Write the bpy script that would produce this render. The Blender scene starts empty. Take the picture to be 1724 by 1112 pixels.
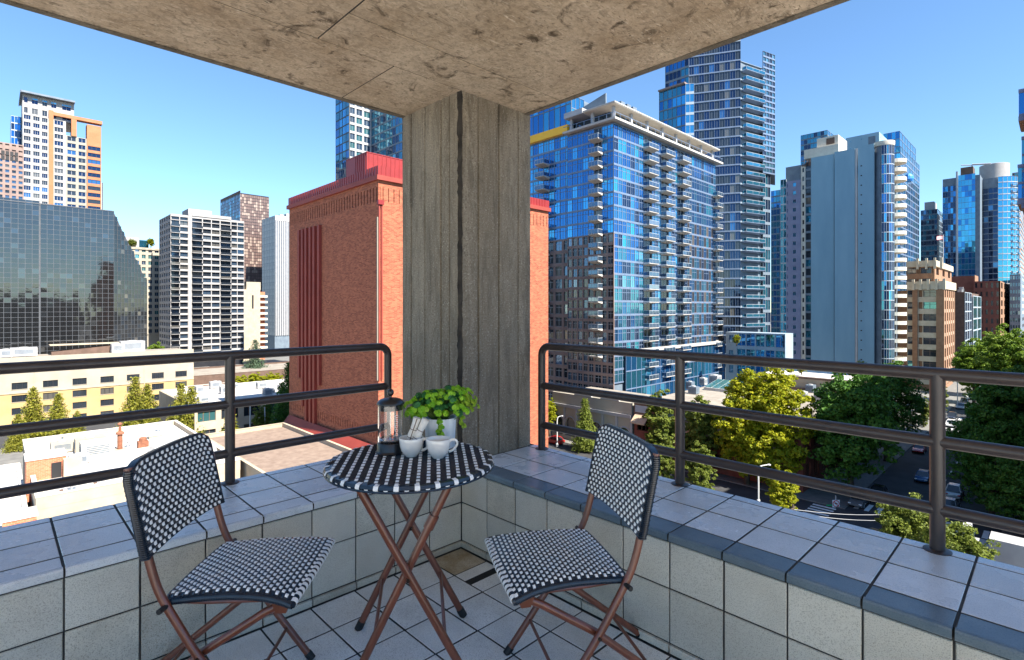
import bpy, math, random
import numpy as np
from mathutils import Vector, Matrix, Euler

# ------------------------------------------------------------------ camera, sky, sun, exposure
SC = bpy.context.scene
COL = SC.collection
F_PX, HOR, CXP = 897.0, 518.0, 862.0          # focal length and horizon, in pixels of a 1724 wide frame
TH = math.radians(45.76)                      # heading of the camera measured from +X
CAM_Z = 27.0
FX, FY = math.cos(TH), math.sin(TH)
RX, RY = math.sin(TH), -math.cos(TH)

cam_d = bpy.data.cameras.new('camera')
cam = bpy.data.objects.new('camera', cam_d)
COL.objects.link(cam)
cam.location = (0, 0, CAM_Z)
cam.rotation_euler = (math.radians(90), 0, TH - math.radians(90))
cam_d.sensor_fit = 'HORIZONTAL'
cam_d.sensor_width = 36.0
cam_d.lens = F_PX / 1724.0 * 36.0
cam_d.shift_y = -(556.0 - HOR) / 1724.0
cam_d.clip_start = 0.05
cam_d.clip_end = 6000
SC.camera = cam

SUN_AZ = math.radians(-87.0)                  # direction to the sun, angle from +X
SUN_EL = math.radians(48.0)
w = bpy.data.worlds.new('World')
SC.world = w
w.use_nodes = True
wn = w.node_tree.nodes
wl = w.node_tree.links
bg = wn['Background']
sky = wn.new('ShaderNodeTexSky')
sky.sky_type = 'NISHITA'
sky.sun_disc = False
sky.sun_elevation = SUN_EL
sky.sun_rotation = math.radians(90) - SUN_AZ
sky.air_density = 1.0
sky.dust_density = 0.0
sky.ozone_density = 3.5
tint = wn.new('ShaderNodeMix')                # camera colour response: a slightly cleaner blue over the whole sky
tint.data_type = 'RGBA'
tint.blend_type = 'MULTIPLY'
tint.inputs[0].default_value = 1.0
tint.inputs[7].default_value = (0.80, 0.96, 1.04, 1.0)
wl.new(sky.outputs['Color'], tint.inputs[6])
wl.new(tint.outputs[2], bg.inputs['Color'])
bg.inputs['Strength'].default_value = 0.072
sun_d = bpy.data.lights.new('sun', 'SUN')
sun_d.energy = 4.7
sun_d.angle = math.radians(0.53)
sun_d.color = (1.0, 0.94, 0.84)
sun = bpy.data.objects.new('sun', sun_d)
COL.objects.link(sun)
sdir = Vector((math.cos(SUN_AZ) * math.cos(SUN_EL), math.sin(SUN_AZ) * math.cos(SUN_EL), math.sin(SUN_EL)))
sun.rotation_euler = sdir.to_track_quat('Z', 'Y').to_euler()
sun.location = (20, -30, 120)
SC.view_settings.view_transform = 'Standard'
SC.view_settings.look = 'None'
SC.view_settings.exposure = 1.8
SC.view_settings.gamma = 1.0
SC.render.engine = 'CYCLES'
SC.cycles.max_bounces = 8
SC.cycles.diffuse_bounces = 5
SC.cycles.glossy_bounces = 4
SC.cycles.transmission_bounces = 8
SC.cycles.transparent_max_bounces = 12
SC.cycles.use_denoising = True
SC.cycles.sample_clamp_indirect = 6.0

rng = random.Random(11)


# ------------------------------------------------------------------ coordinates
def ray(px):
    t = (px - CXP) / F_PX
    return FX + t * RX, FY + t * RY


def onX(px, X):                               # y of the point seen in column px on the plane x = X
    dx, dy = ray(px)
    return X * dy / dx


def onY(px, Y):
    dx, dy = ray(px)
    return Y * dx / dy


def W(px, d):                                 # plan point in column px at depth d
    dx, dy = ray(px)
    return (dx * d, dy * d)


def LD(lat, d):                               # plan point from lateral offset and depth
    return (FX * d + RX * lat, FY * d + RY * lat)


def hz(py, d):                                # world height of row py at depth d
    return CAM_Z - (py - HOR) / F_PX * d


def depth(x, y):
    return x * FX + y * FY


def apparent(x, y, area):
    d = max(depth(x, y), 1.0)
    return area / (d * d)


# ------------------------------------------------------------------ materials
MATS = {}


def _nt(name):
    m = bpy.data.materials.new(name)
    m.use_nodes = True
    nt = m.node_tree
    return m, nt, nt.nodes, nt.links, nt.nodes['Principled BSDF']


def c4(c):
    return (c[0], c[1], c[2], 1.0)


def nmat(name, c1, c2=None, scale=4.0, rough=0.7, metal=0.0, bump=0.0, bscale=None, spec=0.5, vary=0.0,
         stretch=(1, 1, 1), detail=4.0, lo=0.35, hi=0.65, coat=0.0, c3=None, s3=60.0, a3=0.5, rvar=0.0):
    """plain procedural surface: two tones mixed by noise, optional fine speckle, bump and per-piece variation"""
    if name in MATS:
        return MATS[name]
    m, nt, N, L, P = _nt(name)
    P.inputs['Roughness'].default_value = rough
    P.inputs['Metallic'].default_value = metal
    P.inputs['Specular IOR Level'].default_value = spec
    if coat:
        P.inputs['Coat Weight'].default_value = coat
        P.inputs['Coat Roughness'].default_value = 0.12
    tc = N.new('ShaderNodeTexCoord')
    mp = N.new('ShaderNodeMapping')
    mp.inputs['Scale'].default_value = stretch
    oi = N.new('ShaderNodeObjectInfo')
    add = N.new('ShaderNodeVectorMath')
    add.operation = 'ADD'
    mul = N.new('ShaderNodeMath')
    mul.operation = 'MULTIPLY'
    mul.inputs[1].default_value = 37.0 if vary > 0 else 0.0
    L.new(oi.outputs['Random'], mul.inputs[0])
    L.new(tc.outputs['Object'], add.inputs[0])
    L.new(mul.outputs[0], add.inputs[1])
    L.new(add.outputs[0], mp.inputs['Vector'])
    nz = N.new('ShaderNodeTexNoise')
    nz.inputs['Scale'].default_value = scale
    nz.inputs['Detail'].default_value = detail
    nz.inputs['Roughness'].default_value = 0.6
    L.new(mp.outputs[0], nz.inputs['Vector'])
    rp = N.new('ShaderNodeValToRGB')
    rp.color_ramp.elements[0].position = lo
    rp.color_ramp.elements[1].position = hi
    rp.color_ramp.elements[0].color = c4(c1)
    rp.color_ramp.elements[1].color = c4(c2 or c1)
    L.new(nz.outputs['Fac'], rp.inputs[0])
    out = rp.outputs[0]
    if c3 is not None:
        n3 = N.new('ShaderNodeTexNoise')
        n3.inputs['Scale'].default_value = s3
        n3.inputs['Detail'].default_value = 2.0
        L.new(mp.outputs[0], n3.inputs['Vector'])
        r3 = N.new('ShaderNodeValToRGB')
        r3.color_ramp.elements[0].position = 0.5
        r3.color_ramp.elements[1].position = 0.68
        r3.color_ramp.elements[0].color = (0, 0, 0, 1)
        r3.color_ramp.elements[1].color = (a3, a3, a3, 1)
        L.new(n3.outputs['Fac'], r3.inputs[0])
        mx = N.new('ShaderNodeMix')
        mx.data_type = 'RGBA'
        L.new(r3.outputs[0], mx.inputs[0])
        L.new(out, mx.inputs[6])
        mx.inputs[7].default_value = c4(c3)
        out = mx.outputs[2]
    if vary > 0:
        hs = N.new('ShaderNodeHueSaturation')
        mr = N.new('ShaderNodeMapRange')
        mr.inputs['To Min'].default_value = 1 - vary
        mr.inputs['To Max'].default_value = 1 + vary
        L.new(oi.outputs['Random'], mr.inputs['Value'])
        L.new(mr.outputs[0], hs.inputs['Value'])
        L.new(out, hs.inputs['Color'])
        out = hs.outputs[0]
    L.new(out, P.inputs['Base Color'])
    if rvar:
        mr2 = N.new('ShaderNodeMapRange')
        mr2.inputs['To Min'].default_value = max(0.02, rough - rvar)
        mr2.inputs['To Max'].default_value = min(1.0, rough + rvar)
        L.new(nz.outputs['Fac'], mr2.inputs['Value'])
        L.new(mr2.outputs[0], P.inputs['Roughness'])
    if bump:
        nb = N.new('ShaderNodeTexNoise')
        nb.inputs['Scale'].default_value = bscale or scale * 4
        nb.inputs['Detail'].default_value = 5.0
        L.new(mp.outputs[0], nb.inputs['Vector'])
        b = N.new('ShaderNodeBump')
        b.inputs['Strength'].default_value = bump
        b.inputs['Distance'].default_value = 0.01
        L.new(nb.outputs['Fac'], b.inputs['Height'])
        L.new(b.outputs[0], P.inputs['Normal'])
    MATS[name] = m
    return m


def glassmat(name, tint, dark, mirror=0.75, rough=0.03, third=None, p3=0.12):
    """coated facade glass: a tinted mirror whose tone differs a little from pane to pane"""
    if name in MATS:
        return MATS[name]
    m, nt, N, L, P = _nt(name)
    oi = N.new('ShaderNodeObjectInfo')
    ge = N.new('ShaderNodeNewGeometry')
    a = N.new('ShaderNodeMath')
    a.operation = 'ADD'
    L.new(oi.outputs['Random'], a.inputs[0])
    L.new(ge.outputs['Random Per Island'], a.inputs[1])
    fr = N.new('ShaderNodeMath')
    fr.operation = 'FRACT'
    L.new(a.outputs[0], fr.inputs[0])
    dark = [0.72 * x + 0.28 * y for x, y in zip(tint, dark)]
    if third is not None:
        third = [0.55 * x + 0.45 * y for x, y in zip(third, tint)]
    rp = N.new('ShaderNodeValToRGB')
    e = rp.color_ramp.elements
    e[0].position = 0.0
    e[0].color = c4(dark)
    e[1].position = 0.55
    e[1].color = c4(tint)
    k = e.new(0.3)
    k.color = c4([0.5 * (x + y) for x, y in zip(tint, dark)])
    if third is not None:
        k = e.new(1.0 - p3 - 0.01)
        k.color = c4(tint)
        k = e.new(1.0 - p3)
        k.color = c4(third)
    L.new(fr.outputs[0], rp.inputs[0])
    L.new(rp.outputs[0], P.inputs['Base Color'])
    P.inputs['Metallic'].default_value = mirror
    P.inputs['Roughness'].default_value = rough
    P.inputs['Specular IOR Level'].default_value = 0.8
    # slight waviness of the panes
    tc = N.new('ShaderNodeTexCoord')
    nz = N.new('ShaderNodeTexNoise')
    nz.inputs['Scale'].default_value = 0.9
    nz.inputs['Detail'].default_value = 1.0
    L.new(ge.outputs['Position'], nz.inputs['Vector'])
    b = N.new('ShaderNodeBump')
    b.inputs['Strength'].default_value = 0.25
    b.inputs['Distance'].default_value = 0.02
    L.new(nz.outputs['Fac'], b.inputs['Height'])
    L.new(b.outputs[0], P.inputs['Normal'])
    MATS[name] = m
    return m


def brickmat(name, c1, c2, mortar, bw=0.4, bh=0.13):
    m, nt, N, L, P = _nt(name)
    ge = N.new('ShaderNodeNewGeometry')
    sp = N.new('ShaderNodeSeparateXYZ')
    L.new(ge.outputs['Position'], sp.inputs[0])
    ad = N.new('ShaderNodeMath')
    L.new(sp.outputs[0], ad.inputs[0])
    L.new(sp.outputs[1], ad.inputs[1])
    cb = N.new('ShaderNodeCombineXYZ')
    L.new(ad.outputs[0], cb.inputs[0])
    L.new(sp.outputs[2], cb.inputs[1])
    br = N.new('ShaderNodeTexBrick')
    br.inputs['Color1'].default_value = c4(c1)
    br.inputs['Color2'].default_value = c4(c2)
    br.inputs['Mortar'].default_value = c4(mortar)
    br.inputs['Scale'].default_value = 1.0
    br.inputs['Brick Width'].default_value = bw
    br.inputs['Row Height'].default_value = bh
    br.inputs['Mortar Size'].default_value = 0.012
    br.inputs['Bias'].default_value = 0.0
    L.new(cb.outputs[0], br.inputs['Vector'])
    nz = N.new('ShaderNodeTexNoise')
    nz.inputs['Scale'].default_value = 0.8
    nz.inputs['Detail'].default_value = 6.0
    L.new(ge.outputs['Position'], nz.inputs['Vector'])
    mr = N.new('ShaderNodeMapRange')
    mr.inputs['From Min'].default_value = 0.25
    mr.inputs['From Max'].default_value = 0.75
    mr.inputs['To Min'].default_value = 0.86
    mr.inputs['To Max'].default_value = 1.12
    L.new(nz.outputs['Fac'], mr.inputs['Value'])
    hs = N.new('ShaderNodeHueSaturation')
    L.new(mr.outputs[0], hs.inputs['Value'])
    L.new(br.outputs['Color'], hs.inputs['Color'])
    L.new(hs.outputs[0], P.inputs['Base Color'])
    P.inputs['Roughness'].default_value = 0.85
    b = N.new('ShaderNodeBump')
    b.inputs['Strength'].default_value = 0.5
    b.inputs['Distance'].default_value = 0.02
    L.new(br.outputs['Fac'], b.inputs['Height'])
    b.invert = True
    L.new(b.outputs[0], P.inputs['Normal'])
    MATS[name] = m
    return m


def leafmat(name, ca, cb, trans=0.35, rough=0.55):
    m, nt, N, L, P = _nt(name)
    ge = N.new('ShaderNodeNewGeometry')
    rp = N.new('ShaderNodeValToRGB')
    rp.color_ramp.elements[0].color = c4(ca)
    rp.color_ramp.elements[1].color = c4(cb)
    L.new(ge.outputs['Random Per Island'], rp.inputs[0])
    L.new(rp.outputs[0], P.inputs['Base Color'])
    P.inputs['Roughness'].default_value = rough
    P.inputs['Specular IOR Level'].default_value = 0.25
    tr = N.new('ShaderNodeBsdfTranslucent')
    L.new(rp.outputs[0], tr.inputs['Color'])
    mx = N.new('ShaderNodeMixShader')
    mx.inputs[0].default_value = trans
    L.new(P.outputs[0], mx.inputs[1])
    L.new(tr.outputs[0], mx.inputs[2])
    L.new(mx.outputs[0], N['Material Output'].inputs['Surface'])
    MATS[name] = m
    return m


def concretemat(name, c1, c2, stain, light, rough=0.85, streak=False, scale=1.6, bump=0.6, agg=0.0, scr=0.75):
    """weathered board-formed concrete: cloudy tone, dark blotches, pale scratches, pits"""
    m, nt, N, L, P = _nt(name)
    ge = N.new('ShaderNodeNewGeometry')
    mp = N.new('ShaderNodeMapping')
    mp.inputs['Scale'].default_value = (1, 1, 0.18) if streak else (1, 1, 1)
    L.new(ge.outputs['Position'], mp.inputs['Vector'])

    def noise(sc, det, src=mp, dist=0.0):
        n = N.new('ShaderNodeTexNoise')
        n.inputs['Scale'].default_value = sc
        n.inputs['Detail'].default_value = det
        n.inputs['Roughness'].default_value = 0.65
        n.inputs['Distortion'].default_value = dist
        L.new(src.outputs[0], n.inputs['Vector'])
        return n

    def ramp(src, p0, p1, a=0.0, b=1.0):
        r = N.new('ShaderNodeMapRange')
        r.inputs['From Min'].default_value = p0
        r.inputs['From Max'].default_value = p1
        r.inputs['To Min'].default_value = a
        r.inputs['To Max'].default_value = b
        L.new(src, r.inputs['Value'])
        return r.outputs[0]

    def mix(fac, a, colour):
        x = N.new('ShaderNodeMix')
        x.data_type = 'RGBA'
        L.new(fac, x.inputs[0])
        if isinstance(a, tuple):
            x.inputs[6].default_value = c4(a)
        else:
            L.new(a, x.inputs[6])
        x.inputs[7].default_value = c4(colour)
        return x.outputs[2]
    n1 = noise(scale, 6)
    col = mix(ramp(n1.outputs['Fac'], 0.35, 0.65), c1, c2)
    n2 = noise(scale * 2.3, 5, dist=1.2)
    col = mix(ramp(n2.outputs['Fac'], 0.565, 0.68, 0, 0.5 + 0.5 * scr), col, stain)
    mp2 = N.new('ShaderNodeMapping')
    mp2.inputs['Scale'].default_value = (1.0, 4.5, 1.0)
    mp2.inputs['Rotation'].default_value = (0, 0, 0.9)
    L.new(ge.outputs['Position'], mp2.inputs['Vector'])
    n3 = noise(scale * 5, 6, src=mp2, dist=2.5)
    col = mix(ramp(n3.outputs['Fac'], 0.585, 0.65, 0, scr * 0.85), col, stain)
    n4 = noise(scale * 3.1, 5, src=mp2, dist=3.0)
    col = mix(ramp(n4.outputs['Fac'], 0.57, 0.70, 0, scr * 0.87), col, light)
    n7 = noise(scale * 0.7, 10, dist=0.6)
    col = mix(ramp(n7.outputs['Fac'], 0.52, 0.72, 0, 0.38), col, tuple(0.42 * x for x in c1))
    n5 = noise(110.0, 2, src=ge if False else mp)
    n5.inputs['Vector'].default_value = (0, 0, 0)
    L.new(ge.outputs['Position'], n5.inputs['Vector'])
    if agg:
        col = mix(ramp(n5.outputs['Fac'], 0.6, 0.66, 0, agg), col, light)
        col = mix(ramp(n5.outputs['Fac'], 0.42, 0.34, 0, agg), col, tuple(0.35 * x for x in c1))
    n8 = noise(scale * 11, 9, dist=0.8)
    col = mix(ramp(n8.outputs['Fac'], 0.46, 0.66, 0, 0.55), col, tuple(0.45 * x for x in c1))
    L.new(col, P.inputs['Base Color'])
    P.inputs['Roughness'].default_value = rough
    P.inputs['Specular IOR Level'].default_value = 0.3
    n6 = noise(scale * 14, 8)
    s = N.new('ShaderNodeMath')
    s.operation = 'ADD'
    L.new(n6.outputs['Fac'], s.inputs[0])
    L.new(n3.outputs['Fac'], s.inputs[1])
    b = N.new('ShaderNodeBump')
    b.inputs['Strength'].default_value = bump
    b.inputs['Distance'].default_value = 0.012
    L.new(s.outputs[0], b.inputs['Height'])
    L.new(b.outputs[0], P.inputs['Normal'])
    MATS[name] = m
    return m


def M(name):
    return MATS[name]


# ------------------------------------------------------------------ mesh building
class MB:
    def __init__(self):
        self.v = []
        self.f = []
        self.mi = []

    def add(self, vs, fs, mi=0):
        o = len(self.v)
        self.v.extend(vs)
        for f in fs:
            self.f.append(tuple(i + o for i in f))
            self.mi.append(mi)

    def box(self, x0, y0, z0, x1, y1, z1, mi=0):
        self.add([(x0, y0, z0), (x1, y0, z0), (x1, y1, z0), (x0, y1, z0), (x0, y0, z1), (x1, y0, z1), (x1, y1, z1), (x0, y1, z1)],
                 [(0, 3, 2, 1), (4, 5, 6, 7), (0, 1, 5, 4), (1, 2, 6, 5), (2, 3, 7, 6), (3, 0, 4, 7)], mi)

    def obox(self, o, d, n, u0, u1, v0, v1, z0, z1, mi=0):
        """box along facade direction d; v measured inward (against outward normal n)"""
        P = lambda u, v, z: (o[0] + d[0] * u - n[0] * v, o[1] + d[1] * u - n[1] * v, z)
        self.add([P(u0, v0, z0), P(u1, v0, z0), P(u1, v1, z0), P(u0, v1, z0), P(u0, v0, z1), P(u1, v0, z1), P(u1, v1, z1), P(u0, v1, z1)],
                 [(0, 3, 2, 1), (4, 5, 6, 7), (0, 1, 5, 4), (1, 2, 6, 5), (2, 3, 7, 6), (3, 0, 4, 7)], mi)

    def prism(self, poly, z0, z1, mi=0):
        """poly counter-clockwise plan; z1 may be a list of heights"""
        n = len(poly)
        zt = z1 if isinstance(z1, (list, tuple)) else [z1] * n
        vs = [(p[0], p[1], z0) for p in poly] + [(p[0], p[1], z) for p, z in zip(poly, zt)]
        fs = [tuple(range(n - 1, -1, -1)), tuple(range(n, 2 * n))]
        for i in range(n):
            j = (i + 1) % n
            fs.append((i, j, n + j, n + i))
        self.add(vs, fs, mi)

    def tube(self, pts, r, n=8, mi=0, caps=True):
        pts = [Vector(p) for p in pts]
        rs = r if isinstance(r, (list, tuple)) else [r] * len(pts)
        vs = []
        up = None
        for i, p in enumerate(pts):
            t = (pts[min(i + 1, len(pts) - 1)] - pts[max(i - 1, 0)]).normalized()
            if up is None:
                up = Vector((0, 0, 1)) if abs(t.z) < 0.9 else Vector((1, 0, 0))
            s = t.cross(up).normalized()
            up = s.cross(t).normalized()
            for k in range(n):
                a = 2 * math.pi * k / n
                vs.append(tuple(p + (s * math.cos(a) + up * math.sin(a)) * rs[i]))
        fs = []
        for i in range(len(pts) - 1):
            for k in range(n):
                j = (k + 1) % n
                fs.append((i * n + k, (i + 1) * n + k, (i + 1) * n + j, i * n + j))
        if caps:
            fs.append(tuple(range(n)))
            fs.append(tuple(range(len(pts) * n - 1, (len(pts) - 1) * n - 1, -1)))
        self.add(vs, fs, mi)

    def lathe(self, prof, n=24, c=(0, 0, 0), mi=0, closed=False):
        vs = []
        for r, z in prof:
            for k in range(n):
                a = 2 * math.pi * k / n
                vs.append((c[0] + r * math.cos(a), c[1] + r * math.sin(a), c[2] + z))
        fs = []
        m = len(prof)
        for i in range(m if closed else m - 1):
            i2 = (i + 1) % m
            for k in range(n):
                j = (k + 1) % n
                fs.append((i * n + k, i * n + j, i2 * n + j, i2 * n + k))
        if not closed:
            if prof[0][0] > 1e-6:
                fs.append(tuple(range(n - 1, -1, -1)))
            if prof[-1][0] > 1e-6:
                fs.append(tuple(range((m - 1) * n, m * n)))
        self.add(vs, fs, mi)

    def mesh(self, name, mats, off=(0, 0, 0), smooth=False):
        me = bpy.data.meshes.new(name)
        me.from_pydata([(v[0] - off[0], v[1] - off[1], v[2] - off[2]) for v in self.v], [], self.f)
        if not isinstance(mats, (list, tuple)):
            mats = [mats]
        for m in mats:
            me.materials.append(MATS[m] if isinstance(m, str) else m)
        if len(mats) > 1:
            me.polygons.foreach_set('material_index', self.mi)
        if smooth:
            me.polygons.foreach_set('use_smooth', [True] * len(me.polygons))
        me.update()
        return me

    def build(self, name, mats, parent=None, smooth=False, **kw):
        off = root_loc(parent)
        me = self.mesh(name, mats, off, smooth)
        o = bpy.data.objects.new(name, me)
        COL.objects.link(o)
        if parent is not None:
            o.parent = parent
        if smooth:
            auto_smooth(me)
        props(o, **kw)
        return o


def auto_smooth(me, ang=0.7):
    try:
        me.set_sharp_from_angle(angle=ang)
    except Exception:
        pass


def root_loc(o):
    loc = Vector((0, 0, 0))
    while o is not None:
        loc += o.location
        o = o.parent
    return loc


def props(o, label=None, cat=None, group=None, kind=None):
    if label:
        o['label'] = label
    if cat:
        o['category'] = cat
    if group:
        o['group'] = group
    if kind:
        o['kind'] = kind


def thing(name, loc, label, cat, group=None, rz=0.0):
    o = bpy.data.objects.new(name, None)
    o.empty_display_size = 0.2
    COL.objects.link(o)
    o.location = loc
    o.rotation_euler = (0, 0, rz)
    props(o, label, cat, group)
    return o


def inst(name, me, parent, loc, rot=(0, 0, 0), scale=(1, 1, 1), kind=None):
    o = bpy.data.objects.new(name, me)
    COL.objects.link(o)
    o.parent = parent
    o.location = loc
    o.rotation_euler = rot
    o.scale = scale
    if kind:
        o['kind'] = kind
    return o


def np_mesh(name, verts, quads, mat, smooth=False):
    me = bpy.data.meshes.new(name)
    nv, nf = len(verts), len(quads)
    k = quads.shape[1]
    me.vertices.add(nv)
    me.vertices.foreach_set('co', np.asarray(verts, dtype=np.float32).ravel())
    me.loops.add(nf * k)
    me.loops.foreach_set('vertex_index', quads.astype(np.int32).ravel())
    me.polygons.add(nf)
    me.polygons.foreach_set('loop_start', np.arange(0, nf * k, k, dtype=np.int32))
    me.polygons.foreach_set('loop_total', np.full(nf, k, dtype=np.int32))
    me.materials.append(MATS[mat] if isinstance(mat, str) else mat)
    if smooth:
        me.polygons.foreach_set('use_smooth', np.ones(nf, dtype=bool))
    me.update(calc_edges=True)
    return me


def text_mesh(s, size, mat, depth_=0.0):
    cu = bpy.data.curves.new('lettering', 'FONT')
    cu.body = s
    cu.size = size
    cu.align_x = 'CENTER'
    cu.align_y = 'CENTER'
    cu.extrude = depth_
    cu.resolution_u = 2
    tmp = bpy.data.objects.new('lettering_tmp', cu)
    COL.objects.link(tmp)
    bpy.context.view_layer.update()
    me = bpy.data.meshes.new_from_object(tmp)
    bpy.data.objects.remove(tmp)
    bpy.data.curves.remove(cu)
    me.materials.clear()
    me.materials.append(MATS[mat])
    return me

# ------------------------------------------------------------------ balcony materials
T = 0.21                                     # tile module
XR, YL = 1.848, 2.297                        # inner faces of the two parapets
ZF = CAM_Z - 1.318                           # floor
ZL = CAM_Z - 0.859                           # ledge top
ZC = CAM_Z + 1.196                           # soffit
XO, YO = 2.44, 2.885                         # outer faces of the ledges

concretemat('soffit_concrete', (0.48, 0.355, 0.235), (0.68, 0.54, 0.395), (0.09, 0.06, 0.035), (0.84, 0.72, 0.56), scale=3.0, bump=1.0, scr=1.0)
concretemat('pillar_concrete', (0.205, 0.17, 0.125), (0.31, 0.265, 0.20), (0.06, 0.048, 0.034), (0.46, 0.43, 0.36), streak=True, scale=2.2, bump=0.4, agg=0.6, scr=0.2)
concretemat('edge_concrete', (0.12, 0.10, 0.075), (0.2, 0.17, 0.13), (0.05, 0.04, 0.03), (0.3, 0.26, 0.2), scale=3)
nmat('pillar_joint', (0.015, 0.012, 0.010), (0.05, 0.042, 0.034), scale=9, rough=0.9)
nmat('wall_tile', (0.54, 0.51, 0.43), (0.635, 0.605, 0.515), scale=4, rough=0.62, vary=0.11, bump=0.25, bscale=260, c3=(0.22, 0.195, 0.15), s3=300, a3=0.6)
nmat('wall_tile_worn', (0.47, 0.43, 0.345), (0.61, 0.565, 0.46), scale=9, rough=0.66, vary=0.12, bump=0.25, bscale=260, detail=9, c3=(0.22, 0.195, 0.15), s3=280, a3=0.7)
nmat('floor_tile', (0.70, 0.71, 0.68), (0.85, 0.86, 0.83), scale=5, rough=0.5, vary=0.08, bump=0.2, bscale=260, c3=(0.27, 0.27, 0.25), s3=260, a3=0.55, rvar=0.1)
nmat('stained_tile', (0.34, 0.25, 0.13), (0.52, 0.46, 0.35), scale=7, rough=0.7, bump=0.25, bscale=200, c3=(0.1, 0.08, 0.05), s3=200, a3=0.5)
nmat('ledge_tile', (0.60, 0.625, 0.64), (0.73, 0.75, 0.76), scale=4, rough=0.27, spec=0.6, vary=0.07, bump=0.12, bscale=240, c3=(0.24, 0.28, 0.33), s3=300, a3=0.4, rvar=0.08)
nmat('trim_tile', (0.105, 0.145, 0.175), (0.15, 0.195, 0.225), scale=5, rough=0.24, vary=0.08, c3=(0.05, 0.08, 0.11), s3=280, a3=0.4)  # same tile as the ledge; its dark blue reflection is put into the colour
nmat('grout', (0.018, 0.018, 0.018), (0.05, 0.048, 0.044), scale=14, rough=0.9)
nmat('rail_metal', (0.034, 0.023, 0.020), (0.048, 0.034, 0.030), scale=12, rough=0.36, metal=0.0, spec=0.6, bump=0.06, bscale=90)
nmat('drain_dark', (0.008, 0.008, 0.008), rough=0.8)
nmat('drain_metal', (0.1, 0.09, 0.08), (0.2, 0.18, 0.15), scale=20, rough=0.5, metal=0.6)


def tile_mesh(name, wx, wy, mat, t=0.008, bev=0.0025):
    m = MB()
    a, b = wx / 2, wy / 2
    for (s, z) in ((0, 0), (0, t - bev), (bev, t)):
        for (x, y) in ((-a + s, -b + s), (a - s, -b + s), (a - s, b - s), (-a + s, b - s)):
            m.v.append((x, y, z))
    fs = [(8, 9, 10, 11)]
    for r in (0, 4):
        for k in range(4):
            j = (k + 1) % 4
            fs.append((r + k, r + j, r + 4 + j, r + 4 + k))
    m.f = fs
    m.mi = [0] * len(fs)
    return m.mesh(name, mat)


J = 0.006                                    # joint
TILE_R = random.Random(5)


def jit(a=0.0012):
    return TILE_R.uniform(-a, a)


# ------------------------------------------------------------------ floor
fl = MB()
fl.box(-0.949, -0.499, ZF - 0.25, XR + 0.05, YL + 0.05, ZF - 0.0016)
floor = fl.build('balcony_floor', 'grout', None, label='grey square tiled balcony floor below the table and chairs', kind='structure')
nmat('bounce_paving', (0.72, 0.69, 0.63), (0.80, 0.77, 0.71), scale=3, rough=0.8)
tr_ = MB()  # added sunlit floor, out of view, bounces light into the balcony
tr_.box(-14.0, -12.0, ZF - 0.2, XR + 0.04, -0.5, ZF - 0.004)
tr_.box(-14.0, -0.4985, ZF - 0.2, -0.95, 2.29, ZF - 0.0042)
tr_.build('bounce_floor', 'bounce_paving', None, label='unseen pale floor behind the camera, added to bounce sunlight onto the balcony', kind='structure')
ft = tile_mesh('tile', T - J, T - J, 'floor_tile')
fs_ = tile_mesh('tile', T - J, T - J, 'stained_tile')
fcut = tile_mesh('tile', T - J, T * 0.36, 'floor_tile')
fcut2 = tile_mesh('tile', T - J, T * 0.40, 'floor_tile')
for i in range(0, 13):
    for j in range(0, 13):
        cx, cy = XR - (i + 0.5) * T - 0.012, YL - (j + 0.5) * T - 0.012
        if depth(cx, cy) < 1.35:
            continue
        if i == 0 and j == 1:                # the drain slot cuts this tile in two
            inst('tile', fcut, floor, (cx, cy + T * 0.31, ZF - 0.008))
            inst('tile', fcut2, floor, (cx, cy - T * 0.29, ZF - 0.008))
            continue
        inst('tile', fs_ if (i == 0 and j == 0) else ft, floor, (cx + jit(), cy + jit(), ZF - 0.008 + jit(0.0004)), (jit(0.002), jit(0.002), jit(0.004)))
dr = MB()
cx, cy = XR - 0.5 * T - 0.012, YL - 1.5 * T - 0.012
dr.box(cx - T * 0.47, cy - 0.014, ZF - 0.0014, cx + T * 0.47, cy + 0.02, ZF - 0.0008)
dr.box(cx - T * 0.47, cy + 0.02, ZF - 0.0014, cx + T * 0.47, cy + 0.024, ZF - 0.001)
drain = dr.build('floor_drain', 'drain_dark', None, label='narrow dark drain slot in the floor by the parapet corner', cat='drain')


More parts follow.
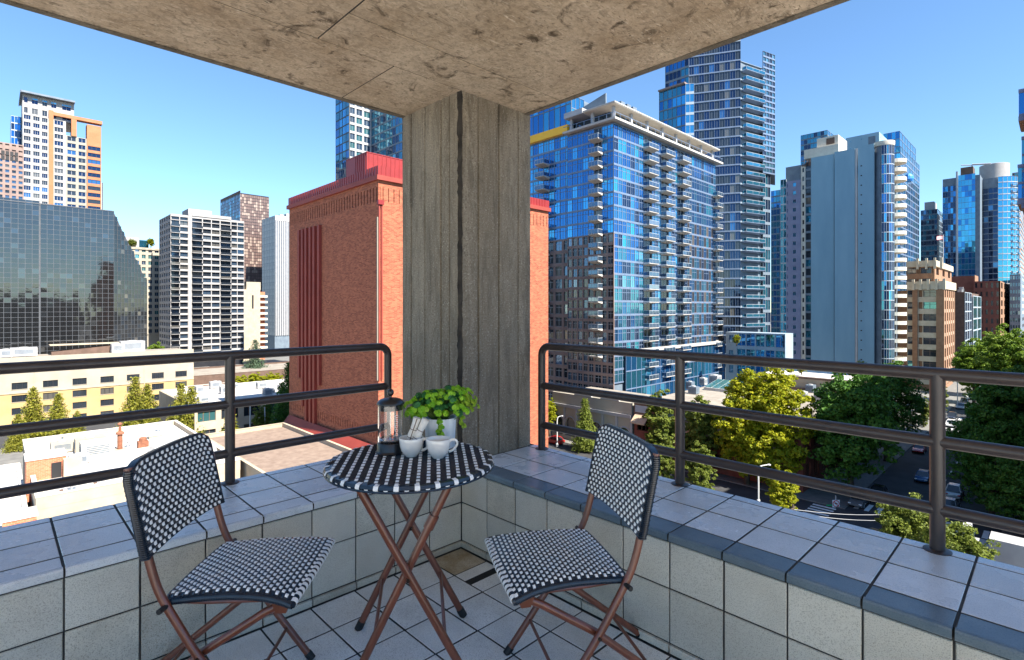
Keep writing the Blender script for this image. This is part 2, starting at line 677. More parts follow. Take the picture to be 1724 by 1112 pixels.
# ------------------------------------------------------------------ parapets with ledges
def parapet(side):
    left = side == 'left'
    label = ('tiled parapet with blue-grey ledge running left from the concrete pillar' if left
             else 'tiled parapet with blue-grey ledge running right from the concrete pillar')
    base = (XR - 1.5, YL + 0.3, ZF) if left else (XR + 0.3, YL - 1.5, ZF)
    root = thing('parapet_wall', base, label, 'parapet wall')
    core = MB()
    g = 0.0055
    if left:
        core.box(-1.4, YL + g, ZF - 0.6, XO - 0.006, YO - 0.006, ZL - 0.0013)
    else:
        core.box(XR + g, -1.4, ZF - 0.6, XO - 0.006, YL + g - 0.0005, ZL - 0.0017)
    core.build('wall_core', 'grout', root)
    N_ = 15
    z1 = CAM_Z - 1.074
    z2 = CAM_Z - 1.282
    rows = [(z1, ZL - 0.036, 'wall_tile'), (z2, z1, 'wall_tile'), (ZF, z2, 'wall_tile')]
    meshes = [tile_mesh('tile', T - J, (b - a) - J, m, t=0.008 if k < 2 else 0.016) for k, (a, b, m) in enumerate(rows)]
    worn = [tile_mesh('tile', T - J, (b - a) - J, 'wall_tile_worn', t=0.008 if k < 2 else 0.016) for k, (a, b, m) in enumerate(rows)]
    strips = [(0.0, 0.105, 'trim_tile'), (0.105, 0.315, 'ledge_tile'), (0.315, 0.527, 'ledge_tile'), (0.527, XO - XR - 0.001, 'ledge_tile')]
    if left:
        strips[0] = (0.0, 0.105, 'ledge_tile')
    smesh = [tile_mesh('ledge_tile', T - J, (b - a) - 0.009, m) for a, b, m in strips]
    nose = MB()
    prof = [(0.0, -0.030), (-0.010, -0.030), (-0.0125, -0.026), (-0.0125, -0.008), (-0.009, -0.0015), (-0.002, 0.0005), (0.006, 0.0)]
    for (p, q) in zip(prof[:-1], prof[1:]):
        h = (T - J) / 2
        nose.add([(-h, p[0], p[1]), (h, p[0], p[1]), (h, q[0], q[1]), (-h, q[0], q[1])], [(0, 1, 2, 3)])
    nose_me = nose.mesh('ledge_nosing', 'trim_tile' if not left else 'ledge_tile', smooth=True)
    bl = root_loc(root)
    for n in range(N_):
        s = (n + 0.5) * T
        for k, (a, b, m) in enumerate(rows):
            zc = (a + b) / 2
            if left:
                loc = (XR - s, YL + 0.008, zc)
                rot = (math.radians(90), 0, 0)
            else:
                loc = (XR + 0.008, YL - s, zc)
                rot = (math.radians(90), 0, math.radians(-90))
            inst('tile', (worn if TILE_R.random() < (0.12, 0.22, 0.5)[k] else meshes)[k], root, Vector(loc) - bl + Vector((jit(0.0008), jit(0.0008), jit(0.0006))), (rot[0] + jit(0.003), jit(0.003), rot[2] + jit(0.003)))
        for k, (a, b, m) in enumerate(strips):
            c = (a + b) / 2
            if left:
                loc = (XR - s, YL + c, ZL - 0.008)
                rz = 0
            else:
                loc = (XR + c, YL - s, ZL - 0.008)
                rz = math.radians(-90)
            inst('ledge_tile', smesh[k], root, Vector(loc) - bl + Vector((0, 0, jit(0.0005))), (jit(0.003), jit(0.003), rz + jit(0.002)))
        if left:
            inst('ledge_nosing', nose_me, root, Vector((XR - s, YL, ZL)) - bl)
        else:
            inst('ledge_nosing', nose_me, root, Vector((XR, YL - s, ZL)) - bl, (0, 0, math.radians(-90)))
    if not left:                              # ledge corner under and in front of the pillar
        big = tile_mesh('ledge_tile', XO - XR - 0.01, 0.07, 'ledge_tile')
    return root


parapet('left')
parapet('right')

# ------------------------------------------------------------------ corner pillar, board marked
PX0, PX1, PY0, PY1 = XR - 0.003, 2.405, YL + 0.003, 2.887
pil = thing('concrete_pillar', ((PX0 + PX1) / 2, (PY0 + PY1) / 2, ZL), 'board-marked grey concrete corner pillar standing on the tiled ledge', 'pillar')
pc = MB()
pc.box(PX0 + 0.014, PY0 + 0.014, ZL - 0.01, PX1 - 0.003, PY1 - 0.003, ZC + 0.02)
pc.build('core', 'pillar_joint', pil)


def board(axis, a, b, out):
    """one board impression: a strip with chamfered, slightly wavy edges"""
    m = MB()
    n = 22
    rows = []
    ra = random.Random(int(a * 1000))
    for i in range(n + 1):
        z = ZL + 0.001 + (ZC - ZL + 0.006) * i / n
        e0 = a + 0.002 + ra.uniform(-0.0012, 0.0012)
        e1 = b - 0.002 + ra.uniform(-0.0012, 0.0012)
        rows.append([(e0 - 0.0005, 0.015), (e0 + 0.0035, out), (0.5 * (e0 + e1), out - 0.0012), (e1 - 0.0035, out), (e1 + 0.0005, 0.015), z])
    vs, fs = [], []
    for r in rows:
        z = r[5]
        for (u, v) in r[:5]:
            vs.append((u, PY0 + v, z) if axis == 'x' else (PX0 + v, u, z))
    for i in range(n):
        for k in range(4):
            f = (i * 5 + k, i * 5 + k + 1, (i + 1) * 5 + k + 1, (i + 1) * 5 + k)
            fs.append(f if axis == 'x' else f[::-1])
    m.add(vs, fs)
    o = m.build('concrete_board_strip', 'pillar_concrete', pil, smooth=True)


xs = [PX0 + 0.012, 1.976, 2.133, 2.293, PX1]
outs = [0.004, 0.001, 0.0, 0.002, -0.001, 0.001, 0.0]
for i in range(len(xs) - 1):
    board('x', xs[i], xs[i + 1], outs[i])
ys = [PY0 + 0.022, 2.404, 2.483, 2.641, 2.788, PY1]
for i in range(len(ys) - 1):
    board('y', ys[i], ys[i + 1], outs[(i + 2) % 7] + 0.001)
# broken, tarred arris: a ragged dark bead down the near corner
ar = MB()
ra = random.Random(3)
prev = []
nseg = 70
vs, fs = [], []
for i in range(nseg + 1):
    z = ZL + 0.002 + (ZC - ZL) * i / nseg
    w1 = 0.009 + ra.uniform(-0.003, 0.006)
    w2 = 0.024 + ra.uniform(-0.006, 0.010)
    d_ = 0.004 + ra.uniform(-0.003, 0.004)
    vs += [(PX0 + w1, PY0 - 0.001, z), (PX0 + 0.004 + d_, PY0 + 0.004 + d_, z), (PX0 - 0.001, PY0 + w2, z)]
for i in range(nseg):
    for k in range(2):
        fs.append((i * 3 + k + 1, i * 3 + k, (i + 1) * 3 + k, (i + 1) * 3 + k + 1))
ar.add(vs, fs)
ar.build('arris_stain', 'pillar_joint', pil)

# ------------------------------------------------------------------ slab overhead
SX, SY = 2.378, 2.883
cs = MB()
cs.box(-1.5, -2.0, ZC + 0.0035, SX, SY, ZC + 0.22)  # back edges, out of view, stop short to let light in
ceil = cs.build('balcony_ceiling', 'pillar_joint', None, label='weathered tan concrete slab over the balcony', kind='structure')
g = 0.007


def panel(x0, y0, x1, y1, dz=0.0):
    m = MB()
    z = ZC + dz
    b = 0.002
    m.add([(x0, y0, z + 0.004), (x1, y0, z + 0.004), (x1, y1, z + 0.004), (x0, y1, z + 0.004),
           (x0 + b, y0 + b, z), (x1 - b, y0 + b, z), (x1 - b, y1 - b, z), (x0 + b, y1 - b, z)],
          [(7, 6, 5, 4), (0, 1, 5, 4), (1, 2, 6, 5), (2, 3, 7, 6), (3, 0, 4, 7)])
    m.build('ceiling_panel', 'soffit_concrete', ceil)


panel(-1.5, 2.30 + g, 1.43 - g, SY - 0.03)
panel(1.43, 2.30 + g, SX - 0.03, SY - 0.03, 0.001)
panel(-1.5, -2.0, 1.04 - g, 2.30, 0.0005)
panel(1.04, -2.0, SX - 0.03, 2.02 - 0.005, 0.001)
panel(1.04, 2.02, SX - 0.03, 2.30, 0.0)
lip = MB()
lip.box(-1.5, SY - 0.03, ZC - 0.006, SX - 0.03, SY + 0.001, ZC + 0.05)
lip.box(SX - 0.03, -2.0, ZC - 0.0062, SX + 0.001, SY + 0.0012, ZC + 0.0502)
lip.build('drip_edge', 'edge_concrete', ceil)
up = MB()  # unseen overhang, widened outward to keep the sun off rail and ledge
up.box(-1.5, SY - 0.3, ZC + 0.165, SX + 0.27, SY + 0.13, ZC + 1.0)
up.box(SX - 0.3, -2.0, ZC + 0.1652, SX + 0.2702, SY - 0.3, ZC + 1.0002)
up.build('sun_block_above', 'edge_concrete', ceil)


# ------------------------------------------------------------------ guard railings
def arc(p_in, corner, p_out, r, n=6):
    a = (Vector(p_in) - Vector(corner)).normalized()
    b = (Vector(p_out) - Vector(corner)).normalized()
    c = Vector(corner) + (a + b) * r
    out = []
    for i in range(n + 1):
        t = math.pi / 2 * i / n
        out.append(tuple(c - b * r * math.cos(t) - a * r * math.sin(t)))
    return out


def railing(side):
    left = side == 'left'
    ZR = [CAM_Z - 0.235, CAM_Z - 0.474, CAM_Z - 0.713]
    r = 0.0225
    if left:
        P = lambda s, z: (s, 2.83, z)
        e, far = 1.709, -1.6
        posts = [0.83, -0.07, -0.97]
    else:
        P = lambda s, z: (2.39, s, z)
        e, far = 2.195, -1.6
        posts = [1.285, 0.30, -0.70]
    root = thing('guard_railing', P(posts[0], ZL), 'dark brown three-rail pipe railing on the %s ledge' % ('left' if left else 'right'), 'railing')
    m = MB()
    m.tube([P(far, ZR[0])] + [P(x, ZR[0]) for x in posts[::-1]] + arc(P(far, ZR[0]), P(e, ZR[0]), P(e, ZL), 0.055)
           + [P(e, ZL + 0.3), P(e, ZL)], r, 16)
    m.build('top_rail', 'rail_metal', root, smooth=True)
    for z in ZR[1:]:
        m = MB()
        m.tube([P(far, z), P(0.4, z), P(e, z)], r * 0.96, 14)
        m.build('rail', 'rail_metal', root, smooth=True)
    for s in posts:
        m = MB()
        m.tube([P(s, ZL - 0.002), P(s, ZL + 0.2), P(s, ZR[0])], r * 1.02, 16)
        o = m.build('post', 'rail_metal', root, smooth=True)
        c = MB()
        c.lathe([(0.042, 0.0), (0.042, 0.003), (0.036, 0.006), (0.027, 0.008)], 20, P(s, ZL))
        for z in ZR[1:]:
            pass
        c.build('collar', 'rail_metal', o, smooth=True)
    c = MB()
    c.lathe([(0.040, 0.0), (0.040, 0.003), (0.034, 0.006), (0.026, 0.008)], 20, P(e, ZL))
    c.build('collar', 'rail_metal', root, smooth=True)
    # pale silicone bead round the post feet
    return root


railing('left')
railing('right')

# ------------------------------------------------------------------ bistro furniture
nmat('brown_tube', (0.125, 0.033, 0.015), (0.185, 0.052, 0.025), scale=14, rough=0.34, spec=0.6, stretch=(1, 1, 0.3), bump=0.08, bscale=60, coat=0.25)
nmat('rubber', (0.012, 0.012, 0.013), rough=0.55)
nmat('black_weave', (0.008, 0.015, 0.028), (0.016, 0.028, 0.045), scale=40, rough=0.26, spec=0.55)  # black strands with a bluish sky reflection put into the colour
nmat('white_weave', (0.84, 0.85, 0.85), (0.90, 0.90, 0.90), scale=50, rough=0.4)
nmat('bolt_metal', (0.05, 0.04, 0.035), rough=0.35, metal=0.8)


def weave(name_prefix, surf, umax, vmax, pu, pv, wu, wv, parent, inside=lambda u, v: True, lift=0.004, seed=0, strands=True, stag=True):
    """woven plastic: raised white patches and dark strands that follow a surface surf(u,v)->(point, normal)"""
    ra = random.Random(seed)
    m = MB()
    nv = int(vmax / pv)
    nu = int(umax / pu) + 1
    for j in range(nv):
        v = (j + 0.5) * pv
        for i in range(nu + 1):
            u = (i + (0.5 if (j % 2 and stag) else 0.0)) * pu
            if u < wu * 0.5 or u > umax - wu * 0.5 or not inside(u, v):
                continue
            a, b = wu / 2 * ra.uniform(0.92, 1.06), wv / 2 * ra.uniform(0.92, 1.06)
            k = 0.55
            vs = []
            for (du, dv, h) in ((-a, -b, 0.0005), (a, -b, 0.0005), (a, b, 0.0005), (-a, b, 0.0005),
                                (-a * k, -b * 0.9, 1), (a * k, -b * 0.9, 1), (a * k, b * 0.9, 1), (-a * k, b * 0.9, 1)):
                p, nn = surf(u + du, v + dv)
                vs.append(tuple(p + nn * (lift if h == 1 else h)))
            m.add(vs, [(4, 5, 6, 7), (0, 1, 5, 4), (1, 2, 6, 5), (2, 3, 7, 6), (3, 0, 4, 7)])
    m.build('white_strands', 'white_weave', parent, kind='stuff')
    if strands:
        s = MB()
        step = pv
        n = int(vmax / step)
        for j in range(n + 1):
            v = min(j * step + step * 0.0, vmax)
            K = 16
            vs, fs = [], []
            hw = step * 0.40
            for i in range(K + 1):
                u = umax * i / K
                for dv, h in ((-hw, 0.0), (0, lift * 0.62), (hw, 0.0)):
                    vv = min(max(v + dv, 0), vmax)
                    p, nn = surf(u, vv)
                    vs.append(tuple(p + nn * (h + 0.0004)))
            for i in range(K):
                for k in range(2):
                    fs.append((i * 3 + k, (i + 1) * 3 + k, (i + 1) * 3 + k + 1, i * 3 + k + 1))
            s.add(vs, fs)
        s.build('dark_strands', 'black_weave', parent, kind='stuff')


def pad_mesh(surf, umax, vmax, th, nu=20, nv=14):
    """closed sheet that follows surf, th thick behind it"""
    m = MB()
    vs, fs = [], []
    for s in (0, 1):
        for j in range(nv + 1):
            for i in range(nu + 1):
                p, n = surf(umax * i / nu, vmax * j / nv)
                vs.append(tuple(p - n * (th * s)))
    q = (nu + 1) * (nv + 1)
    I = lambda s, i, j: s * q + j * (nu + 1) + i
    for j in range(nv):
        for i in range(nu):
            fs.append((I(0, i, j), I(0, i + 1, j), I(0, i + 1, j + 1), I(0, i, j + 1)))
            fs.append((I(1, i, j + 1), I(1, i + 1, j + 1), I(1, i + 1, j), I(1, i, j)))
    for i in range(nu):
        fs.append((I(1, i, 0), I(1, i + 1, 0), I(0, i + 1, 0), I(0, i, 0)))
        fs.append((I(0, i, nv), I(0, i + 1, nv), I(1, i + 1, nv), I(1, i, nv)))
    for j in range(nv):
        fs.append((I(0, 0, j), I(0, 0, j + 1), I(1, 0, j + 1), I(1, 0, j)))
        fs.append((I(1, nu, j), I(1, nu, j + 1), I(0, nu, j + 1), I(0, nu, j)))
    m.add(vs, fs)
    return m


def wraps(path, normal_fn, r, n, mat, parent, name, every=1, phase=0, wfrac=0.5):
    """short bands wrapped round a rim that follows path(t), t in 0..1"""
    m = MB()
    for i in range(n):
        if (i + phase) % every:
            continue
        t0, t1 = (i + 0.5 - wfrac / 2) / n, (i + 0.5 + wfrac / 2) / n
        m.tube([path(t0), path(0.5 * (t0 + t1)), path(t1)], r, 10, caps=True)
    return m.build(name, mat, parent, kind='stuff', smooth=True)


def smooth_path(pts, n=5):
    out = []
    P = [Vector(p) for p in pts]
    for i in range(len(P) - 1):
        p0, p1, p2, p3 = P[max(i - 1, 0)], P[i], P[i + 1], P[min(i + 2, len(P) - 1)]
        for k in range(n):
            t = k / n
            out.append(0.5 * ((2 * p1) + (-p0 + p2) * t + (2 * p0 - 5 * p1 + 4 * p2 - p3) * t * t + (-p0 + 3 * p1 - 3 * p2 + p3) * t ** 3))
    out.append(P[-1])
    return [tuple(p) for p in out]


def make_chair(loc, rz, label):
    """x forward, y left, origin on the floor under the rear edge of the seat"""
    root = thing('bistro_chair', loc, label, 'chair', 'woven bistro chairs')
    root.rotation_euler = (0, 0, 0)

    def B(mb, name, mat, parent=root, smooth=True, kind=None):
        me = mb.mesh(name, mat, smooth=smooth)
        if smooth:
            auto_smooth(me)
        o = bpy.data.objects.new(name, me)
        COL.objects.link(o)
        o.parent = parent
        if kind:
            o['kind'] = kind
        return o
    HW = 0.205
    prof = [(0.285, 0.0), (0.185, 0.135), (0.083, 0.28), (0.025, 0.376), (-0.033, 0.483), (-0.068, 0.609), (-0.093, 0.73), (-0.118, 0.845)]
    for s in (-1, 1):
        m = MB()
        m.tube(smooth_path([(x, s * HW, z) for x, z in prof], 5), 0.0125, 10)
        up_ = B(m, 'upright', 'brown_tube')
        m = MB()
        d = Vector((prof[1][0] - prof[0][0], 0, prof[1][1] - prof[0][1])).normalized()
        a = Vector((prof[0][0], s * HW, 0.0))
        m.tube([tuple(a - d * 0.002), tuple(a + d * 0.028)], 0.0145, 10)
        B(m, 'foot_cap', 'rubber', up_)
        m = MB()
        y = s * (HW - 0.027)
        m.tube([(0.315, y, 0.418), (0.264, y, 0.393), (0.083, y, 0.28), (-0.27, y, 0.0)], 0.0125, 10)
        lg = B(m, 'rear_leg', 'brown_tube')
        m = MB()
        d = Vector((0.353, 0, 0.28)).normalized()
        a = Vector((-0.27, y, 0.0))
        m.tube([tuple(a), tuple(a + d * 0.03)], 0.0145, 10)
        B(m, 'foot_cap', 'rubber', lg)
        m = MB()                              # pivot bolt
        m.tube([(0.083, s * (HW + 0.016), 0.28), (0.083, s * (HW - 0.044), 0.28)], 0.006, 8)
        B(m, 'bolt', 'bolt_metal')
        m = MB()                              # seat bracket
        m.add([(0.285, y - 0.014, 0.432), (0.345, y - 0.014, 0.432), (0.33, y - 0.014, 0.395), (0.30, y - 0.014, 0.395),
               (0.285, y + 0.014, 0.432), (0.345, y + 0.014, 0.432), (0.33, y + 0.014, 0.395), (0.30, y + 0.014, 0.395)],
              [(0, 1, 2, 3), (7, 6, 5, 4), (0, 4, 5, 1), (1, 5, 6, 2), (2, 6, 7, 3), (3, 7, 4, 0)])
        B(m, 'bracket', 'brown_tube', smooth=False)
        m = MB()
        m.tube([(-0.004, s * (HW - 0.02), 0.437), (-0.012, s * (HW + 0.036), 0.437)], 0.008, 8)
        B(m, 'seat_pin', 'rubber')
        m = MB()                              # seat side bar
        m.tube([(-0.01, s * (HW - 0.03), 0.435), (0.10, s * (HW - 0.03), 0.43), (0.33, s * (HW - 0.024), 0.434)], 0.008, 8)
        B(m, 'seat_bar', 'brown_tube')
    m = MB()
    m.tube([(0.195, -HW, 0.12), (0.195, HW, 0.12)], 0.006, 8)
    B(m, 'stretcher', 'brown_tube')
    m = MB()
    m.tube([(-0.13, -HW + 0.027, 0.11), (-0.13, HW - 0.027, 0.11)], 0.006, 8)
    B(m, 'stretcher', 'brown_tube')
    m = MB()
    m.tube([(0.305, -HW + 0.027, 0.414), (0.305, HW - 0.027, 0.414)], 0.007, 8)
    B(m, 'crossbar', 'brown_tube')

    # seat: u from right to left, v from back to front; waisted sides, shallow dish
    SL = 0.375

    def seat_s(u, v):
        t = v / SL
        hw = 0.186 + 0.024 * (2 * t - 1) ** 2 * (1 if t > 0.5 else 0.1) + 0.008 * t
        s = u / 0.42 * 2 - 1
        z = 0.454 + 0.014 * math.sin(math.pi * t) * (1 - 0.2 * s * s) - 0.016 * max(0, t - 0.8) ** 2 * 25 * 0.5 - 0.02 * max(0, abs(s) - 0.9) ** 2 * 30
        return Vector((-0.018 + v + 0.012 * (1 - s * s) * (t - 0.5), s * hw, z)), Vector((0, 0, 1))
    st = B(pad_mesh(seat_s, 0.42, SL, 0.020), 'seat', 'black_weave')

    def Wv(parent, *a, **k):
        kids0 = set(o.name for o in bpy.data.objects)
        weave('x', *a, parent=parent, **k)
    weave('seat', seat_s, 0.42, SL, 0.0275, 0.0150, 0.0140, 0.0088, st, seed=2)
    # rim of the seat
    rim = []
    K = 14
    for i in range(K):
        rim.append(seat_s(0.42 * i / K, SL))
    for i in range(K):
        rim.append(seat_s(0.42, SL * (1 - i / K)))
    for i in range(K):
        rim.append(seat_s(0.42 * (1 - i / K), 0))
    for i in range(K + 1):
        rim.append(seat_s(0, SL * i / K))
    rp = [tuple(p - n * 0.008) for p, n in rim]
    m = MB()
    m.tube(rp, 0.0105, 10)
    B(m, 'rim', 'black_weave', st)

    def rp_at(t):
        x = t * (len(rp) - 1)
        i = min(int(x), len(rp) - 2)
        return tuple(Vector(rp[i]).lerp(Vector(rp[i + 1]), x - i))
    m = MB()
    for i in range(16):
        t0 = (i + 0.25) / 16 * 0.25
        m.tube([rp_at(t0), rp_at(t0 + 0.004), rp_at(t0 + 0.008)], 0.0118, 10)
    B(m, 'white_wraps', 'white_weave', st, kind='stuff')
    m = MB()
    for i in range(150):
        t0 = 0.25 + 0.25 * (i + 0.5) / 75 if i < 75 else 0.75 + 0.25 * (i - 74.5) / 75
        if t0 > 0.995:
            continue
        m.tube([rp_at(t0 - 0.0008), rp_at(t0 + 0.0008)], 0.0117, 8)
    B(m, 'dark_wraps', 'black_weave', st, kind='stuff')

    # backrest, wrapped between the uprights: u right to left, v bottom to top
    BH = 0.262

    def back_s(u, v):
        s = u / 0.44 * 2 - 1
        t = v / BH
        zlow = 0.587 + 0.010 * (1 - s * s)
        ztop = 0.862 - 0.022 * max(0, abs(s) - 0.72) ** 2 * 12 + 0.004 * (1 - s * s)
        z = zlow + (ztop - zlow) * t
        x = np.interp(z, [0.483, 0.609, 0.73, 0.845, 0.9], [-0.033, -0.068, -0.093, -0.118, -0.13])
        x = float(x) + 0.016 - 0.006 * (1 - s * s)
        hw = 0.226 - 0.02 * max(0, t - 0.85) ** 2 * 30
        return Vector((x, s * hw, z)), Vector((0.97, 0, 0.24))
    bk = B(pad_mesh(back_s, 0.44, BH, 0.025), 'backrest', 'black_weave')
    weave('back', back_s, 0.44, BH, 0.0275, 0.0150, 0.0115, 0.0108, bk, seed=4)

    def back_r(u, v):
        p, n = back_s(0.44 - u, v)
        return p - n * 0.025, -n
    weave('back', back_r, 0.44, BH, 0.0275, 0.0150, 0.0115, 0.0108, bk, seed=6)
    m = MB()
    for s in (-1, 1):
        for i in range(44):
            v = BH * (i + 0.5) / 44
            p, n = back_s(0.22 + s * 0.22, v)
            p = p - n * 0.0125
            m.tube([tuple(p + Vector((0.002, 0, -0.0022))), tuple(p + Vector((0.002, 0, 0.0022)))], 0.0138, 10)
    B(m, 'dark_wraps', 'black_weave', bk, kind='stuff')
    root.rotation_euler = (0, 0, rz)
    return root


def plan_angle(lat, d):
    v = LD(lat, d)
    return math.atan2(v[1], v[0])


def chair_at(clat, cd, flat, fd, label):
    n = math.hypot(flat, fd)
    flat, fd = flat / n, fd / n
    blat, bd = clat - flat * 0.172, cd - fd * 0.172
    x, y = LD(blat, bd)
    # the weave helper builds in the parent's frame, so build at the origin and then move
    c = make_chair((0, 0, 0), 0.0, label)
    c.location = (x, y, ZF)
    c.rotation_euler = (0, 0, plan_angle(flat, fd))
    return c


chair_at(-0.852, 1.79, 0.995, 0.06, 'woven black and white folding chair with its back to the left railing')
chair_at(0.137, 1.857, -0.972, -0.235, 'woven black and white folding chair in front of the right parapet')

# table
TX, TY = W(692, 2.02)
TZ = 0.742
tb = thing('bistro_table', (0, 0, 0), 'round folding bistro table with woven black and white top', 'table')


def BT(mb, name, mat, parent=tb, smooth=True, kind=None):
    return mb.build(name, mat, parent, smooth=smooth, kind=kind)


R_T = 0.312
m = MB()
m.lathe([(0.0, TZ - 0.022), (R_T - 0.006, TZ - 0.022), (R_T, TZ - 0.012), (R_T - 0.004, TZ - 0.002), (R_T - 0.02, TZ), (0.0, TZ)], 72)
top = BT(m, 'tabletop', 'black_weave')
fa = math.radians(54)                         # direction of the white columns in plan


def top_s(u, v):
    return Vector((u - 0.32, v - 0.32, TZ)), Vector((0, 0, 1))


m = MB()
ra = random.Random(8)
pu, pv = 0.034, 0.034
nn = int(0.7 / pu)
for i in range(-nn, nn + 1):
    for j in range(-40, 41):
        u, v = i * pu, j * pv + (0.5 * pv if i % 2 else 0)
        if math.hypot(u, v) > R_T - 0.016:
            continue
        a, b = 0.0060 * ra.uniform(0.9, 1.12), 0.0094 * ra.uniform(0.86, 1.1)
        vs = []
        for du, dv, h in ((-a, -b, 0.0004), (a, -b, 0.0004), (a, b, 0.0004), (-a, b, 0.0004), (-a * .8, -b * .7, .0028), (a * .8, -b * .7, .0028), (a * .8, b * .7, .0028), (-a * .8, b * .7, .0028)):
            vs.append((u + du, v + dv, TZ + h))
        m.add(vs, [(4, 5, 6, 7), (0, 1, 5, 4), (1, 2, 6, 5), (2, 3, 7, 6), (3, 0, 4, 7)])
BT(m, 'white_strands', 'white_weave', top, smooth=False, kind='stuff')
m = MB()
for i in range(-46, 47):
    v = i * 0.0072
    L_ = math.sqrt(max(0, (R_T - 0.012) ** 2 - v * v))
    if L_ < 0.03:
        continue
    # slanted dark strands between the columns
    for k in range(-nn, nn):
        u0, u1 = k * pu + 0.0072, (k + 1) * pu - 0.0072
        if max(abs(u0), abs(u1)) > L_:
            continue
        v0, v1 = v - 0.004, v + 0.004
        m.add([(u0, v0 - 0.0028, TZ + 0.0002), (u1, v1 - 0.0028, TZ + 0.0002), (u1, v1, TZ + 0.0022), (u0, v0, TZ + 0.0022), (u1, v1 + 0.0028, TZ + 0.0002), (u0, v0 + 0.0028, TZ + 0.0002)],
              [(0, 1, 2, 3), (3, 2, 4, 5)])
BT(m, 'dark_strands', 'black_weave', top, smooth=False, kind='stuff')
m = MB()
NW = 58
for i in range(NW):
    a = 2 * math.pi * (i + 0.5) / NW
    da = 0.027 if i % 2 == 0 else 0.022
    rr = [(R_T - 0.020, TZ + 0.0018), (R_T - 0.003, TZ - 0.0005), (R_T + 0.0025, TZ - 0.011), (R_T - 0.004, TZ - 0.0235)] if i % 2 == 0 else \
         [(R_T + 0.0015, TZ - 0.012), (R_T - 0.002, TZ - 0.022), (R_T - 0.012, TZ - 0.0245)]
    vs, fs = [], []
    for r, z in rr:
        for s in (-1, 0, 1):
            vs.append(((r + (0.0012 if s == 0 else 0)) * math.cos(a + s * da), (r + (0.0012 if s == 0 else 0)) * math.sin(a + s * da), z))
    for j in range(len(rr) - 1):
        for k in range(2):
            fs.append((j * 3 + k + 1, j * 3 + k, (j + 1) * 3 + k, (j + 1) * 3 + k + 1))
    m.add(vs, fs)
BT(m, 'white_wraps', 'white_weave', top, kind='stuff')
m = MB()
ring = [((R_T - 0.001) * math.cos(2 * math.pi * k / 72), (R_T - 0.001) * math.sin(2 * math.pi * k / 72), TZ - 0.0195) for k in range(73)]
m.tube(ring, 0.0048, 8, caps=False)
BT(m, 'rim', 'black_weave', top)
# two X frames; local x is along the frames, local y from the near to the far frame
tang = math.radians(-34.6)
ux, uy = math.cos(tang), math.sin(tang)
vx, vy = -math.sin(tang), math.cos(tang)
LT = lambda a, b, z: (a * ux + b * vx, a * uy + b * vy, z)
for b, lab in ((-0.212, 0), (0.212, 1)):
    off = 0.011 if lab == 0 else -0.011
    legs = [((-0.165, 0.717), (0.217, 0.0), b - off), ((0.14, 0.717), (-0.217, 0.0), b + off)]
    for (p, q, bb) in legs:
        m = MB()
        a0, a1 = Vector(LT(p[0], bb, p[1])), Vector(LT(q[0], bb, q[1]))
        m.tube([tuple(a0), tuple(a0.lerp(a1, 0.5)), tuple(a1)], 0.0142, 10)
        lg = BT(m, 'leg', 'brown_tube')
        m = MB()
        m.tube([tuple(a1), tuple(a1.lerp(a0, 0.045))], 0.0162, 10)
        BT(m, 'foot_cap', 'rubber', lg)
    m = MB()
    m.tube([LT(-0.005, b - 0.03, 0.402), LT(-0.005, b + 0.03, 0.402)], 0.0062, 8)
    BT(m, 'bolt', 'bolt_metal')
    # folding latch high on the right-hand leg
    m = MB()
    p0, p1 = Vector(LT(0.14, b + off, 0.717)), Vector(LT(-0.217, b + off, 0.0))
    c0, c1 = p0.lerp(p1, 0.16), p0.lerp(p1, 0.22)
    m.tube([tuple(c0), tuple(c1)], 0.0185, 10)
    BT(m, 'latch', 'brown_tube')
for a, z in ((-0.118, 0.2), (0.118, 0.196)):
    m = MB()
    m.tube([LT(a, -0.212, z), LT(a, 0.212, z)], 0.0065, 8)
    BT(m, 'stretcher', 'brown_tube')
m = MB()
m.tube([LT(-0.165, -0.23, 0.712), LT(-0.165, 0.23, 0.712)], 0.009, 8)
m.tube([LT(0.14, -0.23, 0.712), LT(0.14, 0.23, 0.712)], 0.009, 8)
BT(m, 'top_bearer', 'brown_tube')
for ch in list(tb.children):                  # turn the woven top so that its columns run away from the camera
    if ch.name.startswith('tabletop'):
        ch.rotation_euler = (0, 0, fa - math.radians(90))
tb.location = (TX, TY, ZF)
ZT = ZF + TZ + 0.0028                         # surface things stand on

# ------------------------------------------------------------------ things on the table
m_, nt, N, L, P = _nt('press_glass')
P.inputs['Base Color'].default_value = (1, 1, 1, 1)
P.inputs['Roughness'].default_value = 0.0
P.inputs['IOR'].default_value = 1.45
P.inputs['Transmission Weight'].default_value = 1.0
MATS['press_glass'] = m_
nmat('press_plastic', (0.010, 0.011, 0.014), (0.016, 0.017, 0.02), scale=20, rough=0.28, spec=0.6)
nmat('chrome', (0.6, 0.58, 0.55), rough=0.2, metal=1.0)
nmat('porcelain', (0.84, 0.81, 0.76), (0.88, 0.85, 0.80), scale=8, rough=0.16, spec=0.6, coat=0.4)
nmat('linen', (0.78, 0.75, 0.69), (0.86, 0.83, 0.78), scale=30, rough=0.9, bump=0.5, bscale=500)
nmat('twine', (0.09, 0.06, 0.035), (0.16, 0.11, 0.07), scale=200, rough=0.9)
nmat('whitewash', (0.62, 0.66, 0.70), (0.84, 0.86, 0.88), scale=6, rough=0.6, stretch=(6, 6, 0.6), bump=0.4, bscale=30)
nmat('lettering_grey', (0.62, 0.62, 0.62), rough=0.6)
nmat('soil', (0.03, 0.02, 0.012), (0.06, 0.04, 0.025), scale=40, rough=0.95)


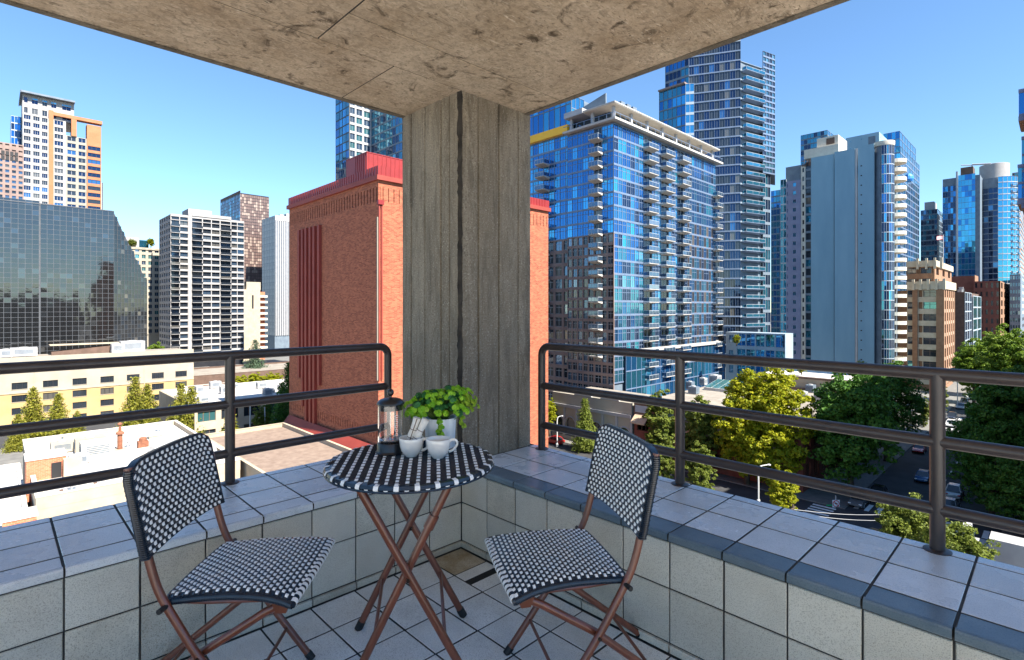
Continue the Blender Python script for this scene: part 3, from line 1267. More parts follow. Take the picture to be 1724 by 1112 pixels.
def at_table(px, py, dy=0.0):
    d = F_PX * (CAM_Z - ZT) / (py - HOR)
    x, y = W(px, d + dy)
    return (x, y, ZT)


# french press
fp = at_table(657.5, 761.5)
pr = thing('coffee_press', fp, 'glass and black plastic coffee press on the woven table', 'coffee press')
c = fp
m = MB()
m.lathe([(0.0, 0.0), (0.056, 0.0), (0.058, 0.004), (0.054, 0.008), (0.052, 0.012), (0.052, 0.040), (0.0495, 0.043), (0.0, 0.043)], 40, c)
m.build('base', 'press_plastic', pr, smooth=True)
m = MB()
m.lathe([(0.0488, 0.0435), (0.0488, 0.188), (0.0465, 0.188), (0.0465, 0.046), (0.0, 0.0455), (0.0, 0.0436)], 48, c)
gl = m.build('beaker', 'press_glass', pr, smooth=True)
m = MB()
m.lathe([(0.0, 0.0), (0.0435, 0.0), (0.045, 0.002), (0.045, 0.004), (0.0, 0.006)], 32, (c[0], c[1], c[2] + 0.049))
m.lathe([(0.045, 0.0), (0.046, 0.0015), (0.045, 0.003), (0.044, 0.0015)], 32, (c[0], c[1], c[2] + 0.054), closed=True)
m.build('plunger_disc', 'chrome', pr, smooth=True)
m = MB()
m.tube([(c[0], c[1], c[2] + 0.05), (c[0], c[1], c[2] + 0.21)], 0.0026, 8)
m.lathe([(0.004, 0.0), (0.004, 0.016), (0.0, 0.016)], 10, (c[0], c[1], c[2] + 0.054))
m.build('rod', 'chrome', pr, smooth=True)
m = MB()
m.lathe([(0.0455, 0.168), (0.0455, 0.190), (0.0535, 0.1905), (0.054, 0.193), (0.0515, 0.200), (0.042, 0.2085), (0.026, 0.214), (0.010, 0.216), (0.0, 0.2165)], 40, c)
lid = m.build('lid', 'press_plastic', pr, smooth=True)
m = MB()
m.lathe([(0.005, 0.2155), (0.005, 0.222), (0.0085, 0.2245), (0.0125, 0.231), (0.0135, 0.2365), (0.0125, 0.242), (0.0085, 0.248), (0.003, 0.2505), (0.0, 0.2507)], 20, c)
m.build('knob', 'press_plastic', lid, smooth=True)
# handle on the far side
hd = Vector((FX * 0.6 - RX * 0.8, FY * 0.6 - RY * 0.8, 0)).normalized()
hp = [Vector(c) + hd * r + Vector((0, 0, z)) for r, z in ((0.05, 0.182), (0.075, 0.182), (0.088, 0.168), (0.09, 0.11), (0.086, 0.045), (0.07, 0.03), (0.05, 0.03))]
# (it stays hidden behind the beaker, slim strap shape)
hd2 = Vector((FX, FY, 0))
hp = [Vector(c) + hd2 * r + Vector((0, 0, z)) for r, z in ((0.05, 0.180), (0.075, 0.180), (0.088, 0.166), (0.09, 0.11), (0.086, 0.045), (0.07, 0.03), (0.05, 0.03))]
m = MB()
m.tube(smooth_path(hp, 4), 0.006, 8)
m.build('handle', 'press_plastic', pr, smooth=True)
lt = text_mesh('bodum', 0.030, 'lettering_grey')
ang0 = math.atan2(-FY, -FX) + math.radians(38)
for v in lt.vertices:                         # lettering runs up the beaker and follows its curve
    along, across = v.co.x, v.co.y
    a = ang0 + (across) / 0.049 * -1.0
    v.co = Vector((0.0492 * math.cos(a), 0.0492 * math.sin(a), 0.113 + along))
inst('lettering', lt, gl, (0, 0, 0))


# cups
def cup(px, py, label, hang):
    c = at_table(px, py)
    root = thing('coffee_cup', c, label, 'cup', 'white cups on the table')
    m = MB()
    m.lathe([(0.0, 0.002), (0.0215, 0.0), (0.0235, 0.003), (0.030, 0.010), (0.0385, 0.023), (0.0435, 0.040), (0.0458, 0.058), (0.0468, 0.071),
             (0.0460, 0.0725), (0.0447, 0.071), (0.0435, 0.058), (0.041, 0.040), (0.036, 0.024), (0.027, 0.011), (0.0, 0.008)], 40, c)
    m.build('bowl', 'porcelain', root, smooth=True)
    hx, hy = LD(math.cos(hang), math.sin(hang))
    h = Vector((hx, hy, 0))
    pts = [Vector(c) + h * r + Vector((0, 0, z)) for r, z in ((0.043, 0.060), (0.056, 0.066), (0.068, 0.061), (0.072, 0.049), (0.066, 0.036), (0.054, 0.025), (0.040, 0.020))]
    m = MB()
    sp = smooth_path(pts, 4)
    m.tube(sp, [0.0042 + 0.0012 * abs(2 * i / (len(sp) - 1) - 1) for i in range(len(sp))], 8)
    m.build('handle', 'porcelain', root, smooth=True)
    return c


c1 = cup(692.5, 768.0, 'white porcelain cup holding two rolled napkins', math.radians(8))
c2 = cup(738.0, 770.5, 'empty white porcelain cup beside the cup of napkins', math.radians(12))

# rolled napkins
for k, (dl, dd, lean, lab, grp) in enumerate(((-0.010, 0.002, 0.022, 'rolled white napkin tied with twine, leaning left in the cup', None),
                                              (0.010, -0.004, 0.030, 'rolled white napkin tied with twine, leaning right in the cup', None))):
    ox, oy = LD(dl, dd)
    a = Vector((c1[0] + ox * 0.7 - 0.012 * RX, c1[1] + oy * 0.7 - 0.012 * RY, c1[2] + 0.018))
    ex, ey = LD(0.040 + dl * 1.7, 0.004 + dd)
    b = Vector((c1[0] + ex, c1[1] + ey, c1[2] + 0.146 - 0.004 * k))
    root = thing('rolled_napkin', tuple(a), lab, 'napkin')
    d = (b - a).normalized()
    s = d.cross(Vector((0, 0, 1))).normalized()
    u = s.cross(d)
    m = MB()
    turns, n = 2.6, 70
    vs, fs = [], []
    for q in range(7):
        for i in range(n + 1):
            th = 2 * math.pi * turns * i / n
            r = (0.006 + 0.0108 * i / n) * (1 - 0.06 * math.sin(q * 1.7) - (0.10 if q in (2, 4) else 0))
            p = a.lerp(b, q / 6) + s * r * math.cos(th) + u * r * math.sin(th)
            vs.append(tuple(p))
    for q in range(6):
        for i in range(n):
            fs.append((q * (n + 1) + i, q * (n + 1) + i + 1, (q + 1) * (n + 1) + i + 1, (q + 1) * (n + 1) + i))
    m.add(vs, fs)
    m.build('cloth', 'linen', root, smooth=True)
    for q in (0.42, 0.66):
        m = MB()
        p = a.lerp(b, q)
        m.tube([tuple(p + (s * math.cos(t) + u * math.sin(t)) * 0.0162) for t in [2 * math.pi * i / 16 for i in range(17)]], 0.0011, 6, caps=False)
        m.build('twine', 'twine', root, smooth=True)
    if k == 0:
        m = MB()
        m.tube([tuple(a + s * 0.012 - Vector((FX, FY, 0)) * 0.009), tuple(a.lerp(b, 0.6) + s * 0.012 - Vector((FX, FY, 0)) * 0.010), tuple(b + s * 0.010 - Vector((FX, FY, 0)) * 0.006)], 0.0016, 6)
        m.build('stem', 'twine', root, smooth=True)

# planter with round-leaved plant
pp = at_table(741.5, 752.0)
pot = thing('planter', pp, 'whitewashed tapered pot holding the bright green plant', 'pot')
m = MB()
m.lathe([(0.0, 0.0), (0.058, 0.0), (0.060, 0.003), (0.0665, 0.118), (0.0672, 0.121), (0.0655, 0.123), (0.0635, 0.121), (0.062, 0.105), (0.0, 0.105)], 14, pp)
m.build('pot_body', 'whitewash', pot, smooth=True)
m = MB()
m.lathe([(0.0, 0.006), (0.03, 0.008), (0.06, 0.0)], 14, (pp[0], pp[1], pp[2] + 0.106))
m.build('soil', 'soil', pot, smooth=True)
leafmat('plant_leaf', (0.15, 0.42, 0.012), (0.46, 0.74, 0.06), trans=0.3, rough=0.4)
leafmat('plant_leaf_dark', (0.025, 0.12, 0.03), (0.05, 0.2, 0.05), trans=0.25, rough=0.4)
leafmat('plant_leaf_lime', (0.22, 0.38, 0.015), (0.40, 0.55, 0.06), trans=0.3, rough=0.45)
nmat('plant_stem', (0.07, 0.13, 0.02), (0.10, 0.18, 0.03), scale=40, rough=0.7)
plant = thing('potted_plant', (pp[0], pp[1], pp[2] + 0.107), 'bushy bright green round-leaved plant growing in the white pot', 'plant')
stems = MB()
ra = random.Random(21)
leafs = {'plant_leaf': MB(), 'plant_leaf_dark': MB(), 'plant_leaf_lime': MB()}


def leaf(mb, p, n, r, ell=1.0, cup_=0.18):
    n = n.normalized()
    t = n.orthogonal().normalized()
    q = Matrix.Rotation(ra.uniform(0, 6.28), 3, n)
    t = q @ t
    b = n.cross(t)
    vs = [tuple(p)]
    K = 9
    for k in range(K):
        a = 2 * math.pi * k / K
        rr = r * ra.uniform(0.94, 1.05)
        vs.append(tuple(p + t * rr * ell * math.cos(a) + b * rr * math.sin(a) + n * (cup_ * r)))
    mb.add(vs, [(0, 1 + k, 1 + (k + 1) % K) for k in range(K)])


def rosette(p, d, r, mat, n=9, sp=0.9, ell=1.0):
    for i in range(n):
        a = i * 2.4 + ra.uniform(-0.3, 0.3)
        e = 0.25 + sp * (i / n)
        t = d.orthogonal().normalized()
        b = d.cross(t)
        o = (t * math.cos(a) + b * math.sin(a))
        nn = (d * math.cos(e) + o * math.sin(e)).normalized()
        lp = p + o * r * (0.35 + 0.9 * i / n) - d * r * 0.6 * (i / n)
        leaf(leafs[mat], lp, nn, r * (0.55 + 0.4 * (i / n)), ell)


heads = []
base = Vector((pp[0], pp[1], pp[2] + 0.108))
VR = Vector((RX, RY, 0))
VF = Vector((FX, FY, 0))
for i in range(270):
    a = ra.uniform(0, 2 * math.pi)
    el = ra.uniform(-0.35, 1.45)
    R = ra.uniform(0.6, 1.0)
    dl = math.cos(a) * math.cos(el)
    df = math.sin(a) * math.cos(el)
    p = base + VR * (dl * 0.168 * R + 0.002) + VF * (df * 0.115 * R) + Vector((0, 0, 0.050 + math.sin(el) * 0.080 * R + (0.02 if dl > 0.2 else 0.0)))
    if df > 0.6 and el < 0.2:
        continue
    mat = 'plant_leaf'
    if dl > 0.62 and ra.random() < 0.7:
        mat = 'plant_leaf_lime'
    elif ra.random() < 0.17 or R < 0.7:
        mat = 'plant_leaf_dark'
    heads.append((p, mat, dl))
    dirv = (p - base + Vector((0, 0, 0.03)) - VF * 0.03).normalized()
    rosette(p, dirv, ra.uniform(0.0085, 0.0125) if mat != 'plant_leaf_lime' else 0.0075, mat, n=12 if mat != 'plant_leaf_lime' else 15, ell=1.0 if mat != 'plant_leaf_lime' else 0.6)
    mid = base.lerp(p, 0.55) + Vector((ra.uniform(-.006, .006), ra.uniform(-.006, .006), 0.012))
    stems.tube([tuple(base + Vector((ra.uniform(-.02, .02), ra.uniform(-.02, .02), -0.004))), tuple(mid), tuple(p)], [0.0016, 0.0013, 0.0009], 5)
for (l, f, z) in ((0.005, -0.068, 0.012), (0.012, -0.072, -0.010), (0.002, -0.070, -0.028), (0.012, -0.072, -0.040), (0.088, -0.03, 0.0), (0.1, -0.03, -0.015), (0.095, -0.04, 0.02)):
    p = base + VR * l + VF * f + Vector((0, 0, z))
    mat = 'plant_leaf' if l < 0.05 else 'plant_leaf_lime'
    rosette(p, (-VF * 0.9 + Vector((0, 0, 0.4))).normalized(), 0.009 if l < .05 else 0.007, mat, n=9)
    stems.tube([tuple(base + VR * l * 0.4 + VF * f * 0.4), tuple(base + VR * l * 0.9 + VF * f * 0.9 + Vector((0, 0, 0.02))), tuple(p)], [0.0014, 0.0011, 0.0008], 5)
stems.build('stems', 'plant_stem', plant, smooth=True)
for k, mb in leafs.items():
    mb.build('leaves', k, plant, smooth=True, kind='stuff')

# ------------------------------------------------------------------ city materials
nmat('asphalt', (0.0245, 0.0252, 0.028), (0.0455, 0.0455, 0.0476), scale=0.4, rough=0.9, detail=8)
nmat('pavement', (0.112, 0.1085, 0.1015), (0.168, 0.161, 0.147), scale=0.6, rough=0.9, detail=8)
nmat('road_paint', (0.6, 0.6, 0.57), (0.75, 0.75, 0.72), scale=3, rough=0.8)
nmat('white_roof', (0.5049, 0.4666, 0.4208), (0.612, 0.5814, 0.5355), scale=0.35, rough=0.85, detail=9, c3=(0.36, 0.30, 0.24), s3=0.8, a3=0.6)
nmat('beige_wall', (0.3465, 0.2835, 0.2016), (0.4158, 0.3465, 0.2583), scale=0.5, rough=0.85, detail=7)
nmat('cream_wall', (0.2999, 0.2624, 0.2035), (0.3427, 0.3053, 0.2409), scale=0.4, rough=0.85, detail=7)
nmat('yellow_wall', (0.36, 0.25, 0.11), (0.42, 0.30, 0.14), scale=0.3, rough=0.85, detail=7)
nmat('gravel_roof', (0.168, 0.119, 0.091), (0.231, 0.1715, 0.133), scale=1.2, rough=0.95, detail=9)
nmat('pale_roof', (0.182, 0.1575, 0.1295), (0.266, 0.2345, 0.196), scale=0.4, rough=0.9, detail=9, c3=(0.3, 0.27, 0.23), s3=1.1, a3=0.4)
nmat('white_wall', (0.2772, 0.2646, 0.2583), (0.3402, 0.3276, 0.3213), scale=0.3, rough=0.8, detail=6)
nmat('white_metal', (0.3024, 0.3024, 0.315), (0.3654, 0.3654, 0.3717), scale=0.6, rough=0.5, detail=6)
nmat('bluewhite_panel', (0.238, 0.294, 0.35), (0.294, 0.35, 0.406), scale=0.2, rough=0.5)
nmat('orange_wall', (0.322, 0.133, 0.0595), (0.364, 0.161, 0.077), scale=0.3, rough=0.85)
nmat('greige_wall', (0.238, 0.2205, 0.182), (0.294, 0.273, 0.231), scale=0.3, rough=0.85)
nmat('pink_concrete', (0.203, 0.14, 0.1225), (0.252, 0.182, 0.1575), scale=0.4, rough=0.85)
nmat('dark_mullion', (0.088, 0.0935, 0.1045), (0.1155, 0.121, 0.132), scale=1, rough=0.4, metal=0.3)
nmat('black_frame', (0.012, 0.012, 0.016), (0.02, 0.02, 0.024), scale=1, rough=0.4)
nmat('grey_frame', (0.30, 0.34, 0.38), (0.38, 0.42, 0.46), scale=1, rough=0.45, metal=0.2)
nmat('silver_mullion', (0.12, 0.168, 0.252), (0.162, 0.21, 0.3), scale=1, rough=0.4, metal=0.2)
nmat('purple_panel', (0.16, 0.17, 0.26), (0.20, 0.21, 0.31), scale=0.25, rough=0.6)
nmat('bluegrey_wall', (0.1755, 0.3055, 0.39), (0.234, 0.3705, 0.455), scale=0.12, rough=0.75, detail=9, stretch=(1, 1, 0.25))
nmat('balcony_concrete', (0.35, 0.329, 0.308), (0.42, 0.399, 0.371), scale=1, rough=0.8)
nmat('cream_balcony', (0.49, 0.448, 0.378), (0.546, 0.504, 0.434), scale=1, rough=0.8)
nmat('brown_brick', (0.21, 0.1085, 0.0595), (0.266, 0.147, 0.084), scale=0.9, rough=0.9, detail=9)
nmat('terracotta_cream', (0.392, 0.322, 0.231), (0.462, 0.392, 0.294), scale=0.8, rough=0.85, detail=7)
nmat('oxblood_brick', (0.14, 0.0364, 0.0238), (0.189, 0.0546, 0.035), scale=0.8, rough=0.9, detail=9)
nmat('red_metal', (0.20, 0.014, 0.013), (0.25, 0.020, 0.018), scale=0.5, rough=0.45)
nmat('red_pipe', (0.221, 0.0306, 0.0187), (0.272, 0.0408, 0.0255), scale=0.5, rough=0.6)
nmat('dark_void', (0.010, 0.010, 0.012), rough=0.6)
nmat('dark_brown', (0.09, 0.055, 0.04), (0.13, 0.08, 0.06), scale=0.8, rough=0.8)
nmat('awning_tan', (0.364, 0.266, 0.175), (0.434, 0.329, 0.224), scale=2, rough=0.85)
nmat('yellow_panel', (0.78, 0.42, 0.015), (0.83, 0.47, 0.02), scale=0.4, rough=0.5)
nmat('machine_grey', (0.33, 0.33, 0.33), (0.45, 0.45, 0.44), scale=1.5, rough=0.6, metal=0.2)
nmat('rust', (0.16, 0.06, 0.035), (0.27, 0.11, 0.06), scale=3, rough=0.9)
nmat('slate', (0.10, 0.13, 0.17), (0.14, 0.18, 0.22), scale=0.5, rough=0.6)
nmat('pole_metal', (0.45, 0.45, 0.44), (0.55, 0.55, 0.53), scale=2, rough=0.5)
nmat('wire_black', (0.03, 0.03, 0.03), rough=0.6)
nmat('sign_white', (0.8, 0.8, 0.8), rough=0.5)
nmat('sign_red', (0.6, 0.02, 0.02), rough=0.5)
nmat('sign_black', (0.02, 0.02, 0.02), rough=0.5)
nmat('sign_green', (0.01, 0.30, 0.10), rough=0.5)
nmat('tarp_blue', (0.02, 0.16, 0.5), (0.03, 0.25, 0.65), scale=3, rough=0.5)
brickmat('red_brick', (0.21, 0.048, 0.022), (0.42, 0.118, 0.054), (0.33, 0.15, 0.09), bw=0.50, bh=0.16)
brickmat('red_brick_small', (0.42, 0.10, 0.04), (0.52, 0.17, 0.08), (0.4, 0.25, 0.18), bw=0.4, bh=0.15)
glassmat('glass_blue', (0.037, 0.1924, 0.444), (0.0148, 0.074, 0.2516), 0.85, third=(0.10, 0.55, 0.85), p3=0.2)
glassmat('glass_cyan', (0.0666, 0.296, 0.4884), (0.0222, 0.1184, 0.2812), 0.85, third=(0.06, 0.72, 0.85), p3=0.25)
glassmat('glass_navy', (0.01813, 0.04403, 0.1036), (0.006216, 0.01295, 0.03367), 0.7, third=(0.08, 0.26, 0.5), p3=0.08)
glassmat('glass_teal', (0.0592, 0.2664, 0.37), (0.0148, 0.0814, 0.148), 0.8, third=(0.25, 0.55, 0.65), p3=0.1)
glassmat('glass_sky', (0.074, 0.3404, 0.518), (0.037, 0.2072, 0.37), 0.9)
glassmat('glass_black', (0.10, 0.104, 0.11), (0.08, 0.084, 0.09), 0.9, third=(0.15, 0.165, 0.18), p3=0.06, rough=0.05)
glassmat('glass_dark', (0.035, 0.045, 0.06), (0.008, 0.010, 0.014), 0.45, third=(0.22, 0.20, 0.17), p3=0.12, rough=0.06)
glassmat('glass_dusk', (0.10, 0.16, 0.24), (0.03, 0.05, 0.08), 0.7, rough=0.05, third=(0.3, 0.35, 0.4), p3=0.1)
glassmat('glass_green', (0.10, 0.30, 0.32), (0.03, 0.10, 0.11), 0.7)
glassmat('panel_mix', (0.16, 0.10, 0.085), (0.012, 0.012, 0.016), 0.2, rough=0.4, third=(0.46, 0.36, 0.29), p3=0.28)

# ------------------------------------------------------------------ facade machinery
PANE_CACHE = {}


def pane_mesh(glass, frame=None, style='plain'):
    key = (glass, frame, style)
    if key in PANE_CACHE:
        return PANE_CACHE[key]
    m = MB()
    m.box(-0.5, 0.0, -0.5, 0.5, 0.04, 0.5, 0)
    mats = [glass]
    if style != 'plain':
        mats.append(frame)
        t = 0.022
        m.box(-0.5, -0.05, -0.5, -0.5 + t, -0.001, 0.5, 1)
        m.box(0.5 - t, -0.05, -0.5, 0.5, -0.001, 0.5, 1)
        m.box(-0.5 + t, -0.051, -0.5, 0.5 - t, -0.001, -0.5 + t * 1.4, 1)
        m.box(-0.5 + t, -0.051, 0.5 - t * 1.4, 0.5 - t, -0.001, 0.5, 1)
        if style in ('sash', 'cross', 'triple'):
            if style == 'triple':
                m.box(-0.19, -0.045, -0.43, -0.15, -0.001, 0.43, 1)
                m.box(0.15, -0.045, -0.43, 0.19, -0.001, 0.43, 1)
            else:
                m.box(-0.02, -0.045, -0.43, 0.02, -0.001, 0.43, 1)
        if style == 'cross':
            m.box(-0.45, -0.046, 0.16, 0.45, -0.0012, 0.20, 1)
    me = m.mesh('window', mats)
    PANE_CACHE[key] = me
    return me


class Building:
    def __init__(self, name, loc, label, cat='building', group=None, limit=300):
        self.root = thing(name, loc, label, cat, group)
        self.loc = Vector(loc)
        self.parts = {}
        self.panes = []
        self.limit = limit

    def part(self, name, mat):
        k = (name, mat)
        if k not in self.parts:
            self.parts[k] = MB()
        return self.parts[k]

    def box(self, name, mat, *a):
        self.part(name, mat).box(*a)

    def solo(self, name, mat, fn, smooth=False, parent=None):
        m = MB()
        fn(m)
        return m.build(name, mat, parent or self.root, smooth=smooth)

    def pane(self, name, me, o, d, n, uc, zc, wd, ht, inset, tilt=0.0):
        x = o[0] + d[0] * uc - n[0] * inset
        y = o[1] + d[1] * uc - n[1] * inset
        rz = math.atan2(n[1], n[0]) + math.pi / 2
        rot = (rng.gauss(0, tilt), 0.0, rz + rng.gauss(0, tilt))
        self.panes.append((apparent(x, y, wd * ht) * abs((x * n[0] + y * n[1]) / math.hypot(x, y)), name, me, (x, y, zc), rot, (wd, 1.0, ht)))

    def facade(self, p0, p1, z0, z1, bays, floors, win=(0.1, 0.9, 0.2, 0.9), rec=0.2, wall='white_wall', panes=(('glass_dark', 1),),
               frame=None, style='plain', tilt=0.0, wname='wall', pout=0.0, sout=0.0, skip=None, ztop=None, pname='window', piers=True, spans=True, pierw=None):
        """p0 to p1 runs left to right seen from outside"""
        L_ = math.hypot(p1[0] - p0[0], p1[1] - p0[1])
        d = ((p1[0] - p0[0]) / L_, (p1[1] - p0[1]) / L_)
        n = (d[1], -d[0])
        bs = bays if isinstance(bays, (list, tuple)) else [i / bays for i in range(bays + 1)]
        fl_ = floors if isinstance(floors, (list, tuple)) else [i / floors for i in range(floors + 1)]
        nb, nf = len(bs) - 1, len(fl_) - 1
        wm = self.part(wname, wall)
        a, b, c, e = win
        ub = [(L_ * (bs[i] + (bs[i + 1] - bs[i]) * a), L_ * (bs[i] + (bs[i + 1] - bs[i]) * b)) for i in range(nb)]
        zb = [(z0 + (z1 - z0) * (fl_[j] + (fl_[j + 1] - fl_[j]) * c), z0 + (z1 - z0) * (fl_[j] + (fl_[j + 1] - fl_[j]) * e)) for j in range(nf)]
        zt = lambda u: min(z1, ztop(u)) if ztop else z1
        if piers:
            ed = [0.0] + [x for p in ub for x in p] + [L_]
            for k in range(0, len(ed), 2):
                if ed[k + 1] - ed[k] > 0.004:
                    wm.obox(p0, d, n, ed[k], ed[k + 1], -pout, rec + 0.06, z0, zt(0.5 * (ed[k] + ed[k + 1])))
        if spans:
            ez = [z0] + [x for p in zb for x in p] + [z1]
            for k in range(0, len(ez), 2):
                if ez[k + 1] - ez[k] > 0.004:
                    if ztop:
                        # clip the band where the sloping top passes below it
                        us = [u for u in np.linspace(0, L_, 60) if zt(u) >= ez[k + 1]]
                        if len(us) > 1:
                            wm.obox(p0, d, n, us[0] + 0.002, us[-1], 0.003 - sout, rec + 0.055, ez[k], ez[k + 1])
                    else:
                        wm.obox(p0, d, n, 0.002, L_ - 0.002, 0.003 - sout, rec + 0.055, ez[k], ez[k + 1] - (0.002 if k == len(ez) - 2 else 0))
        ws = [w_ for _, w_ in panes]
        for j in range(nf):
            for i in range(nb):
                if skip and skip(i, j):
                    continue
                u0, u1 = ub[i]
                za, zc_ = zb[j]
                if ztop and zt(0.5 * (u0 + u1)) < zc_:
                    continue
                g = rng.choices([p for p, _ in panes], ws)[0]
                self.pane(pname, pane_mesh(g, frame, style), p0, d, n, 0.5 * (u0 + u1), 0.5 * (za + zc_), u1 - u0 + 0.02, zc_ - za + 0.02, rec, tilt)
        return d, n, L_

    def finish(self):
        for (name, mat), mb in self.parts.items():
            mb.build(name, mat, self.root)
        ps = sorted(self.panes, key=lambda p: -p[0])
        for p in ps[:self.limit]:
            inst(p[1], p[2], self.root, Vector(p[3]) - self.loc, p[4], p[5])
        rest = ps[self.limit:]
        bymat = {}
        for p in rest:
            bymat.setdefault(tuple(m.name for m in p[2].materials), []).append(p)
        for mats, lst in bymat.items():
            V, F, MI = [], [], []
            o = 0
            for p in lst:
                me = p[2]
                mt = Matrix.LocRotScale(Vector(p[3]) - self.loc, Euler(p[4]), Vector(p[5]))
                for v in me.vertices:
                    V.append(tuple(mt @ v.co))
                for f in me.polygons:
                    F.append(tuple(o + i for i in f.vertices))
                    MI.append(f.material_index)
                o += len(me.vertices)
            me = bpy.data.meshes.new('windows')
            me.from_pydata(V, [], F)
            for mn in mats:
                me.materials.append(MATS[mn])
            me.polygons.foreach_set('material_index', MI)
            me.update()
            ob = bpy.data.objects.new('windows', me)
            COL.objects.link(ob)
            ob.parent = self.root
            ob['kind'] = 'stuff'
        return self.root


def ac_unit(x, y, z, sx, sy, sz, label, mat='white_metal', group=None):
    r = thing('rooftop_unit', (x, y, z), label, 'rooftop unit', group)
    m = MB()
    m.box(x - sx / 2, y - sy / 2, z + 0.15, x + sx / 2, y + sy / 2, z + sz)
    m.build('casing', mat, r)
    m = MB()
    m.box(x - sx / 2 + 0.1, y - sy / 2 + 0.1, z, x - sx / 2 + 0.25, y + sy / 2 - 0.1, z + 0.149)
    m.box(x + sx / 2 - 0.25, y - sy / 2 + 0.1, z, x + sx / 2 - 0.1, y + sy / 2 - 0.1, z + 0.149)
    m.build('skid', 'machine_grey', r)
    m = MB()
    for k in range(5):
        zz = z + sz * (0.35 + 0.1 * k)
        m.box(x - sx * 0.35, y - sy / 2 - 0.04, zz, x + sx * 0.35, y - sy / 2 - 0.004, zz + sz * 0.05)
        m.box(x - sx / 2 - 0.04, y - sy * 0.35, zz, x - sx / 2 - 0.004, y + sy * 0.35, zz + sz * 0.05)
    m.build('louvre', 'slate', r)
    m = MB()
    m.lathe([(min(sx, sy) * 0.3, 0.002), (min(sx, sy) * 0.3, 0.15), (min(sx, sy) * 0.24, 0.16), (0, 0.12)], 14, (x, y, z + sz))
    m.build('fan', 'machine_grey', r)
    return r


# ------------------------------------------------------------------ ground
g_ = MB()
g_.box(-1500, -1500, -1.0, 3000, 3000, 0.0)
g_.build('ground', 'asphalt', None, label='dark asphalt ground and roadways of the city', kind='structure')
for (x0, y0, x1, y1) in ((-400, -400, 70.5, 140), (-400, 164, 70.5, 900), (81.5, 20, 900, 900), (81.5, -400, 900, 4.8)):
    p = MB()
    p.prism([(x0, y0), (x1, y0), (x1, y1), (x0, y1)], 0.004, 0.13)
    p.build('pavement', 'pavement', None, label='pale concrete pavement with kerb along the street', kind='structure')
# markings
mk = MB()
z = 0.008
for i in range(9):                            # crosswalks at the near junction
    mk.box(72.0 + i * 1.05, 20.8, 0.004, 72.5 + i * 1.05, 23.6, z)
    mk.box(72.0 + i * 1.05, 0.9, 0.004, 72.5 + i * 1.05, 3.7, z)
for i in range(12):
    mk.box(83.0, 5.8 + i * 1.18, 0.004, 86.0, 6.35 + i * 1.18, z)
    mk.box(150.0, 5.8 + i * 1.18, 0.004, 153.2, 6.35 + i * 1.18, z)
    mk.box(166.0, 5.8 + i * 1.18, 0.004, 169.2, 6.35 + i * 1.18, z)
for i in range(40):
    mk.box(90 + i * 7, 12.3, 0.004, 93 + i * 7, 12.45, z)
    if i < 14:
        mk.box(75.9, 27 + i * 7, 0.004, 76.05, 30 + i * 7, z)
mk.build('road_markings', 'road_paint', None, label='white crosswalk bars and lane lines on the road', kind='structure')

# ------------------------------------------------------------------ left: dark glass office block with a sloping end
YD = 190.0
xc = onY(192, YD)
xm = onY(67, YD)
ztop_d = 54.6
b = Building('dark_glass_office', (0, 200, 0), 'dark mirrored glass office block with a sloping end, behind the yellow building')
b.part('core', 'dark_mullion').prism([(-24, YD + 0.2), (xc - 0.05, YD + 0.2), (xc + 9.3, YD + 9.5), (xc + 9.3, YD + 45), (-24, YD + 45)], 0, [ztop_d - 0.1, ztop_d - 0.1, 35.5, 35.5, ztop_d - 0.1])
b.facade((-24, YD), (xm - 0.15, YD), 14.0, 55.4, 24, 32, (0.03, 0.97, 0.03, 0.97), 0.06, 'dark_mullion', (('glass_black', 1),), tilt=0.004, wname='mullions', pname='glass_panel')
b.facade((xm + 0.15, YD), (xc, YD), 14.0, ztop_d, 12, 31, (0.03, 0.97, 0.03, 0.97), 0.06, 'dark_mullion', (('glass_black', 1),), tilt=0.004, wname='mullions', pname='glass_panel')
ang = math.hypot(9.66, 9.66)
b.facade((xc, YD), (xc + 9.66, YD + 9.66), 14.0, ztop_d, 10, 31, (0.04, 0.96, 0.03, 0.97), 0.06, 'dark_mullion', (('glass_black', 3), ('glass_dark', 1)), tilt=0.004, wname='mullions',
         pname='glass_panel', ztop=lambda u: ztop_d - u * (ztop_d - 37) / (ang * 0.93))
b.box('coping', 'dark_mullion', -24, YD - 0.1, ztop_d + 0.01, xc, YD + 0.5, ztop_d + 0.25)
b.finish()

# pink-brown concrete block at the far left
b = Building('concrete_office', (-5, 240, 0), 'pinkish brown concrete block with a grid of small square windows at the left edge')
x1 = onY(40, 230)
b.box('core', 'pink_concrete', -30, 230.35, 0, x1 - 0.05, 255, 78.4)
b.facade((-30, 230), (x1, 230), 40, 78.6, 24, 24, (0.22, 0.82, 0.25, 0.8), 0.3, 'pink_concrete', (('glass_dusk', 2), ('glass_dark', 1)),
         skip=lambda i, j: j >= 21)
for i in range(4):
    for j in range(2):
        b.box('vent', 'dark_void', x1 - 5.2 + i * 1.02, 229.9, 73.2 + j * 1.5, x1 - 4.4 + i * 1.02, 230.02, 74.5 + j * 1.5)
b.finish()

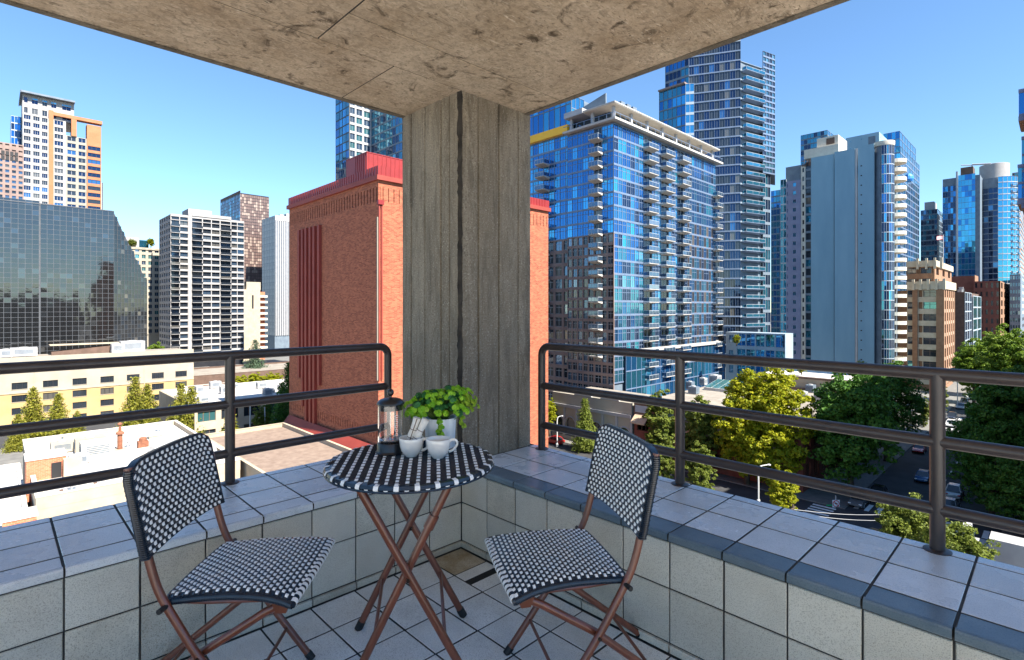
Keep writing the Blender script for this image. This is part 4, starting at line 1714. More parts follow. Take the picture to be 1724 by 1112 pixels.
# orange and white apartment tower
YT = 300.0
X = lambda px: onY(px, YT)
b = Building('apartment_tower', (X(100), 310, 0), 'tall white apartment tower with orange piers and a dark flat roof plate')
b.box('core', 'greige_wall', X(38) + 0.1, YT + 0.36, 0, X(170) - 0.1, YT + 26, 100)
zr = 107.5
FLN = 16
zb0 = zr - FLN * 2.95
wsp = (('glass_navy', 3), ('glass_dark', 2))
b.facade((X(38), YT), (X(82), YT), zb0, zr, [0, 0.36, 0.70, 1.0], FLN, (0.12, 0.84, 0.32, 0.92), 0.3, 'white_wall', wsp, 'white_metal', 'triple', tilt=0.004)
b.box('orange_pier', 'orange_wall', X(82) + 0.005, YT - 0.5, 20, X(90) - 0.005, YT + 1, 111.0)
b.facade((X(90), YT), (X(111), YT), zb0, zr, 1, FLN, (0.08, 0.78, 0.3, 0.93), 0.3, 'white_wall', wsp, 'white_metal', 'triple', tilt=0.004)
b.facade((X(111), YT), (X(146), YT), zb0, zr - 5.9, [0, 0.55, 1.0], FLN - 2, (0.12, 0.86, 0.3, 0.92), 0.3, 'greige_wall', wsp, 'white_metal', 'sash', tilt=0.004)
b.facade((X(146), YT - 0.6), (X(170), YT - 0.6), zb0, zr - 8.85, 1, FLN - 3, (0.06, 0.95, 0.36, 0.94), 0.3, 'orange_wall', wsp, 'black_frame', 'triple', tilt=0.004)
b.box('orange_wing', 'orange_wall', X(146) + 0.02, YT - 0.59, zr - 8.8, X(170), YT + 4, zr + 0.4)
b.box('orange_frame', 'orange_wall', X(90), YT - 0.45, zr + 1.6, X(172), YT + 3, zr + 3.0)
b.box('orange_post', 'orange_wall', X(120), YT - 0.4, zr - 5.8, X(129), YT + 4, zr + 1.55)
b.facade((X(38), YT + 1), (X(125), YT + 1), zr, zr + 8.5, [0, 0.12, 0.33, 0.5, 0.68, 1.0], 2, (0.25, 0.8, 0.2, 0.75), 0.3, 'white_wall', wsp, 'white_metal', 'sash')
b.box('penthouse', 'white_wall', X(38) + 0.1, YT + 1.4, zr, X(125), YT + 18, zr + 8.4)
b.facade((X(46), YT + 0.9), (X(125), YT + 0.9), zr + 6.6, zr + 8.45, 9, 1, (0.06, 0.94, 0.1, 0.9), 0.15, 'white_metal', (('glass_teal', 1),), wname='clerestory')
b.box('roof_plate', 'slate', X(34), YT - 1.5, zr + 8.55, X(126), YT + 20, zr + 9.3)
b.box('roof_fascia', 'dark_mullion', X(34), YT - 1.6, zr + 8.2, X(35.5), YT + 20, zr + 9.28)
b.facade((X(20), YT + 14), (X(38), YT + 14), zb0, zr + 2, 3, FLN, (0.06, 0.94, 0.1, 0.95), 0.2, 'grey_frame', (('glass_navy', 1), ('glass_blue', 1)), wname='side_wing')
b.box('side_core', 'grey_frame', X(20), YT + 14.3, 0, X(40), YT + 30, zr + 2.1)
b.box('side_core', 'white_wall', X(170), YT + 5, 0, X(176), YT + 24, 84)
b.facade((X(170.2), YT + 5), (X(175.8), YT + 5), 50, 84, 1, 12, (0.2, 0.8, 0.2, 0.8), 0.2, 'white_wall', (('glass_navy', 1),), wname='slim_wing')
b.finish()

# cream apartment block with roof garden
Y4 = 305.0
X = lambda px: onY(px, Y4)
b = Building('cream_apartments', (X(245), Y4 + 8, 0), 'cream apartment block with a green roof terrace left of the white tower')
b.box('core', 'cream_wall', X(214), Y4 + 0.4, 0, X(290), Y4 + 20, 55.5)
b.facade((X(214), Y4), (X(290), Y4), 14, 55.6, 7, 14, (0.2, 0.8, 0.25, 0.85), 0.35, 'cream_wall', (('glass_dusk', 2), ('glass_green', 1)), 'white_metal', 'sash')
b.box('stair_tower', 'white_wall', X(206), Y4 + 4, 0, X(237), Y4 + 16, 60.5)
b.box('pavilion', 'glass_sky', X(238), Y4 + 5, 55.7, X(254), Y4 + 12, 59.6)
b.box('cornice', 'cream_wall', X(214), Y4 - 0.4, 54.6, X(290), Y4 + 0.6, 55.0)
b.finish()

# white apartment tower with dark strip windows
Y5 = 270.0
X = lambda px: onY(px, Y5)
xl5 = X(287)
b = Building('white_apartment_tower', (X(340), Y5 + 10, 0), 'white apartment tower with rows of dark strip windows and balconies')
zt5 = 67.9
b.box('core', 'black_frame', xl5 + 0.45, Y5 + 0.6, 0, X(411) - 0.2, Y5 + 21, zt5 - 0.2)
bounds = [287, 302.5, 317, 322.5, 341, 356, 370.5, 389, 399.5, 411]
fr_ = [(X(p) - xl5) / (X(411) - xl5) for p in bounds]
nfl = 21
b.facade((xl5, Y5), (X(411), Y5), 7.0, zt5 - 2.6, fr_, nfl, (0.045, 0.955, 0.30, 0.99), 0.55, 'white_wall', (('glass_dark', 5), ('glass_dusk', 1)), 'black_frame', 'sash', sout=0.12,
         skip=lambda i, j: i == 2)
b.box('lift_shaft', 'white_wall', X(317), Y5 - 0.25, 0, X(322.5), Y5 + 1, zt5 + 0.6)
b.facade((xl5, Y5), (X(411), Y5), zt5 - 2.59, zt5, fr_, 1, (0.05, 0.95, 0.10, 0.62), 0.55, 'white_wall', (('glass_dark', 1),), skip=lambda i, j: i == 2)
y268 = onX(268, xl5)
b.facade((xl5, y268), (xl5, Y5 + 0.3), 7.0, zt5 - 0.2, 5, 22, (0.2, 0.8, 0.25, 0.85), 0.4, 'white_wall', (('glass_dark', 2), ('glass_dusk', 1)), wname='side_wall')
b.box('penthouse', 'white_wall', X(320), Y5 + 3, zt5, X(360), Y5 + 14, zt5 + 3.6)
b.box('parapet', 'white_wall', X(322.6), Y5 - 0.3, zt5 + 0.002, X(389), Y5 + 0.3, zt5 + 1.3)
bal = MB()
bal.box(-2.5, -0.9, -0.12, 2.5, 0.1, 0.06, 0)
bal.box(-2.5, -0.9, 0.061, -2.46, 0.0, 1.0, 1)
bal.box(2.46, -0.9, 0.061, 2.5, 0.0, 1.0, 1)
bal.box(-2.459, -0.9, 0.06, 2.459, -0.86, 1.0, 1)
bal_me = bal.mesh('balcony', ['white_wall', 'glass_dark'])
for j in range(nfl):
    z = 7.0 + (zt5 - 2.6 - 7.0) * j / nfl
    for (pa, pb) in ((287.5, 302.5), (322.8, 341), (371, 389)):
        cx, wd = 0.5 * (X(pa) + X(pb)), (X(pb) - X(pa))
        inst('balcony', bal_me, b.root, Vector((cx, Y5 - 0.1, z)) - b.loc, (0, 0, 0), (wd / 5.0 * 0.97, 1, 1))
b.finish()

# dark checkered tower
X6, Y6 = W(404, 350)
b = Building('checkered_tower', (X6 + 8, Y6 + 10, 0), 'dark tower with a random brown and black checkered face behind the white tower')
zt6 = hz(321, 350)
xr6 = onY(453, Y6)
yl6 = onX(371, X6)
b.box('core', 'black_frame', X6 + 0.3, Y6 + 0.3, 0, xr6 - 0.1, yl6, zt6 - 1.5)
b.facade((X6, Y6), (xr6, Y6), 30, zt6 - 2.0, 15, 36, (0.04, 0.96, 0.05, 0.95), 0.12, 'black_frame', (('panel_mix', 1),), tilt=0.01, pname='cladding_panel')
b.facade((X6, yl6), (X6, Y6), 30, zt6 - 0.2, 14, 34, (0.04, 0.96, 0.05, 0.95), 0.12, 'slate', (('glass_navy', 4), ('glass_teal', 1)), tilt=0.01, wname='side_wall', pname='glass_panel')
b.box('parapet', 'dark_brown', X6, Y6, zt6 - 1.99, X6 + 0.3, yl6, zt6)
b.finish()

# beige block with a blank wall
X7, Y7 = W(410, 265)
b = Building('beige_apartments', (X7 + 4, Y7 + 8, 0), 'beige apartment block with a blank sunlit wall and side balconies')
xr7 = onY(438, Y7)
zt7 = hz(488, 268)
b.box('core', 'beige_wall', X7, Y7, 0, xr7, Y7 + 14, zt7)
b.box('roof_hut', 'cream_wall', onY(416, Y7), Y7 + 1, zt7, onY(440, Y7), Y7 + 9, hz(475, 268))
b.box('vent_slot', 'dark_void', onY(424, Y7), Y7 - 0.05, hz(520, 265), onY(427, Y7), Y7 + 0.01, hz(497, 265))
for j in range(10):
    z = 6 + j * 2.9
    b.solo('balcony', 'cream_balcony', lambda m: (m.box(xr7 + 0.01, Y7 + 1, z, xr7 + 4.0, Y7 + 10, z + 0.25), m.box(xr7 + 3.8, Y7 + 1, z + 0.251, xr7 + 4.0, Y7 + 10, z + 1.1), m.box(xr7 + 0.2, Y7 + 1, z + 0.2505, xr7 + 3.79, Y7 + 1.15, z + 1.1)))
b.box('side_wall', 'red_brick_small', xr7 + 0.02, Y7 + 2.5, 0, xr7 + 3.2, Y7 + 13, zt7 - 1)
b.finish()

# grey ribbed office tower
X8, Y8 = W(463, 320)
zt8 = hz(363, 320)
xr8 = onY(540, Y8)
b = Building('ribbed_tower', (X8 + 12, Y8 + 10, 0), 'grey office tower with fine vertical ribs left of the red brick block')
b.box('core', 'slate', X8 + 0.06, Y8 + 0.56, 0, xr8, onX(441, X8), zt8)
b.facade((X8, Y8), (xr8, Y8), 10, zt8 - 3, 26, 1, (0.3, 0.7, 0.0, 1.0), 0.5, 'white_metal', (('glass_dusk', 1),), pname='window_strip')
b.facade((X8, onX(441, X8)), (X8, Y8), 10, zt8 - 0.1, 5, 18, (0.015, 0.985, 0.02, 0.98), 0.03, 'slate', (('machine_grey', 1),), wname='joints', pname='wall_panel') 
b.box('crown', 'white_metal', X8 + 0.1, Y8 - 0.1, zt8 - 2.9, xr8, Y8 + 0.35, zt8 + 0.2)
for i in range(5):
    b.box('roof_plant', 'machine_grey', X8 + 4 + i * 4, Y8 + 3, zt8, X8 + 6.5 + i * 4, Y8 + 8, zt8 + 1.5 + (i % 3))
b.finish()

# glass tower behind the red block
X9, Y9 = W(588, 185)
b = Building('grey_glass_tower', (X9 + 5, Y9 + 6, 0), 'grey and blue glass apartment tower rising behind the red brick block')
xr9 = onY(625, Y9)
b.box('core', 'slate', X9 + 0.3, Y9 + 0.4, 0, xr9 + 12, onX(565, X9), 112)
b.facade((X9, onX(565, X9)), (X9, Y9), 55, 112, 4, 19, (0.04, 0.96, 0.06, 0.94), 0.1, 'black_frame', (('glass_blue', 2), ('glass_teal', 1)), 'silver_mullion', 'sash', tilt=0.006, wname='side_wall')
b.facade((X9, Y9), (xr9, Y9), 55, 112, [0, 0.28, 0.62, 1.0], 19, (0.12, 0.9, 0.2, 0.92), 0.3, 'white_metal', (('glass_dusk', 2), ('glass_green', 1)), 'grey_frame', 'sash', tilt=0.004)
b.facade((xr9 + 0.01, Y9), (xr9 + 0.01, Y9 - 34), 55, 112, 17, 19, (0.04, 0.96, 0.08, 0.94), 0.12, 'slate', (('glass_teal', 3), ('glass_navy', 1)), 'slate', 'sash', tilt=0.006, wname='wing_wall')
b.box('wing_core', 'slate', xr9 + 0.3, Y9 - 33.9, 0, xr9 + 14, Y9 + 0.3, 112.1)
b.finish()

# ------------------------------------------------------------------ red brick block
RX0, RY0 = W(637, 70)
RX1 = onY(923, RY0)
RY1 = onX(487, RX0)
zb_ = hz(299, 70)
b = Building('red_brick_block', ((RX0 + RX1) / 2, (RY0 + RY1) / 2, 0), 'huge windowless red brick block with a crimson metal roof band', limit=300)
b.box('core', 'red_brick', RX0 + 0.32, RY0 + 0.32, 0, RX1, RY1, zb_ - 0.02)
zs0, zs1 = zb_ - 3.1, zb_ - 1.2
nsl = 36
rec = (('red_brick', 1),)
# left (shaded) face: plain wall, slot course near the top, slot courses low down
Lf = RY1 - RY0


def wallslab(z0, z1):
    b.part('brick_wall', 'red_brick').box(RX0, RY0, z0, RX0 + 0.3, RY1, z1)
    b.part('brick_wall', 'red_brick').box(RX0 + 0.301, RY0 + 0.001, z0, RX1, RY0 + 0.301, z1)


wallslab(0, 3.0)
wallslab(13.0, zs0)
wallslab(zs1, zb_)
b.facade((RX0, RY1), (RX0, RY0), zs0, zs1, nsl, 1, (0.30, 0.62, 0.0, 1.0), 0.18, 'red_brick', (('dark_brown', 1),), wname='slot_course_shaded', pname='brick_slot')  # dark brown slot backs: shade inside the recess put into the colour
b.facade((RX0 + 0.3, RY0), (RX1, RY0), zs0, zs1, 40, 1, (0.42, 0.55, 0.0, 1.0), 0.18, 'red_brick', (('dark_brown', 1),), wname='slot_course', pname='brick_slot')
for (za, zc_, nn, ww) in ((3.0, 6.4, 46, 0.22), (6.4, 9.6, 46, 0.22), (9.6, 11.2, 40, 0.22)):
    b.facade((RX0, RY1), (RX0, RY0), za, zc_, nn, 1, (0.36, 0.36 + ww, 0.08, 0.80), 0.15, 'red_brick', (('dark_brown', 1),), wname='lower_slot_course', pname='brick_slot')  # dark backs again paint the shade of the slots
b.part('brick_wall', 'red_brick').box(RX0, RY0, 11.2, RX0 + 0.3, RY1, 13.0)
b.part('brick_wall', 'red_brick').box(RX0 + 0.301, RY0 + 0.001, 3.0, RX1, RY0 + 0.301, 13.0)
# crimson cladding band: cap, gutter and seams
b.box('roof_band', 'red_metal', RX0 - 0.12, RY0 - 0.12, zb_ + 0.001, RX1 + 0.1, RY1 + 0.1, zb_ + 1.55)
b.box('gutter', 'red_pipe', RX0 - 0.38, RY0 - 0.38, zb_ - 0.35, RX1 + 0.3, RY1 + 0.3, zb_ + 0.28)
for i in range(42):
    y = RY0 + 0.35 + i * 0.68
    if y < RY1:
        b.box('seam', 'red_metal', RX0 - 0.17, y, zb_ + 0.281, RX0 - 0.121, y + 0.06, zb_ + 1.56)
for i in range(48):
    x = RX0 + 0.35 + i * 0.68
    if x < RX1:
        b.box('seam', 'red_metal', x, RY0 - 0.17, zb_ + 0.281, x + 0.06, RY0 - 0.121, zb_ + 1.56)
px0, py0 = W(617.5, 72.5)
py0 = max(py0, RY0 + 2.2)
px0 = RX0 - 0.10
py0 = onX(617.5, px0)
py1 = onX(600, px0)
zp = hz(257, depth(px0, py0))
b.box('roof_house', 'red_metal', px0, py0, zb_ + 1.56, px0 + 24, py1 + 3, zp)
b.box('roof_house', 'red_metal', px0 - 0.05, py0 - 0.05, zp + 0.001, px0 + 24, py1 + 3, zp + 0.12)
for i in range(30):
    b.box('seam', 'red_metal', px0 + 0.3 + i * 0.68, py0 - 0.05, zb_ + 1.57, px0 + 0.36 + i * 0.68, py0 - 0.001, zp)
for i in range(6):
    b.box('seam', 'red_metal', px0 - 0.05, py0 + 0.3 + i * 0.55, zb_ + 1.57, px0 - 0.001, py0 + 0.36 + i * 0.55, zp)
# red pipes on the shaded face
pys = [onX(p, RX0) for p in (506.5, 512.5, 518.5, 525.5, 532, 540)]
for i, y in enumerate(pys):
    zt = zb_ - 4.4
    z0 = (15.5, 11.0, 2.0, 2.0, 2.0, 15.0)[i]
    b.solo('red_pipe', 'red_pipe', lambda m: m.box(RX0 - 0.45, y - 0.33, z0, RX0 - 0.002, y + 0.33, zt))
# corner bay with framed edge
yb = RY0
b.solo('corner_trim', 'red_pipe', lambda m: (m.box(RX0 - 0.05, yb - 0.22, 17.5, RX0 + 0.16, yb - 0.003, zb_ - 3.6), m.box(RX0 + 0.34, yb - 0.22, 17.5, RX0 + 0.52, yb - 0.003, zb_ - 3.6)))
b.solo('corner_trim_cap', 'red_metal', lambda m: m.box(RX0 - 0.22, yb - 0.4, zb_ - 3.58, RX0 + 0.62, yb - 0.003, zb_ - 3.0))
b.solo('corner_trim', 'cream_wall', lambda m: m.box(RX0 - 0.16, yb - 0.03, 17.4, RX0 - 0.051, yb + 0.18, zb_ - 5.2))
# sloping red canopy at the foot of the shaded face
b.solo('canopy', 'red_pipe', lambda m: m.add([(RX0 - 1.5, RY0 + 0.5, 7.6), (RX0 - 1.5, RY1 - 1, 7.6), (RX0 - 0.46, RY1 - 1, 8.9), (RX0 - 0.46, RY0 + 0.5, 8.9),
                                             (RX0 - 1.5, RY0 + 0.5, 7.4), (RX0 - 1.5, RY1 - 1, 7.4), (RX0 - 0.46, RY1 - 1, 7.4), (RX0 - 0.46, RY0 + 0.5, 7.4)],
                                            [(3, 2, 1, 0), (0, 1, 5, 4), (1, 2, 6, 5), (2, 3, 7, 6), (3, 0, 4, 7), (4, 5, 6, 7)]))
b.finish()

# ------------------------------------------------------------------ left: yellow building and its roof
YY = 167.0
xr = onY(326, YY)
b = Building('yellow_building', (10, YY + 9, 0), 'long yellow five-storey building with a cream top floor and dark windows')
b.box('core', 'beige_wall', -60, YY + 0.35, 0, xr - 0.05, YY + 18, 14.6)
bx = [-60 + i * 7.3 for i in range(20)]
pxw = [33, 85, 135, 181, 223, 265, 305]
wx = [onY(p, YY) for p in pxw]
stp = (wx[-1] - wx[0]) / 6
wx = [wx[0] + stp * (i - 8) for i in range(15)]
edges = [-60.0]
fr2 = []
L_ = xr + 60
bd = [0.0] + [((wx[i] + wx[i + 1]) / 2 + 60) / L_ for i in range(14)] + [1.0]
wfr = []
for (za, zc_, mat) in ((-1.3, 1.6, 'yellow_wall'), (1.6, 4.5, 'yellow_wall'), (4.5, 7.4, 'yellow_wall'), (7.4, 15.1, 'cream_wall')):
    wm = b.part('wall_' + ('cream' if mat == 'cream_wall' else 'yellow'), mat)
    o, d, n = (-60, YY), (1, 0), (0, -1)
    cuts = [0.0]
    for x in wx:
        cuts += [x + 60 - 1.35, x + 60 + 1.35]
    cuts.append(L_)
    for k in range(0, len(cuts), 2):
        if cuts[k + 1] > cuts[k]:
            wm.obox(o, d, n, max(cuts[k], 0), min(cuts[k + 1], L_), 0, 0.33, za, zc_)
    top_ = 1.15 if mat != 'cream_wall' else 1.95
    for x in wx:
        wm.obox(o, d, n, x + 60 - 1.351, x + 60 + 1.351, 0.002, 0.33, za, za + 0.75)
        wm.obox(o, d, n, x + 60 - 1.351, x + 60 + 1.351, 0.002, 0.33, za + 2.3, zc_)
        b.pane('window', pane_mesh('glass_dark', 'black_frame', 'triple'), o, d, n, x + 60, za + 1.525, 2.7, 1.55, 0.2)
        b.part('sill', 'cream_wall').obox(o, d, n, x + 60 - 1.45, x + 60 + 1.45, -0.08, 0.0, za + 0.66, za + 0.75)
b.box('string_course', 'beige_wall', -60, YY - 0.15, 7.2, xr, YY - 0.002, 7.5)
b.box('string_course', 'beige_wall', -60, YY - 0.12, 12.9, xr, YY - 0.002, 13.05)
for px_ in (58, 243):
    xx = onY(px_, YY)
    b.solo('downpipe', 'beige_wall', lambda m: m.box(xx - 0.08, YY - 0.2, 0, xx + 0.08, YY - 0.152, 15))
b.box('parapet', 'cream_wall', -60, YY + 0.001, 15.102, xr, YY + 0.4, 15.5)
b.box('roof_deck', 'pale_roof', -60, YY + 0.42, 14.65, xr - 0.1, YY + 17.9, 14.8)
b.finish()
ac_unit(onY(222, 178), 178, 14.8, 5.4, 4, 3.0, 'white boxed rooftop unit on the yellow building near the dark office')
ac_unit(onY(197, 177), 177, 14.8, 2.6, 2.6, 2.4, 'small grey rooftop unit beside the white boxed unit', 'machine_grey')
ac_unit(onY(40, 180), 180, 14.8, 5.0, 3, 2.2, 'wide white rooftop unit on the yellow building at far left')
ac_unit(onY(10, 179), 179, 14.8, 2.2, 3, 2.0, 'small white rooftop unit at the left end of the yellow roof')
r = thing('roof_hut', (onY(170, 181), 181, 14.8), 'low brown roof hatch house on the yellow building', 'roof hut')
m = MB()
x = onY(160, 181)
m.prism([(x - 9, 179), (x + 9, 179), (x + 9, 183), (x - 9, 183)], 14.82, [15.6, 17.2, 17.2, 15.6])
m.build('body', 'dark_brown', r)
m = MB()
m.prism([(x - 9.3, 178.7), (x + 9.3, 178.7), (x + 9.3, 183.3), (x - 9.3, 183.3)], 17.21, 17.4)
m.build('cap', 'beige_wall', r)


# ------------------------------------------------------------------ low roofs below the left railing
def lowbox(name, label, x0, y0, x1, y1, z, wall, roof, par=0.7, cat='building', fbands=()):
    r = thing(name, ((x0 + x1) / 2, (y0 + y1) / 2, 0), label, cat)
    m = MB()
    m.box(x0 + 0.02, y0 + 0.02, 0, x1 - 0.02, y1 - 0.02, z - 0.004)
    m.build('wall', wall, r)
    m = MB()
    m.box(x0 + 0.3, y0 + 0.3, z - 0.003, x1 - 0.3, y1 - 0.3, z + 0.05)
    m.build('roof', roof, r)
    m = MB()
    t = 0.32
    m.box(x0, y0, z - 0.5, x1, y0 + t, z + par)
    m.box(x0, y1 - t, z - 0.5, x1, y1, z + par)
    m.box(x0, y0 + t + 0.001, z - 0.5, x0 + t, y1 - t - 0.001, z + par)
    m.box(x1 - t, y0 + t + 0.001, z - 0.5, x1, y1 - t - 0.001, z + par)
    m.build('parapet', wall, r)
    m = MB()
    m.box(x0 - 0.05, y0 - 0.05, z + par + 0.001, x1 + 0.05, y0 + t + 0.05, z + par + 0.08)
    m.box(x0 - 0.05, y1 - t - 0.05, z + par + 0.001, x1 + 0.05, y1 + 0.05, z + par + 0.08)
    m.box(x0 - 0.05, y0 + t + 0.051, z + par + 0.001, x0 + t + 0.05, y1 - t - 0.051, z + par + 0.08)
    m.box(x1 - t - 0.05, y0 + t + 0.051, z + par + 0.001, x1 + 0.05, y1 - t - 0.051, z + par + 0.08)
    m.build('coping', roof if roof == 'white_roof' else wall, r)
    return r


l1 = lowbox('white_roofed_building', 'low building with a bright white flat roof below the left railing', 3, 70, 21.7, 102, 7.6, 'beige_wall', 'white_roof')
m = MB()
m.box(3.4, 84.0, 7.66, 21.3, 84.4, 8.5)
m.build('roof_step', 'white_roof', l1)
l2 = lowbox('brown_roofed_building', 'low building with a brown gravel roof beside the red brick block', 22.3, 56, RX0 - 1.6, 90, 7.2, 'beige_wall', 'gravel_roof', 0.6)
l3 = lowbox('white_shed', 'low white-roofed building at the bottom left corner', -24, 58, 2.5, 96, 6.0, 'white_wall', 'white_roof', 0.4)
bk_ = thing('brick_stair_house', (4.6, 81.5, 6), 'red brick stair house with a dark door on the white roof', 'stair house')
m = MB()
m.box(2.6, 79.5, 5.5, 6.0, 83.0, 10.0)
m.build('wall', 'red_brick_small', bk_)
m = MB()
m.box(2.5, 79.4, 10.001, 6.1, 83.1, 10.2)
m.build('cap', 'white_roof', bk_)
m = MB()
m.box(4.7, 79.4, 7.7, 5.6, 79.498, 9.4)
m.build('door', 'dark_void', bk_)
m = MB()
m.box(5.7, 78.2, 7.7, 7.3, 79.3, 9.8)
m.build('side_panel', 'beige_wall', bk_)
bk2 = thing('brick_chimney_wall', (1.4, 66, 0), 'short red brick wall end at the bottom left roofs', 'wall')
m = MB()
m.box(0.6, 66.4, 0, 2.9, 69.2, 7.6)
m.build('wall', 'red_brick_small', bk2)
m = MB()
m.box(0.5, 66.3, 7.601, 3.0, 69.3, 7.75)
m.build('cap', 'white_roof', bk2)

zr1 = 7.65
for i in range(8):                            # welded seams of the roof membrane
    m = MB()
    m.box(3.35, 72.5 + i * 3.7, zr1 + 0.001, 21.35, 72.62 + i * 3.7, zr1 + 0.03)
    m.build('roof_seam', 'cream_wall', l1)
rv = random.Random(15)
for i, lab in enumerate(('thin white pipe vent near the front left of the white roof', 'thin white pipe vent near the front middle of the white roof', 'short dark pipe vent left of the boxed fan units', 'short dark pipe vent right of the rusty stack',
                         'thin grey pipe vent at the back left of the white roof', 'thin grey pipe vent at the back middle of the white roof', 'thin grey pipe vent at the back right of the white roof', 'short pale pipe vent beside the curved ducts')):
    x_, y_ = ((6, 73.5), (11.5, 72.6), (6.6, 88), (13.4, 90.5), (7, 98), (12.5, 99), (18.5, 98.5), (13.6, 77.5))[i]
    vp = thing('pipe_vent', (x_, y_, zr1), lab, 'vent', 'pipe vents on the white roof')
    m = MB()
    h_ = rv.uniform(0.5, 1.1)
    m.tube([(x_, y_, zr1), (x_, y_, zr1 + h_)], 0.12, 8)
    m.build('pipe', ['white_metal', 'slate', 'machine_grey'][i % 3], vp, smooth=True)
    m = MB()
    m.lathe([(0.2, 0), (0.22, 0.08), (0.05, 0.2), (0, 0.2)], 10, (x_, y_, zr1 + h_ + 0.03))
    m.build('cap', 'machine_grey', vp, smooth=True)
    m = MB()
    m.box(x_ - 0.35, y_ - 0.35, zr1 + 0.031, x_ + 0.35, y_ + 0.35, zr1 + 0.06)
    m.build('flashing', 'slate', vp)
labs = ['tan boxed fan unit with louvred side on the white roof', 'cream cooling unit beside the rusty stack on the white roof']
ac_unit(9.3, 90.5, zr1, 3.2, 1.8, 2.0, labs[0], 'cream_wall')
ac_unit(9.6, 86.5, zr1, 3.4, 2.2, 2.2, labs[1], 'cream_balcony')
ac_unit(6.6, 92.8, zr1, 2.4, 1.6, 1.5, 'low cream unit at the back left of the boxed fan units', 'cream_wall')
ac_unit(11.6, 93.6, zr1, 1.8, 1.5, 1.3, 'small grey unit behind the rusty stack', 'machine_grey')
ac_unit(7.6, 84.6, zr1, 2.0, 1.4, 1.2, 'small white unit in front of the cream cooling unit', 'white_metal')
st = thing('vent_stack', (12.2, 88, zr1), 'rusty exhaust stack with caps on the white roof', 'vent stack')
m = MB()
m.lathe([(0.30, 0), (0.30, 2.3), (0.48, 2.35), (0.48, 2.55), (0.2, 2.75), (0.16, 2.75), (0.16, 3.6), (0.3, 3.62), (0.3, 3.75), (0.0, 3.95)], 14, (12.2, 88, zr1))
m.build('pipe', 'rust', st, smooth=True)
m = MB()
m.box(11.5, 87.3, zr1, 12.9, 88.7, zr1 + 0.35)
m.build('curb', 'cream_wall', st)
st = thing('round_vent', (14.6, 87, zr1), 'squat red-brown fan vent on the white roof', 'vent')
m = MB()
m.box(14.0, 86.5, zr1 + 0.19, 15.2, 87.5, zr1 + 1.2)
m.lathe([(0.45, 0), (0.45, 0.35), (0.3, 0.5), (0.0, 0.5)], 12, (14.6, 87, zr1 + 1.201))
m.build('turbine', 'rust', st, smooth=True)
m = MB()
m.box(13.8, 86.2, zr1, 15.4, 87.8, zr1 + 0.18)
m.build('flashing', 'machine_grey', st)
for i, (x, y, lab) in enumerate(((17.2, 93.5, 'small grey skylight hatch farthest back on the white roof'), (17.8, 86.8, 'small grey skylight hatch in the middle of the white roof'), (16.0, 80.5, 'small grey skylight hatch nearest the front of the white roof'))):
    h = thing('roof_hatch', (x, y, zr1), lab, 'roof hatch', 'hatches on the white roof')
    m = MB()
    m.box(x - 0.8, y - 0.5, zr1, x + 0.8, y + 0.5, zr1 + 0.4)
    m.build('curb', 'beige_wall', h)
    m = MB()
    m.prism([(x - 0.9, y - 0.6), (x + 0.9, y - 0.6), (x + 0.9, y + 0.6), (x - 0.9, y + 0.6)], zr1 + 0.401, [zr1 + 0.5, zr1 + 0.5, zr1 + 0.75, zr1 + 0.75])
    m.build('lid', 'machine_grey', h)
du = thing('roof_duct', (17, 79, zr1), 'curved galvanised ducts on the white roof behind the left chair', 'duct')
for k, (pts, r_) in enumerate((([(14.5, 81, zr1 + 0.9), (17, 82.2, zr1 + 0.9), (19.2, 81.4, zr1 + 0.9), (20, 79, zr1 + 0.9), (20, 76, zr1 + 0.9)], 0.75), ([(15.5, 78.6, zr1 + 0.8), (17.5, 79.6, zr1 + 0.8), (18.3, 77.5, zr1 + 0.8), (18.3, 75.5, zr1 + 0.8)], 0.65))):
    m = MB()
    m.tube(smooth_path(pts, 5), r_, 10)
    m.build('duct', 'machine_grey', du, smooth=True)
m = MB()
for i in range(4):
    m.box(14.6 + i * 1.4, 78, zr1, 14.75 + i * 1.4, 78.15, zr1 + 0.4)
m.build('support', 'machine_grey', du)
hv = thing('roof_hood', (13, 73.4, zr1), 'small arched hood vent near the front edge of the white roof', 'vent')
m = MB()
m.prism([(12.4, 73), (13.6, 73), (13.6, 73.9), (12.4, 73.9)], zr1, zr1 + 0.5)
m.build('base', 'rust', hv)
m = MB()
m.tube([(13, 72.95, zr1 + 0.5), (13, 73.95, zr1 + 0.5)], 0.6, 12)
m.build('hood', 'white_metal', hv, smooth=True)
pw = thing('roof_pipe', (12, 75, zr1), 'thin conduit running across the white roof', 'pipe')
m = MB()
m.tube([(4, 73.2, zr1 + 0.2), (10, 74.5, zr1 + 0.2), (20.8, 76.2, zr1 + 0.2)], 0.06, 6)
m.build('conduit', 'machine_grey', pw)
m = MB()
for i in range(6):
    m.box(5 + i * 2.9, 73.25 + i * 0.52, zr1, 5.3 + i * 2.9, 73.5 + i * 0.52, zr1 + 0.14)
m.build('block', 'dark_brown', pw)

